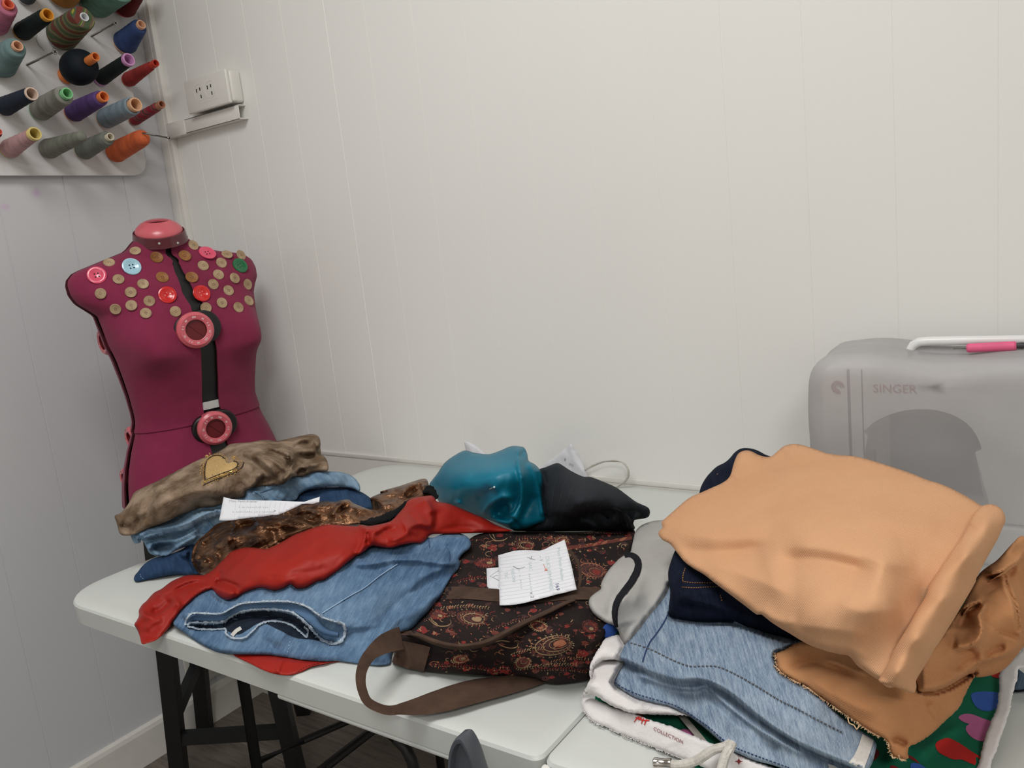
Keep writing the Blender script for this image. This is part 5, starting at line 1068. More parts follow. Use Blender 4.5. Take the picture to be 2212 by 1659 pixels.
LAY['pbunch'] = Cloth(cD([(1300, 900), (1340, 940), (1362, 1000), (1370, 1045), (1440, 1050), (1500, 1045), (1580, 1020), (1680, 970), (1750, 930), (1830, 895), (1830, 935), (1920, 928), (2010, 900), (2080, 850), (2150, 770), (2215, 690), (2330, 620), (2400, 300), (2380, -40), (2300, -120), (2200, -190), (2120, -130), (2000, 0), (1850, 120), (1700, 400)])+[],
    [(1978, 1480, .838), (2020, 1492, .828), (2060, 1478, .82), (2108, 1452, .812), (2150, 1450, .805), (2190, 1420, .815), (2212, 1395, .825), (2240, 1300, .855), (2220, 1220, .885), (2200, 1170, .905), (2170, 1220, .90), (2120, 1260, .885), (2080, 1350, .87), (2040, 1420, .855), (2120, 1380, .86), (2180, 1330, .87), (2000, 1460, .845)],
    [(cD([(1370, 1045), (1500, 1035), (1640, 960), (1750, 890), (1830, 830), (1900, 800), (2040, 760), (2150, 700), (2185, 620)]), 40, 4, .012, .05), (cD([(1400, 1060), (1560, 1040), (1700, 970), (1800, 900)]), 4, 14, -.012, .05),
     (cD([(1640, 700), (1740, 700), (1810, 670), (1860, 630), (1880, 540), (1860, 450), (1900, 370), (1900, 320)]), 16, 5, .011, .1), (cD([(1650, 715), (1740, 715), (1820, 690)]), 4, 8, -.009), (cD([(1700, 410), (1780, 360), (1860, 330), (1900, 320)]), 12, 4, .010), (cD([(1700, 430), (1800, 380), (1880, 345)]), 4, 9, -.010),
     (cD([(2060, 60), (2085, 170), (2130, 270), (2170, 400), (2185, 560), (2180, 660)]), 4, 16, .010, .1), (cD([(2050, 80), (2075, 200), (2120, 300), (2155, 420), (2170, 580)]), 10, 3, -.008, .1), (cD([(1660, 900), (1690, 830), (1760, 780), (1880, 740)]), 14, 14, -.006), (cD([(1900, 800), (1930, 740), (2000, 700), (2080, 700)]), 12, 12, -.006),
     (cD([(1700, 560), (1720, 480), (1780, 420)]), 14, 14, -.006), (cE([(2000, 1300), (2100, 1290), (2180, 1300)]), 20, 20, .004), (cE([(1960, 1470), (2060, 1460), (2180, 1390), (2212, 1320)]), 14, 5, .009), (cE([(1980, 1490), (2080, 1475), (2180, 1410)]), 4, 10, -.009)],
    rim=(.010, 12), noise=(.0018, .04), step=4.5, gain=2.1, crumple=[(12, -50, 30, 60, 8, .0028, 20)])
LAY['pmain'] = Cloth(cE([(62, 1240), (66, 1215), (84, 1200), (80, 1165), (105, 1140), (150, 1100), (200, 1055), (250, 1018), (310, 992), (370, 965), (430, 938), (468, 912), (488, 880), (500, 835), (515, 790), (535, 758), (575, 743), (612, 750), (650, 770), (700, 782), (730, 775), (760, 750), (800, 718), (850, 706), (900, 710), (960, 728), (1010, 745), (1050, 760), (1120, 770), (1200, 776), (1270, 790), (1340, 810), (1450, 845), (1540, 875), (1640, 915), (1720, 940), (1800, 975), (1880, 1018), (1950, 1062), (2000, 1100), (1990, 1250)])+cD([(1560, 500), (1300, 930), (1150, 1020), (1055, 962), (1000, 925), (940, 885), (880, 840), (820, 770), (740, 752), (660, 735), (600, 715), (540, 695), (500, 678), (430, 640), (350, 590), (280, 550), (200, 498), (120, 437)])+cE([(640, 1710), (560, 1650), (480, 1590), (400, 1530), (330, 1475), (270, 1440), (215, 1400), (170, 1345), (130, 1295), (85, 1270)]),
    [(1422, 1155, .868), (1430, 1128, .873), (1490, 1078, .885), (1520, 1060, .89), (1572, 1032, .896), (1583, 1005, .90), (1597, 977, .908), (1612, 973, .91), (1657, 986, .905), (1700, 962, .915), (1715, 960, .918), (1750, 965, .92), (1840, 985, .93), (1950, 1020, .935), (2050, 1055, .934), (2115, 1092, .93), (1700, 1080, .925), (1820, 1120, .94), (1820, 1220, .935), (1600, 1190, .90), (1500, 1255, .872), (1560, 1296, .868), (1612, 1310, .868), (1700, 1368, .868), (1790, 1408, .866), (1835, 1416, .866), (1897, 1470, .862), (1990, 1300, .905), (2060, 1200, .925), (1450, 1200, .872), (1900, 1300, .922), (1750, 1330, .90), (1530, 1160, .895)],
    [(cE([(100, 1290), (200, 1325), (400, 1340), (560, 1330), (760, 1290)]), 30, 50, -.012), (cE([(90, 1220), (250, 1240), (450, 1255), (740, 1250)]), 44, 30, .009), (cE([(700, 1410), (850, 1385), (1000, 1385), (1150, 1415), (1380, 1480)]), 38, 56, -.014), (cE([(720, 1330), (900, 1310), (1100, 1335), (1350, 1390), (1600, 1440)]), 56, 34, .009),
     (cE([(300, 1400), (500, 1450), (700, 1530), (850, 1600)]), 24, 24, .005), (cE([(560, 800), (640, 830), (800, 920), (1000, 1020), (1160, 1060)]), 9, 16, .003), (cE([(760, 800), (860, 830), (960, 850)]), 12, 10, -.003), (cE([(490, 850), (470, 920), (440, 950)]), 10, 8, .006), (cE([(440, 925), (490, 915), (520, 900)]), 6, 8, -.007),
     (cE([(650, 790), (700, 800), (760, 790), (820, 740)]), 8, 12, -.005), (cD([(60, 400), (240, 480), (420, 500)]), 18, 20, .005), (cD([(300, 500), (700, 560), (1000, 600)]), 30, 30, .005), (cD([(500, 660), (800, 700), (1000, 800)]), 18, 18, .003), (cD([(700, 330), (950, 420), (1250, 380)]), 40, 40, .004),
     (cE([(1250, 1100), (1500, 1180), (1750, 1200)]), 30, 30, .003)],
    rim=(.012, 15), noise=(.0018, .09), step=5, crumple=[(6, 25, 25, 110, 16, .0022, 21)])
LAY['pcuff'] = Cloth(cD([(1055, 962), (1085, 900), (1130, 828), (1170, 730), (1215, 650), (1290, 530), (1360, 405), (1430, 290)])+cE([(1660, 1530), (1720, 1440), (1780, 1350), (1840, 1265), (1868, 1215), (1900, 1150), (1930, 1100), (1965, 1070), (2010, 1060), (2050, 1068), (2085, 1095), (2100, 1130), (2102, 1165), (2090, 1190), (2075, 1225), (2055, 1270), (2020, 1330), (1990, 1385), (1955, 1450), (1930, 1500)])+cD([(1830, 170), (1780, 262), (1730, 345), (1650, 480), (1600, 560), (1550, 640), (1500, 712), (1450, 800), (1400, 880), (1366, 935), (1352, 970), (1356, 1010), (1348, 1045), (1330, 1062), (1270, 1045), (1200, 1020), (1130, 1000), (1080, 985)]),
    [(x_, y_, float(LAY['pmain'].t(np.array([(x_, y_)], float))[0])+dz_) for x_, y_, dz_ in [(1900, 1468, .008), (1925, 1420, .008), (1945, 1360, .008), (1985, 1300, .008), (2015, 1255, .008), (2062, 1180, .008), (2095, 1125, .008), (2125, 1093, .008), (1940, 1450, .016), (1985, 1380, .018), (2040, 1290, .018), (2090, 1200, .018), (2130, 1130, .018)]]+[(1972, 1496, .858), (1985, 1455, .866), (2040, 1370, .886), (2090, 1270, .908), (2127, 1209, .918), (2168, 1140, .928), (2165, 1100, .934), (2140, 1090, .936)],
    [(cD([(1060, 960), (1130, 830), (1210, 655), (1400, 340)])+cE([(1670, 1515), (1800, 1330), (1900, 1170)]), 4, 12, -.004, .02)], rim=(.005, 9), noise=(.0008, .04), step=4.5, margin=.006)
# sewing machine cover (in front of its own upright plane)
CVY = -.205
# ---- build them ---------------------------------------------------------
def darkcol(n, c): return simple(n, c, .85, noise_amt=.05)
# paisley bag
beige = simple('paisley_beige', (150, 124, 90), .9, noise_amt=.1); rust = simple('paisley_rust', (96, 42, 32), .9, noise_amt=.15, nscale=300); redp = simple('paisley_red', (118, 30, 24), .9, noise_amt=.15, nscale=300); maroon = simple('paisley_maroon', (56, 27, 24), .9, noise_amt=.15, nscale=300); orangep = simple('paisley_orange', (150, 92, 64), .9, noise_amt=.1)
dec = []; R0 = random.Random(11); bo_ = LAY['bag'].o
def put(poly, mat, lift=.0006):
    poly = np.array(poly, float)
    if len(poly) < 3 or not inside(poly, bo_).all(): return
    dec.append((poly, lift+R0.random()*.0001, mat))
def stroke(pts, w, mat, taper=True):
    L, nn, ws = strip_poly(pts, w, 5); n = len(L)
    if n < 3: return
    if taper: ws = ws*np.clip(np.minimum(np.arange(n)+.6, n-np.arange(n)-.4)/(n*.3), .25, 1)
    put(np.concatenate([L+nn*ws[:, None]/2, (L-nn*ws[:, None]/2)[::-1]]), mat)
def leaf(x, y, l, w, a, mat):
    t = np.linspace(0, 1, 5); c, s_ = math.cos(a), math.sin(a); up = [(l*(u-.5), -w*math.sin(PI*u)**.8/2) for u in t]; dn = [(l*(u-.5), w*math.sin(PI*u)**.8/2) for u in t[::-1][1:-1]]
    put([(x+p*c-q*s_, y+p*s_+q*c) for p, q in up+dn], mat)
def tear(x, y, S, a, n=22, sq=.62):
    """curled drop outline"""
    out = []
    for k in range(n+1):
        t = 2*PI*k/n; r = S*(.5+.5*math.sin(t/2))
        px_ = r*math.sin(t)*.62; py_ = -r*math.cos(t)*.9+S*.25
        bend = (py_/S+.6); px_ += S*.42*max(0, -py_/S-.15)**1.4
        out.append((x+(px_*math.cos(a)-py_*math.sin(a)), y+(px_*math.sin(a)+py_*math.cos(a))*sq))
    return out
def paisley(x, y, S, a, cols=(1, 2, 3), dens=1.):
    put(tear(x, y, S*.98, a, 30), 4, .0003)
    stroke(tear(x, y, S, a)[1:-1], 2.0, cols[0]); stroke(tear(x, y, S*.72, a)[1:-1], 1.6, cols[1]); put(tear(x, y, S*.36, a, 14), cols[2])
    stroke(tear(x, y, S*.5, a)[2:-3], 1.3, cols[0])
    T = tear(x, y, S*1.2, a, int(26*dens))
    for (u, v) in T: leaf(u, v, 5, 2, math.atan2(v-y, u-x), cols[0] if R0.random() < .7 else cols[1])
    T = tear(x, y, S*.85, a, int(20*dens))
    for (u, v) in T[1:-1]: leaf(u, v, 3.4, 2, math.atan2(v-y, u-x)+1.2, cols[1] if R0.random() < .5 else 5)
B1 = lambda x, y: (700+x/2.765, 930+y/2.765)
for (x, y, S, a, c) in [(930, 1130, 44, 1.9, (2, 1, 1)), (1430, 1265, 58, 1.1, (1, 1, 5)), (1640, 850, 40, 2.2, (5, 2, 3)), (1200, 1370, 26, .4, (1, 3, 2)), (780, 790, 24, 2.6, (1, 2, 1)), (1000, 790, 26, 1.6, (2, 3, 1)), (1600, 1190, 24, 2.8, (2, 3, 1)), (840, 1360, 22, 1.2, (1, 3, 1)), (1230, 690, 26, 1.9, (2, 1, 3)), (1440, 650, 22, 1.2, (2, 1, 5)), (1700, 1060, 20, .6, (1, 2, 3)), (1330, 860, 36, 2.0, (2, 3, 1)), (700, 1110, 22, 2.3, (3, 2, 1)), (1300, 1180, 26, 2.4, (1, 3, 5))]:
    u, v = B1(x, y); paisley(u, v, S, a, c)
for pts in ([(985, 612), (1000, 640), (1030, 658), (1070, 655), (1095, 640), (1098, 622), (1085, 618)], [(625, 1120), (650, 1150), (690, 1168), (740, 1165), (760, 1145), (752, 1128)], [(1035, 1270), (1070, 1290), (1120, 1300), (1155, 1290), (1160, 1270), (1145, 1258)], [(1020, 1265), (1060, 1255), (1110, 1262)], [(1005, 610), (1020, 645)], [(640, 1130), (680, 1160)]):
    stroke([B1(*p) for p in pts], 2.0, 1)
for (x, y, r_) in [(590, 1190, 26), (660, 1210, 14), (1010, 700, 24), (960, 690, 14), (1080, 1430, 34), (1010, 1440, 26), (1540, 1330, 30), (1600, 1230, 20), (790, 1300, 18), (850, 1420, 22), (1180, 1150, 16), (1290, 1110, 18), (1500, 1390, 22), (1640, 1280, 16), (1350, 640, 14), (1600, 640, 22), (1700, 620, 18), (760, 1000, 12)]:
    u, v = B1(x, y); q = [(u+r_/2.4*math.cos(t)*(1+.35*math.sin(3*t+x)), v+r_/3.6*math.sin(t)*(1+.3*math.sin(4*t+y))) for t in np.linspace(0, 2*PI, 14)[:-1]]; put(q, 3, .0004)
    for k in range(5): leaf(u+R0.uniform(-1, 1)*r_/3, v+R0.uniform(-1, 1)*r_/4.5, 5, 2, R0.uniform(0, 3), 1 if R0.random() < .5 else 5)
for k in range(9): # leaf band near the right back edge
    u, v = B1(1420+k*52, 712-k*9); leaf(u, v, 22, 6, -.45, 5); leaf(u+3, v+1, 13, 2.5, -.45, 3); leaf(*B1(1440+k*45, 735-k*6), 5, 3, .5, 1)
stroke([B1(*p) for p in [(1400, 700), (1550, 690), (1700, 665), (1840, 640)]], 7, 2, False)
for (x0_, y0_, x1_, y1_, cl) in [(600, 1130, 900, 1090, 2), (980, 1200, 1250, 1110, 2), (1200, 1420, 1520, 1400, 1), (640, 1400, 1000, 1430, 3), (1120, 1340, 1330, 1300, 1), (1150, 640, 1400, 660, 2), (1400, 620, 1800, 610, 2), (800, 900, 1000, 880, 3), (1450, 900, 1640, 880, 2), (700, 1060, 1000, 1060, 1), (1340, 1390, 1560, 1360, 5), (1250, 1430, 1580, 1440, 3)]:
    n = int(abs(x1_-x0_)/16)
    for k in range(n):
        t = k/n; x = x0_+(x1_-x0_)*t; y = y0_+(y1_-y0_)*t-12*math.sin(PI*t); u, v = B1(x, y)
        leaf(u, v-1+R0.uniform(-1, 1), R0.uniform(5, 8), 2, -.9+R0.uniform(-.3, .3), cl); leaf(u+R0.uniform(-2, 2), v+3, 3.4, 1.6, .6, 1 if k % 2 else 5)
for k in range(1000):
    u, v = R0.uniform(925, 1375), R0.uniform(1148, 1478); a = R0.uniform(0, 3.1)
    m = R0.choice([1, 2, 2, 3, 5, 4, 4, 2, 4, 1, 5])
    q = R0.random()
    if q < .45: leaf(u, v, R0.uniform(3, 9), R0.uniform(1.3, 2.8), a, m)
    elif q < .75:
        r_ = R0.uniform(3, 10); stroke([(u+r_*math.cos(a+t)*1., v+r_*math.sin(a+t)*.6) for t in np.linspace(0, R0.uniform(2, 4.6), 6)], 1.2, m)
    else:
        r_ = R0.uniform(4, 9); put([(u+r_*math.cos(t)*(1+.4*math.sin(3*t+a)), v+.6*r_*math.sin(t)) for t in np.linspace(0, 2*PI, 9)[:-1]], R0.choice([4, 4, 2, 3]), .0002)
bag = LAY['bag'].build('paisley_bag', [bagm, beige, rust, redp, maroon, orangep], decals=dec, skirt=.05)
done(bag, 'dark brown and red paisley bag with brown straps lying mid table', 'bag')
BG = LAY['bag']
ribbon(BG, 'trim_band', cB([(720, 972), (780, 969), (850, 968), (1050, 985), (1250, 992), (1400, 978), (1560, 972), (1660, 975)]), 27, brownw, bag, .0015, .0015)
ribbon(BG, 'pocket_edge', cB([(404, 1240), (440, 1215), (500, 1208), (560, 1222), (640, 1255), (720, 1280), (800, 1292), (880, 1288), (980, 1262), (1080, 1212), (1180, 1158), (1280, 1110), (1380, 1062), (1440, 1032), (1500, 1008)]), [9, 12, 13, 14, 14, 12, 11, 9], brownw, bag, .003, .002, round_=.005, seg=8)
ribbon(BG, 'piping', cN([(1045, 370), (1090, 430), (1140, 500), (1170, 590), (1182, 690), (1172, 780), (1150, 850)]), 7, brownw, bag, .001, .001, round_=.002)
hz = TPS([(862, 1385, .776), (830, 1392, .786), (800, 1412, .792), (779, 1465, .786), (788, 1505, .774), (800, 1525, .766), (835, 1534, .758), (902, 1526, .7515), (999, 1500, .748), (1083, 1482, .747), (1150, 1470, .7465), (1220, 1460, .746), (850, 1560, .752), (1000, 1470, .747), (900, 1570, .748)])
def freez(q):
    q = np.atleast_2d(q); z = hz(q); d = rays(q); return (z-CAM[2])/d[:, 2]
st = ribbon(BG, 'shoulder_strap', [(868, 1378), (850, 1383), (822, 1396), (798, 1416), (784, 1440), (779, 1465), (783, 1492), (797, 1518), (835, 1534), (870, 1531), (902, 1526), (950, 1514), (999, 1500), (1040, 1490), (1083, 1482), (1150, 1468), (1190, 1458)], [50, 44, 28, 24, 21, 20, 20, 22, 36, 46, 52, 53, 50, 44, 38, 30, 22], brownw, bag, .0, .002, free=freez, seg=8)
ribbon(BG, 'strap_tab', cB([(425, 1318), (470, 1332), (520, 1345), (570, 1356), (615, 1368)]), [50, 54, 56, 56, 55], brownw, bag, .003, .002)
thr = simple('dark_stitching', (40, 30, 26), .9)
# papers on the bag
def sheet(key, label, cat):
    o = LAY[key].build('handwritten_note', [paperm], thick=.0003, skirt=.0); return done(o, label, cat)
n2s = sheet('note2s', 'small white paper slip sticking out left of the larger note on the paisley bag', 'note')
n2 = sheet('note2', 'lined handwritten note with a dark number, pinned on the paisley bag', 'note')
N2 = LAY['note2']
seams(N2, 'ruled_lines', [cN([(215+4*k/14, 470+k*42), (600, 420+k*42-6), (1010+k*9, 330+k*38)]) for k in range(0, 13)], rule, n2, r=.00022, lift=.0003, seg=3)
TD = (np.array([.13, .99]), np.array([.985, -.14]))
for s_, p, sz, m, ln in (('Mon Petit Atelier', (900, 350), 12, inkb, 1), ('DUCHEMANES', (765, 452), 13, inkb, 1), ('- 1', (690, 450), 12, inkg, 1), ('SAC', (560, 520), 12, inkb, 1), ('x 2', (580, 880), 12, inkg, 1), ('NEON', (350, 600), 12, inkb, 1), ('TIC', (270, 640), 12, inkb, 1)):
    text_on(N2, 'handwriting', s_, cN([p])[0], TD[0], TD[1], sz*.86, m, n2, .0005)
seams(N2, 'pen_stroke', [cN([(550, 465), (590, 480), (640, 495)]), cN([(600, 450), (590, 490)])], inkg, n2, r=.0004, lift=.0004)
seams(N2, 'pen_stroke', [cN([(380, 570), (440, 600), (520, 580)])], inkg, n2, r=.0004, lift=.0004)
def scrawl(C, parent, o, xd_, yd_, length, h, mat, seed):
    r = random.Random(seed); x = 0; ls = []; o = np.array(o)
    while x < length:
        w_ = r.uniform(.5, .9)*h; ls.append([o+xd_*(x+w_*a_)+yd_*h*b_*r.uniform(.5, 1) for a_, b_ in ((0, 0), (.3, .9), (.5, .1), (.9, .5))]); x += w_*r.choice((1.3, 1.3, 2.2))
    seams(C, 'handwriting', ls, mat, parent, r=.00022, lift=.0004, seg=3)
scrawl(N2, n2, cN([(560, 660)])[0], TD[0], TD[1], 34, 6, inkb, 1); scrawl(N2, n2, cN([(440, 610)])[0], TD[0], TD[1], 44, 6, inkb, 2)
text_on(N2, 'number', '169', cN([(880, 768)])[0], TD[0], TD[1], 11.5, inkd, n2, .0005)
seams(LAY['note2s'], 'pen_stroke', [cN([(100, 690), (160, 650), (212, 620)]), cN([(100, 690), (160, 715), (212, 745)]), cN([(140, 690), (200, 680)])], inkg, n2s, r=.0003, lift=.0003)
def pin(C, a, b, col, label, cat='pin'):
    q = C.at([a, b], .0015); bm = bmesh.new(); A_, B_ = Vector(q[0]), Vector(q[1]); add_tube(bm, [A_, (A_+B_)/2, B_], .0004, 6)
    v = (Vector(CAM)-A_).normalized(); bmesh.ops.create_icosphere(bm, subdivisions=2, radius=.0019, matrix=Matrix.Translation(A_+v*.0012)); o = bm_obj('dressmaking_pin', bm, [col]); recenter(o); tag(o, label, cat)
pin(N2, cN([(772, 615)])[0], cN([(742, 545)])[0], simple('salmon_pin_head', (206, 140, 124), .4), 'pin with a salmon pink head stuck through the note on the paisley bag')
# black trousers, teal blouse
blk_tr = LAY['black'].build('pinstripe_trousers', [blackt], skirt=.10); done(blk_tr, 'charcoal pinstripe trousers folded behind the paisley bag, right of the teal blouse', 'trousers')
pst = simple('grey_pinstripe', (62, 66, 70), .9, noise_amt=.05)
seams(LAY['black'], 'pinstripes', [cT([(990+k*66, 250+k*18+20), (960+k*62, 400+k*10), (1010+k*50-60, 560), (900+k*52, 690)]) for k in range(0, 9)], pst, blk_tr, r=.00028, lift=.0001, seg=3)
tl = LAY['teal'].build('satin_blouse', [tealm], skirt=.11); done(tl, 'shiny teal satin blouse folded in a heap near the wall', 'blouse')
pin(LAY['teal'], cT([(580, 388)])[0], cT([(545, 402)])[0], simple('pearl_pin_head', (200, 226, 230), .3), 'pearl headed pin stuck in the teal satin blouse')
# left pile
rb = LAY['redbase'].build('red_cloth_corner', [redm], thick=.0008, skirt=.01); done(rb, 'red hemmed cloth corner sticking out under the folded blue jeans at the table edge', 'cloth')
seams(LAY['redbase'], 'hem_stitching', [[(640, 1452), (665, 1438), (700, 1430), (735, 1427)], [(636, 1456), (660, 1441), (690, 1432)]], simple('dark_red_thread', (130, 24, 16), .8), rb, r=.0004, dash=6)
J = LAY['jeans']; je = J.build('blue_jeans', [mid], skirt=.05); done(je, 'folded mid blue jeans with a frayed hem, lying in front under the red blouse', 'jeans')
fr_m = fabric('frayed_denim_edge', (198, 208, 216), (150, 170, 190), rough=1, weave=500, mscale=200, bump=.6, wr=1, wscale=400)
dkin = fabric('leg_opening_shade', (30, 40, 54), (18, 26, 38), rough=1, weave=700, mscale=60)  # dark cloth colour standing in for the shade inside the leg opening
pch = drape_patch(J, smooth_poly(cF([(1120, 800), (1200, 806), (1330, 798), (1400, 752), (1500, 728), (1620, 722), (1740, 745), (1830, 800), (1890, 855), (1925, 900), (1965, 915), (2015, 912), (2048, 880), (2055, 850), (2040, 905), (1985, 925), (1930, 905), (1860, 890), (1760, 878), (1660, 830), (1560, 790), (1480, 830), (1420, 860), (1340, 836), (1200, 830), (1125, 826)]), True, 3), .0012, 5)
me = bpy.data.meshes.new('leg_opening'); me.from_pydata(pch[0], [], pch[1]); link('leg_opening', me, dkin, je)
hem_o = cF([(1108, 806), (1116, 768), (1150, 735), (1230, 736), (1320, 738), (1380, 706), (1450, 676), (1570, 666), (1700, 664), (1780, 676), (1840, 700), (1920, 755), (1990, 780), (2050, 795)])
hem_i = cF([(1118, 806), (1140, 790), (1200, 792), (1270, 790), (1330, 786), (1380, 755), (1440, 726), (1530, 712), (1650, 712), (1740, 728), (1800, 768), (1850, 815), (1885, 858), (1920, 890), (1965, 915)])
mid_ = [((a[0]+b[0])/2, (a[1]+b[1])/2) for a, b in zip(hem_o, hem_i)]
ribbon(J, 'hem', cF([(1120, 798), (1150, 762), (1250, 764), (1330, 760), (1400, 722), (1500, 694), (1640, 688), (1750, 702), (1830, 745), (1900, 812), (1960, 850), (2020, 860)]), [8, 15, 17, 17, 17, 17, 17, 18, 20, 20, 16, 10], mid, je, .001, .0015, round_=.003, seg=6)
ribbon(J, 'frayed_edge', hem_o, 4.2, fr_m, je, .0035, .0008, fray=3.5, round_=.0012, step=3, seg=4)
ribbon(J, 'frayed_edge', hem_i, 4.6, fr_m, je, .0040, .0008, fray=4, round_=.0015, step=3, seg=4)
ribbon(J, 'frayed_edge', cF([(1118, 812), (1190, 828), (1270, 832), (1345, 828), (1350, 860), (1400, 884), (1460, 880), (1510, 840), (1560, 795), (1640, 780), (1730, 800), (1800, 850), (1830, 875), (1838, 840), (1815, 815)]), 3.8, fr_m, je, .0035, .0008, fray=2.6, round_=.001, step=3, seg=4)
ribbon(J, 'frayed_edge', cF([(1965, 915), (2010, 914), (2045, 890), (2062, 850), (2050, 800), (2020, 792)]), 6, fr_m, je, .0045, .0008, fray=5, round_=.0015, step=3, seg=4)
threads(J, 'loose_threads', hem_o, fr_m, je, 5, 110, .0003, (0, -1), 6, .004, 1.5, 2)
threads(J, 'loose_threads', hem_i, fr_m, je, 5, 130, .0003, (0, 1), 6, .0045, 1.5, 3)
ribbon(J, 'side_seam', cB([(-12, 1092), (60, 1045), (160, 985), (240, 940), (330, 870), (400, 822), (440, 798)]), 2.4, simple('pale_denim_seam', (142, 170, 198), .9), je, .0010, .0008, round_=.0008, seg=3)
ribbon(J, 'care_label', cF([(1385, 868), (1410, 840), (1440, 822)]), 8, simple('white_woven_label', (196, 194, 186), .8), je, .002, .0005)
seams(J, 'seam_line', [cB([(735, 700), (752, 740), (748, 785)]), cB([(625, 650), (632, 700)])], simple('dark_denim_crease', (40, 66, 100), .9), je, r=.0006, lift=.0004)
seams(J, 'seam_line', [cF([(1735, 885), (1725, 940), (1715, 975)])], simple('pale_denim_seam', (142, 170, 198), .9), je, r=.0006, lift=.0004, dash=7)
D_ = LAY['dkjeans'].build('dark_blue_jeans', [dk], skirt=.05); done(D_, 'dark blue jeans at the bottom of the left pile near the table end', 'jeans')
seams(LAY['dkjeans'], 'seam_stitching', [cA([(232, 1180), (240, 1205), (262, 1222)])], simple('pale_denim_seam', (142, 170, 198), .9), D_, r=.0004, dash=5)
L_ = LAY['ltjeans'].build('light_blue_jeans', [lt], skirt=.05); done(L_, 'light blue jeans folded under the brown velvet trousers', 'jeans')
sq = fabric('denim_pocket_flap', (132, 160, 186), (86, 118, 150), rough=.9, weave=800, mscale=70, bump=.5)
ribbon(LAY['ltjeans'], 'belt_loop', cA([(715, 830), (770, 822), (815, 815)]), 14, sq, L_, .0015, .0015, round_=.001)
ribbon(LAY['ltjeans'], 'belt_loop', cA([(770, 765), (800, 800), (812, 830)]), 5, sq, L_, .002, .0015, round_=.002)
ribbon(LAY['ltjeans'], 'fly_seam', cA([(1130, 520), (1170, 532), (1210, 570), (1228, 600)]), 4, sq, L_, .0015, .001, round_=.001)
ribbon(LAY['ltjeans'], 'pocket_seam', cA([(1180, 530), (1270, 500), (1330, 482)]), 3, sq, L_, .001, .0008, round_=.001)
Bz = LAY['brown']; bv = Bz.build('velvet_trousers', [velvet], skirt=.09); done(bv, 'taupe crushed velvet trousers with a gold sequin heart, on top of the left pile', 'trousers')
gold = simple('gold_glitter_fill', (206, 174, 116), .45, metal=.3, noise_amt=.3, nscale=600, bump=.5, bscale=900); goldb = simple('gold_bead', (226, 190, 120), .22, metal=.8, noise_amt=.05); darkcord = simple('dark_embroidery_cord', (58, 40, 24), .7)
heart = cA([(752, 432), (748, 380), (752, 320), (775, 270), (820, 242), (870, 240), (905, 262), (915, 292), (935, 298), (975, 284), (1000, 292), (1000, 318), (965, 345), (900, 368), (830, 395)])
pt = drape_patch(Bz, smooth_poly(heart, True, 4), .0010, 6); me = bpy.data.meshes.new('heart_fill'); me.from_pydata(pt[0], [], pt[1]); hf = link('heart_patch', me, gold, bv)
hl = heart+[heart[0]]
seams(Bz, 'embroidered_outline', [cA([(905, 262), (870, 238), (820, 238), (772, 266), (750, 320), (746, 380), (750, 436)]), cA([(740, 440), (820, 402), (900, 374), (965, 350), (1004, 322), (1008, 292), (975, 280)]), cA([(735, 470), (830, 428), (930, 392), (990, 370), (1040, 330), (1055, 290)])], darkcord, hf, r=.0011, lift=.0016)
seams(Bz, 'embroidered_outline', [cA([(738, 445), (820, 412), (900, 384), (965, 358)]), cA([(742, 455), (738, 400), (736, 340), (756, 290), (800, 252)])], goldb, hf, r=.0008, lift=.0018)
bm = bmesh.new(); rr = random.Random(4); hp = np.array(heart); hc = hp.mean(0); n_b = 0; cand = []
while len(cand) < 330:
    p = hc+np.array([rr.gauss(0, 1)*30, rr.gauss(0, 1)*26]); 
    dd = seg_dist(np.array([p]), hp, True)[0][0]
    if not inside(np.array([p]), hp)[0] and 2 < dd < 12 and (p[0] < 455 or p[1] > 1008 or p[0] > 500 or dd < 5): cand.append(p)
PP = Bz.at(np.array(cand), .0010)
for P in PP: bmesh.ops.create_icosphere(bm, subdivisions=1, radius=rr.uniform(.0006, .0013), matrix=Matrix.Translation(Vector(P)))
o = bm_obj('glitter_beads', bm, goldb, bv); o['kind'] = 'stuff'
bz_o = LAY['bronze'].build('bronze_blouse', [bronze], skirt=.05); done(bz_o, 'crumpled bronze metallic top with black ruffled trim, between the brown trousers and the red blouse', 'blouse')
BZ = LAY['bronze']
seams(BZ, 'rolled_edge', [cA([(960, 762), (850, 790), (760, 868), (700, 915), (662, 985), (650, 1060), (670, 1120), (705, 1165)]), cA([(1250, 965), (1330, 915), (1420, 870), (1520, 836), (1600, 806)])], bronze, bz_o, r=.0022, lift=.001)
def free_of(C, dz=.0):
    return lambda q: C.surf(q)-dz
ribbon(BZ, 'ruffled_trim', cB([(215, 552), (262, 548), (320, 538), (380, 518), (430, 490), (465, 460), (490, 435), (520, 415)]), [6, 12, 17, 18, 17, 14, 10, 6], blk_trim, bz_o, .004, .002, fray=5, round_=.003, step=4)
ribbon(BZ, 'ruffled_trim', cB([(590, 372), (612, 362), (630, 352), (650, 372), (668, 395), (672, 408)]), [7, 14, 18, 16, 12, 7], blk_trim, bz_o, .004, .002, fray=5, round_=.004, step=4)
rd = LAY['red'].build('red_blouse', [redm], skirt=.05); done(rd, 'bright red satin blouse strewn across the blue jeans, one end hanging over the table edge', 'blouse')
seams(LAY['red'], 'seam_line', [cA([(540, 1470), (640, 1370), (760, 1290)])], simple('dark_red_thread', (130, 24, 16), .8), rd, r=.0004)
n1 = sheet('note1', 'curled lined note with handwriting lying on the bronze top beside the brown trousers', 'note')
N1 = LAY['note1']
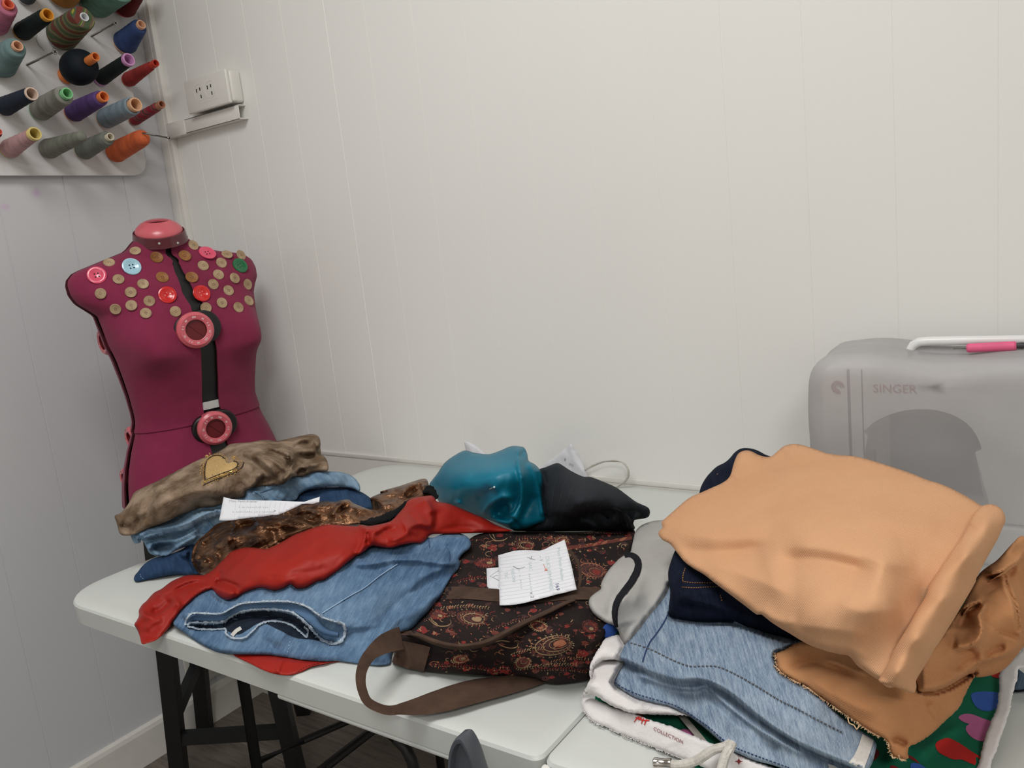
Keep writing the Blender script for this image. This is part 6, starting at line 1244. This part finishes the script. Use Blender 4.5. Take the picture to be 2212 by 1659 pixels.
seams(N1, 'ruled_lines', [cP([(460+k*86, 300+k*6), (455+k*83, 480), (440+k*84, 660-k*8)]) for k in range(1, 12)], rule, n1, r=.00022, lift=.0003, seg=3)
for s_, p, sz in (('Mon Petit Atelier', (430, 350), 6.5),):
    text_on(N1, 'handwriting', s_, cP([p])[0], np.array([1.35, .02]), np.array([.05, -1]), sz, inkl, n1, .0005)
for o_, l_, k_ in ((cP([(600, 450)])[0], 62, 5), (cP([(490, 530)])[0], 88, 6)): scrawl(N1, n1, o_, np.array([1., .0]), np.array([.05, -1]), l_, 4.5, inkl, k_)
seams(N1, 'pen_stroke', [cP([(1200, 503), (1228, 500)])], simple('black_ink', (30, 30, 34), .8), n1, r=.0006, lift=.0004)
# grey jumper
gk = LAY['grey'].build('grey_jumper', [greyk], skirt=.04); done(gk, 'light grey knitted jumper with a navy band, partly under the peach sweatpants', 'jumper')
ribbon(LAY['grey'], 'navy_band', cC([(412, 392), (440, 384), (470, 396), (492, 425), (494, 460), (480, 500), (450, 550), (412, 600), (380, 642), (362, 685), (354, 730), (356, 775), (364, 820)]), [8, 12, 15, 16, 16, 15, 15, 14, 14, 14, 13, 11, 7], navyk, gk, .001, .001, round_=.0025, fray=1.0)
# blanket
green = fabric('green_printed_fleece', (22, 110, 80), (18, 94, 70), rough=.95, weave=4000, mscale=7, bump=.3)
pk = simple('print_pink', (190, 102, 150), .9); rdp = simple('print_red', (186, 28, 22), .9); blp = simple('print_blue', (50, 92, 176), .9); drp = simple('print_dark_red', (120, 20, 22), .9)
def sm(pts): return smooth_poly(pts, True, 5)
dc = [(sm(cD([(1690, 1258), (1715, 1235), (1760, 1226), (1810, 1234), (1880, 1262), (1960, 1300), (1950, 1400), (1900, 1442), (1840, 1438), (1780, 1400), (1748, 1352), (1752, 1325), (1775, 1308), (1730, 1292)])), .0008, 1),
      (sm(cD([(1506, 1480), (1520, 1450), (1560, 1430), (1612, 1420), (1700, 1462), (1800, 1530), (1870, 1580), (1850, 1640), (1780, 1618), (1712, 1590), (1660, 1592), (1590, 1566), (1530, 1530)])), .0008, 2),
      (sm(cD([(1790, 1075), (1850, 1052), (1950, 1052), (2030, 1070), (2020, 1160), (1960, 1200), (1880, 1200), (1820, 1160)])), .0008, 3),
      (sm(cD([(985, 1500), (1030, 1500), (1060, 1540), (1040, 1580), (1000, 1605), (970, 1580)])), .0008, 4), (sm(cD([(1950, 918), (1980, 900), (2040, 890), (2040, 940), (1980, 940)])), .0008, 2),
      (sm(cD([(1310, 1625), (1360, 1620), (1420, 1650), (1450, 1690), (1380, 1700), (1320, 1690)])), .0008, 3), (sm(cD([(1150, 1640), (1200, 1650), (1230, 1690), (1150, 1700)])), .0008, 4), (sm(cD([(1280, 1550), (1340, 1580), (1380, 1620), (1350, 1610), (1300, 1580)])), .0008, 4),
      (sm(cC([(300, 800), (360, 800), (372, 832), (350, 868), (300, 880), (270, 860)])), .0008, 3),
      (sm(cC([(452, 1322), (480, 1330), (512, 1338), (530, 1362), (522, 1385), (480, 1372), (450, 1350)])), .0008, 2), (sm(cC([(705, 1470), (730, 1438), (770, 1426), (815, 1436), (838, 1470), (835, 1520), (780, 1520), (720, 1500)])), .0008, 1)]
bl = LAY['blanket'].build('printed_blanket', [green, pk, rdp, blp, drp], decals=dc, thick=.001, skirt=.01); done(bl, 'green fleece blanket with white back, printed pink and red, under the right pile', 'blanket')
for k_, nm in (('fl3', 'white_backing'), ('fl2', 'white_backing'), ('fl1', 'white_backing'), ('flR', 'white_backing')):
    LAY[k_].build(nm, [fleece], bl, thick=.002, skirt=.01)
F3 = LAY['fl3']; dred_t = simple('dark_red_lettering', (120, 36, 40), .8, noise_amt=0); redt = simple('red_lettering', (196, 44, 32), .8, noise_amt=0)
xd = np.array([.905, .425]); yd = np.array([.16, -1.0])*.95
text_on(F3, 'lettering', 'COLLECTION', cC([(583, 1432)])[0], xd, yd, 11.5, dred_t, bl, .0012)
seams(F3, 'script_logo', [cC([(470, 1383), (486, 1362), (500, 1352)]), cC([(494, 1372), (500, 1362), (514, 1358), (508, 1372), (498, 1366)]), cC([(512, 1393), (526, 1362)]), cC([(530, 1400), (544, 1368)]), cC([(480, 1358), (520, 1372), (560, 1375)])], redt, bl, r=.0006, lift=.001)
star = [(1095+r_*math.cos(t), 1620+r_*math.sin(t)*.8) for k, (r_, t) in enumerate([(26 if k % 2 == 0 else 10, PI/4*k) for k in range(8)])]
pt = drape_patch(F3, np.array(cC(star)), .0012, 6); me = bpy.data.meshes.new('star_mark'); me.from_pydata(pt[0], [], pt[1]); link('star_mark', me, dred_t, bl, False)
text_on(F3, 'lettering', 'CO', cC([(1085, 1590)])[0], xd, yd, 9, dred_t, bl, .0012)
threads(LAY['fl3'], 'fuzzy_edge', cC([(165, 1310), (220, 1375), (400, 1460), (700, 1580), (850, 1640)]), fleece, bl, 4, 200, .0003, (-.4, .9), 5, .001, 1.2, 8)
# pale denim
pj_ = LAY['pale'].build('stonewashed_jeans', [pale], skirt=.05); done(pj_, 'pale stonewashed denim jeans with grey hem stitching, under the peach sweatpants', 'jeans')
PL = LAY['pale']; gst = simple('grey_topstitch', (92, 92, 94), .9); nst = simple('navy_seam_thread', (30, 52, 92), .9)
seams(PL, 'topstitching', [cC([(450, 912), (540, 940), (600, 965), (700, 1015), (800, 1050), (880, 1050), (960, 1052), (1060, 1092), (1200, 1170), (1330, 1250), (1450, 1310), (1600, 1390), (1720, 1450)])], gst, pj_, r=.0008, dash=9, lift=.0012)
ribbon(PL, 'side_seam', cC([(676, 735), (640, 800), (600, 860), (565, 905), (540, 960), (520, 1025)]), 3.2, nst, pj_, .0004, .0006, round_=.0004)
seams(PL, 'seam_stitching', [cC([(357, 1150), (400, 1178), (480, 1215), (560, 1240), (690, 1278), (760, 1310), (850, 1370), (920, 1420), (1000, 1490), (1080, 1540), (1250, 1605), (1400, 1660)])], nst, pj_, r=.0006, dash=8, lift=.0008)
lab = simple('white_cotton_lining', (212, 208, 200), .9, nscale=400)
pt = drape_patch(PL, smooth_lin(cD([(925, 1385), (1015, 1440), (985, 1540), (940, 1660), (900, 1660), (815, 1615), (860, 1560), (900, 1470)]), 5), .0015, 7); me = bpy.data.meshes.new('lining'); me.from_pydata(pt[0], [], pt[1]); o = link('waistband_lining', me, lab, pj_); o['label'] = 'white cotton lining of the waistband'
pt = drape_patch(PL, smooth_lin(cD([(650, 1625), (700, 1640), (740, 1665), (660, 1665)]), 5), .0015, 7); me = bpy.data.meshes.new('lining'); me.from_pydata(pt[0], [], pt[1]); link('waistband_lining', me, lab, pj_)
# navy jeans
nv = LAY['navy'].build('navy_jeans', [navy], skirt=.08); done(nv, 'dark navy jeans with orange stitching, folded under the peach sweatpants', 'jeans')
ost = simple('orange_topstitch', (168, 118, 62), .8)
seams(LAY['navy'], 'topstitching', [cC([(760, 545), (820, 552), (880, 553), (945, 552)]), cC([(755, 578), (830, 582), (900, 578), (975, 574)]), cC([(775, 465), (762, 505), (760, 545)]), cC([(985, 625), (990, 645), (995, 665)]), cE([(405, 885), (420, 870)])], ost, nv, r=.0005, dash=5, lift=.0008)
# peach sweatpants
pm = LAY['pmain'].build('peach_sweatpants', [peach], skirt=.10); done(pm, 'large peach ribbed sweatpants with a frayed cut edge, draped on top of the right pile', 'sweatpants')
LAY['pcuff'].build('cuff', [peach], pm, skirt=.03); LAY['pbunch'].build('gathered_leg', [peach2], pm, skirt=.03); LAY['pflap'].build('cut_leg_end', [peach2], pm, skirt=.02)
pth = simple('loose_peach_thread', (226, 190, 150), .9)
PF = LAY['pflap']
threads(PF, 'frayed_threads', cD([(232, 745), (242, 830), (262, 880), (350, 945), (480, 1010), (600, 1100), (800, 1240), (1000, 1372), (1118, 1440), (1150, 1530), (1172, 1568), (1262, 1590)]), pth, pm, 6, 260, .00035, (-.4, .9), 6, .001, 1.1, 5)
for ln_ in [cD([(120, 770), (150, 790), (180, 820), (230, 850), (268, 885)]), cD([(425, 1020), (450, 1028), (480, 1020), (500, 1030)]), cD([(810, 1260), (820, 1300), (860, 1320), (880, 1350), (900, 1310), (880, 1290)]), cD([(1160, 1550), (1165, 1580), (1190, 1575)]), cD([(1215, 1560), (1225, 1590), (1255, 1598)])]:
    seams(PF, 'long_thread', [ln_], pth, pm, r=.0005, lift=.003)
# drawstring with metal ends
cordm = fabric('white_braided_cord', (216, 212, 204), (196, 190, 180), rough=.9, weave=1800, mscale=200, bump=.6)
def freep(z):
    def g(q):
        d = rays(q); return (z-CAM[2])/d[:, 2]
    return g
def cord(name, pts, zs, r, mat, parent=None, seg=10):
    L = smooth_poly(pts, False, 5); z = np.interp(np.linspace(0, 1, len(L)), np.linspace(0, 1, len(zs)), zs); d = rays(L); P = CAM+d*((z-CAM[2])/d[:, 2])[:, None]
    bm = bmesh.new(); add_tube(bm, P, r, seg); return bm_obj(name, bm, mat, parent), P
rt = empty('drawstring', tuple(un(1490, 1650, 2, .75)), 'white round drawstring with a metal tip lying on the fleece at the table front', 'drawstring')
c_, P = cord('cord', cC([(688, 1636), (740, 1640), (800, 1628), (850, 1610), (900, 1578), (950, 1548), (1010, 1532), (1050, 1510)]), [.752, .754, .757, .766, .772, .775], .0040, cordm, rt)
cord('cord', cC([(985, 1700), (992, 1670), (1005, 1620), (1020, 1580), (1040, 1545), (1055, 1510)]), [.768, .770, .772, .776, .778], .0042, cordm, rt)
P0 = un(1200+585/2.765, 1059+1628/2.765, 2, .752); P1_ = un(1200+690/2.765, 1059+1636/2.765, 2, .753)
bm = bmesh.new(); d_ = (P1_-P0); add_lathe(bm, P0, d_, [(0, 0), (0, .0038), (.001, .0048), (.004, .0050), (.0048, .0046), (d_.length-.004, .0046), (d_.length-.003, .0050), (d_.length, .0050), (d_.length, .003)], 24)
bm_obj('metal_tip', bm, simple('polished_nickel', (196, 190, 184), .15, 1, noise_amt=.02), rt)
strapm = fabric('grey_flat_ribbon', (150, 146, 136), (130, 126, 118), rough=.9, weave=1200, mscale=60)
LV = LAY['fl3']
rbn = ribbon(LAY['blanket'], 'grey_tape', cC([(745, 1335), (790, 1390), (850, 1460), (900, 1520), (940, 1560)]), 13, strapm, None, .012, .0015); recenter(rbn); tag(rbn, 'grey flat tape crossing the green print beside the pale denim hem', 'tape')
# dark scrap at the right edge
bs = Cloth(cD([(2160, 862), (2180, 880), (2212, 905), (2300, 960), (2300, 1050), (2212, 1052), (2160, 1058), (2122, 1056), (2135, 980)]), [(2198, 1443, .757), (2188, 1495, .744), (2212, 1455, .757), (2250, 1480, .757), (2212, 1494, .745), (2240, 1450, .76)], rim=(.003, 5), over=False, smooth=False)
sb = bs.build('blue_denim_scrap', [fabric('slate_blue_cloth', (92, 112, 130), (76, 96, 114), weave=900)], thick=.002, skirt=.01); done(sb, 'slate blue cloth scrap at the right edge of the photo, dark along its front', 'cloth')
ribbon(bs, 'dark_edge', cD([(2124, 1046), (2170, 1046), (2212, 1040), (2290, 1036)]), 5, navyk, sb, .001, .001, round_=.002)
# white carrier bag against the wall behind
wp = simple('white_bag_paper', (222, 222, 226), .6, noise_amt=.02)
wb = Cloth(cT([(890, 250), (925, 235), (1000, 182), (1080, 122), (1118, 90), (1152, 62), (1175, 90), (1205, 130), (1228, 180), (1250, 228), (1255, 262), (1275, 300), (1270, 420), (1100, 440), (900, 420)]), [(0, 0, 0)]*4 and [(1, 1, 1), (2, 5, 1), (7, 3, 1), (9, 9, 1)], [(cT([(1152, 62), (1170, 130), (1190, 190), (1245, 260)]), 6, 12, .006, .0), (cT([(1180, 100), (1215, 170), (1245, 230)]), 4, 6, -.004, 0), (cT([(940, 240), (1050, 180), (1140, 120)]), 20, 20, .004)], plane=(1, -.035), over=False, smooth=False, rim=(.002, 4), noise=(.002, .05))
wbo = wb.build('paper_carrier_bag', [wp], thick=.002); done(wbo, 'white paper bag with a cord handle leaning on the wall behind the black trousers', 'bag')
for s_, p in (('0', (1100, 190)), ('111', (1135, 225))): text_on(wb, 'print', s_, cT([p])[0], np.array([.8, .35]), np.array([.2, -1]), 8, inkg, wbo, .001)
for dz in (0, 1):
    L = smooth_poly(cT([(1250, 262+6*dz), (1320, 222+8*dz), (1400, 194+4*dz), (1480, 188+6*dz), (1540+6*dz, 206), (1574+6*dz, 255), (1576+8*dz, 305), (1545+8*dz, 350), (1488+8*dz, 386)]), False, 6)
    ys = np.linspace(-.037, -.018 if dz else -.024, len(L)); d = rays(L); PPc = CAM+d*((ys-CAM[1])/d[:, 1])[:, None]; bm = bmesh.new(); add_tube(bm, PPc, .0014, 8); bm_obj('cord_handle', bm, cordm, wbo)
ws = Cloth(cT([(352, 50), (372, 46), (410, 60), (450, 84), (490, 120), (560, 180), (480, 220), (400, 200), (372, 130)]), [(1, 1, 1), (2, 5, 1), (7, 3, 1), (9, 9, 1)], [(cT([(365, 50), (400, 100), (420, 180)]), 10, 6, .004, .0)], plane=(1, -.03), over=False, smooth=False, rim=(.002, 4))
o = ws.build('white_tissue', [wp], thick=.001); done(o, 'crumpled white tissue peeping out behind the teal blouse', 'tissue')

# ---- sewing machine under its soft cover ---------------------------------
mach = empty('sewing_machine', (1.86, -.12, .742), 'white sewing machine standing under a grey see-through cover at the right end', 'sewing machine')
mw = simple('white_machine_plastic', (228, 228, 226), .3, noise_amt=.01)
mg = simple('dark_grey_detail_plastic', (52, 50, 52), .5)  # dark grey of the slot lines and the tool cap
X0, X1, Y0, Y1 = 1.655, 2.09, -.182, -.062
bm = bmesh.new(); add_box(bm, (X0+.01, Y0, .742), (X1, Y1+.01, .80), .012, 3); bm_obj('bed', bm, mw, mach)
arch = [un(x_, y_, 1, Y0) for x_, y_ in smooth_poly([(1862, 935), (1895, 908), (1940, 890), (1990, 884), (2040, 890), (2085, 912), (2110, 942), (2122, 975)], False, 7)]
op = [(X0, .868), (X0, .99), (X0+.006, .999), (X0+.016, 1.004), (X1-.016, 1.004), (X1, .99), (X1, .80), (arch[-1].x+.004, .80)]+[(p.x, p.z) for p in arch[::-1]]+[(arch[0].x-.008, .872), (1.70, .868)]
bm = bmesh.new(); add_prism(bm, None, [(x_, Y0, z_) for x_, z_ in op], [(x_, Y1, z_) for x_, z_ in op], bev=.008); bm_obj('body', bm, mw, mach)
bm = bmesh.new(); add_box(bm, (1.69, Y0+.05, .80), (1.712, Y0+.062, .872), .002); bm_obj('presser_bar', bm, steel, mach)
dkb = simple('throat_shade_dark', (34, 30, 30), .8)  # added plate, coloured dark to stand in for shade in the arm opening
bm = bmesh.new(); add_box(bm, (1.722, Y1-.012, .80), (1.92, Y1-.004, .925)); o = bm_obj('throat_shade_plate', bm, dkb, mach, False); o['label'] = 'dark plate added behind the arm opening to give its shade'
bm = bmesh.new(); add_box(bm, (1.690, Y0-.0008, .865), (1.6935, Y0+.001, 1.0), .0003); bm_obj('thread_slot', bm, mg, mach)
bm = bmesh.new(); add_box(bm, (1.708, Y0-.0008, .88), (1.7095, Y0+.001, 1.0), .0003); bm_obj('thread_slot', bm, mg, mach)
rl = simple('dark_red_brand_lettering', (150, 34, 40), .5)
v, f = text_polys('SINGER'); sc_ = .052/(v[:, 0].max()-v[:, 0].min())
me = bpy.data.meshes.new('brand_lettering'); me.from_pydata([(1.7230+(a-v[:, 0].min())*sc_*1.0, Y0-.0012, .9690+b*sc_*1.0) for a, b in v], [], f); link('brand_lettering', me, rl, mach, False)
bm = bmesh.new()
for rr_ in (.0075, .004): add_tube(bm, [(1.678+rr_*math.cos(t), Y0-.001, .975+rr_*math.sin(t)) for t in np.linspace(0, 2*PI*.82, 16)], .0013, 5)
bm_obj('round_logo', bm, rl, mach)
# carrying handle standing out of the cover
def hbar(pts, r): bm = bmesh.new(); add_tube(bm, pts, r, 12, flat=1.0); return bm
hy = -.105
p1 = un(1972, 760, 1, hy); p2 = un(1990, 737, 1, hy); p3 = un(2230, 733, 1, hy)
zt = p2.z
bm = bmesh.new(); add_tube(bm, [(p1.x-.004, hy, .99), (p1.x-.003, hy, zt-.012), (p1.x+.001, hy, zt-.005), (p1.x+.008, hy, zt-.001), (p1.x+.02, hy, zt), (2.06, hy, zt), (2.07, hy, zt-.004), (2.076, hy, zt-.012), (2.078, hy, .99)], [.0062]*9, 12); bm_obj('carry_handle', bm, mw, mach)
bm = bmesh.new(); add_box(bm, (p1.x+.004, hy+.012, .998), (2.075, hy+.04, zt-.008), .004); bm_obj('handle_recess', bm, mw, mach)
pen = empty('seam_ripper', tuple(un(2140, 752, 1, hy-.02)), 'pink gripped seam ripper lying in the handle of the sewing machine', 'sewing tool')
q1, q2 = un(2088, 752, 1, hy-.018), un(2196, 747, 1, hy-.018); dd = (q2-q1)
bm = bmesh.new(); add_lathe(bm, q1, dd, [(0, 0), (0, .0045), (.002, .0060), (dd.length-.002, .0060), (dd.length, .0045), (dd.length, 0)], 20); bm_obj('grip', bm, simple('pink_rubber_grip', (226, 96, 136), .6), pen)
bm = bmesh.new(); add_lathe(bm, q2, dd, [(-.001, .0035), (.006, .0042), (.012, .003), (.016, .0012), (.016, 0)], 14); bm_obj('cap', bm, mg, pen)
bm = bmesh.new(); add_tube(bm, [q1+dd*.02, q1-dd*.28], [.0015, .0008], 8); bm_obj('blade', bm, steel, pen)
# soft translucent cover
a = N('grey_translucent_vinyl'); t = a.t
tr = a.n('ShaderNodeBsdfTransparent'); mx = a.n('ShaderNodeMixShader'); mx.inputs[0].default_value = .36
a.base(a.ramp(a.noise(9, 4), [(.3, lin((190, 187, 187))), (.7, lin((202, 199, 199)))])); a.b.inputs['Roughness'].default_value = .55
tl_ = a.n('ShaderNodeBsdfTranslucent'); tl_.inputs[0].default_value = (*lin((150, 148, 148)), 1); m2 = a.n('ShaderNodeMixShader'); m2.inputs[0].default_value = .15
a.l(a.b.outputs[0], m2.inputs[1]); a.l(tl_.outputs[0], m2.inputs[2]); a.l(m2.outputs[0], mx.inputs[1]); a.l(tr.outputs[0], mx.inputs[2]); a.l(mx.outputs[0], a.t.nodes['Material Output'].inputs[0])
h_ = a.noise(18, 4, .5); a.bump(h_, .3, .004)
cx0, cx1, cy0, cy1, cz1 = 1.640, 2.115, CVY, -.045, 1.018
bm = bmesh.new(); add_box(bm, (cx0, cy0, .60), (cx1, cy1, cz1), .026, 5)
bmesh.ops.delete(bm, geom=[f for f in bm.faces if all(v.co.z < .7 for v in f.verts)], context='FACES')
bmesh.ops.subdivide_edges(bm, edges=[e for e in bm.edges if e.calc_length() > .05], cuts=34, use_grid_fill=True)
for v in bm.verts:
    if v.co.z < .7441: v.co.z = .7435 if v.co.z < .735 else .744
for v in bm.verts:
    p = v.co; n1_ = noise.fractal(Vector((p.x*7, p.y*7, p.z*5)), .9, 2, 3); n2_ = noise.noise(Vector((p.x*16+p.z*9, p.y*5, p.z*6)))
    s_ = min(1, (p.z-.742)*6)
    v.co += Vector((.004*n2_, .006*n1_, .002*n2_))*s_
    if p.z > cz1-.03: # sags towards the handle opening, highest where the head stands up
        v.co.z += .006*math.exp(-((p.x-1.71)/.05)**2)-.008*math.exp(-((p.x-1.80)/.05)**2)*(1 if p.y < hy else .3)-.004*math.exp(-((p.x-1.640)/.02)**2)
        if p.y < hy: v.co.z -= .003
    v.co.x -= (1-s_)*.006
cv = bm_obj('machine_cover', bm, a.m, ang=80); recenter(cv); tag(cv, 'grey translucent vinyl cover over the sewing machine at the right', 'cover')

# ================================================================== light
scn.view_settings.view_transform = 'Standard'; scn.view_settings.look = 'None'; scn.view_settings.gamma = 1; scn.view_settings.exposure = -.23
w = bpy.data.worlds.new('world'); scn.world = w; w.use_nodes = True; w.node_tree.nodes['Background'].inputs[0].default_value = (.8, .85, 1, 1); w.node_tree.nodes['Background'].inputs[1].default_value = .05
def panel(name, loc, sx, sy, power, color, label):
    root = empty(name, loc, label, 'ceiling light', 'ceiling light panels')
    bm = bmesh.new(); add_box(bm, (loc[0]-sx/2-.02, loc[1]-sy/2-.02, ROOM_H-.03), (loc[0]+sx/2+.02, loc[1]+sy/2+.02, ROOM_H-.001), .003); bm_obj('housing', bm, trim_m, root)
    L = bpy.data.lights.new(name+'_lamp', 'AREA'); L.shape = 'RECTANGLE'; L.size = sx; L.size_y = sy; L.energy = power; L.color = color
    o = bpy.data.objects.new('lamp', L); COL.objects.link(o); o.location = (0, 0, 0); o.parent = root; o.matrix_parent_inverse = _wm(root).inverted(); o.location = (loc[0], loc[1], ROOM_H-.032)
panel('ceiling_light', (1.35, -1.25, ROOM_H), .8, .8, 27, (1, .99, .985), 'square ceiling light panel above the table')
panel('ceiling_light', (2.9, -2.5, ROOM_H), .6, .6, 34, (1, .985, .98), 'square ceiling light panel above the middle of the room')
for m in bpy.data.materials: m.use_fake_user = False
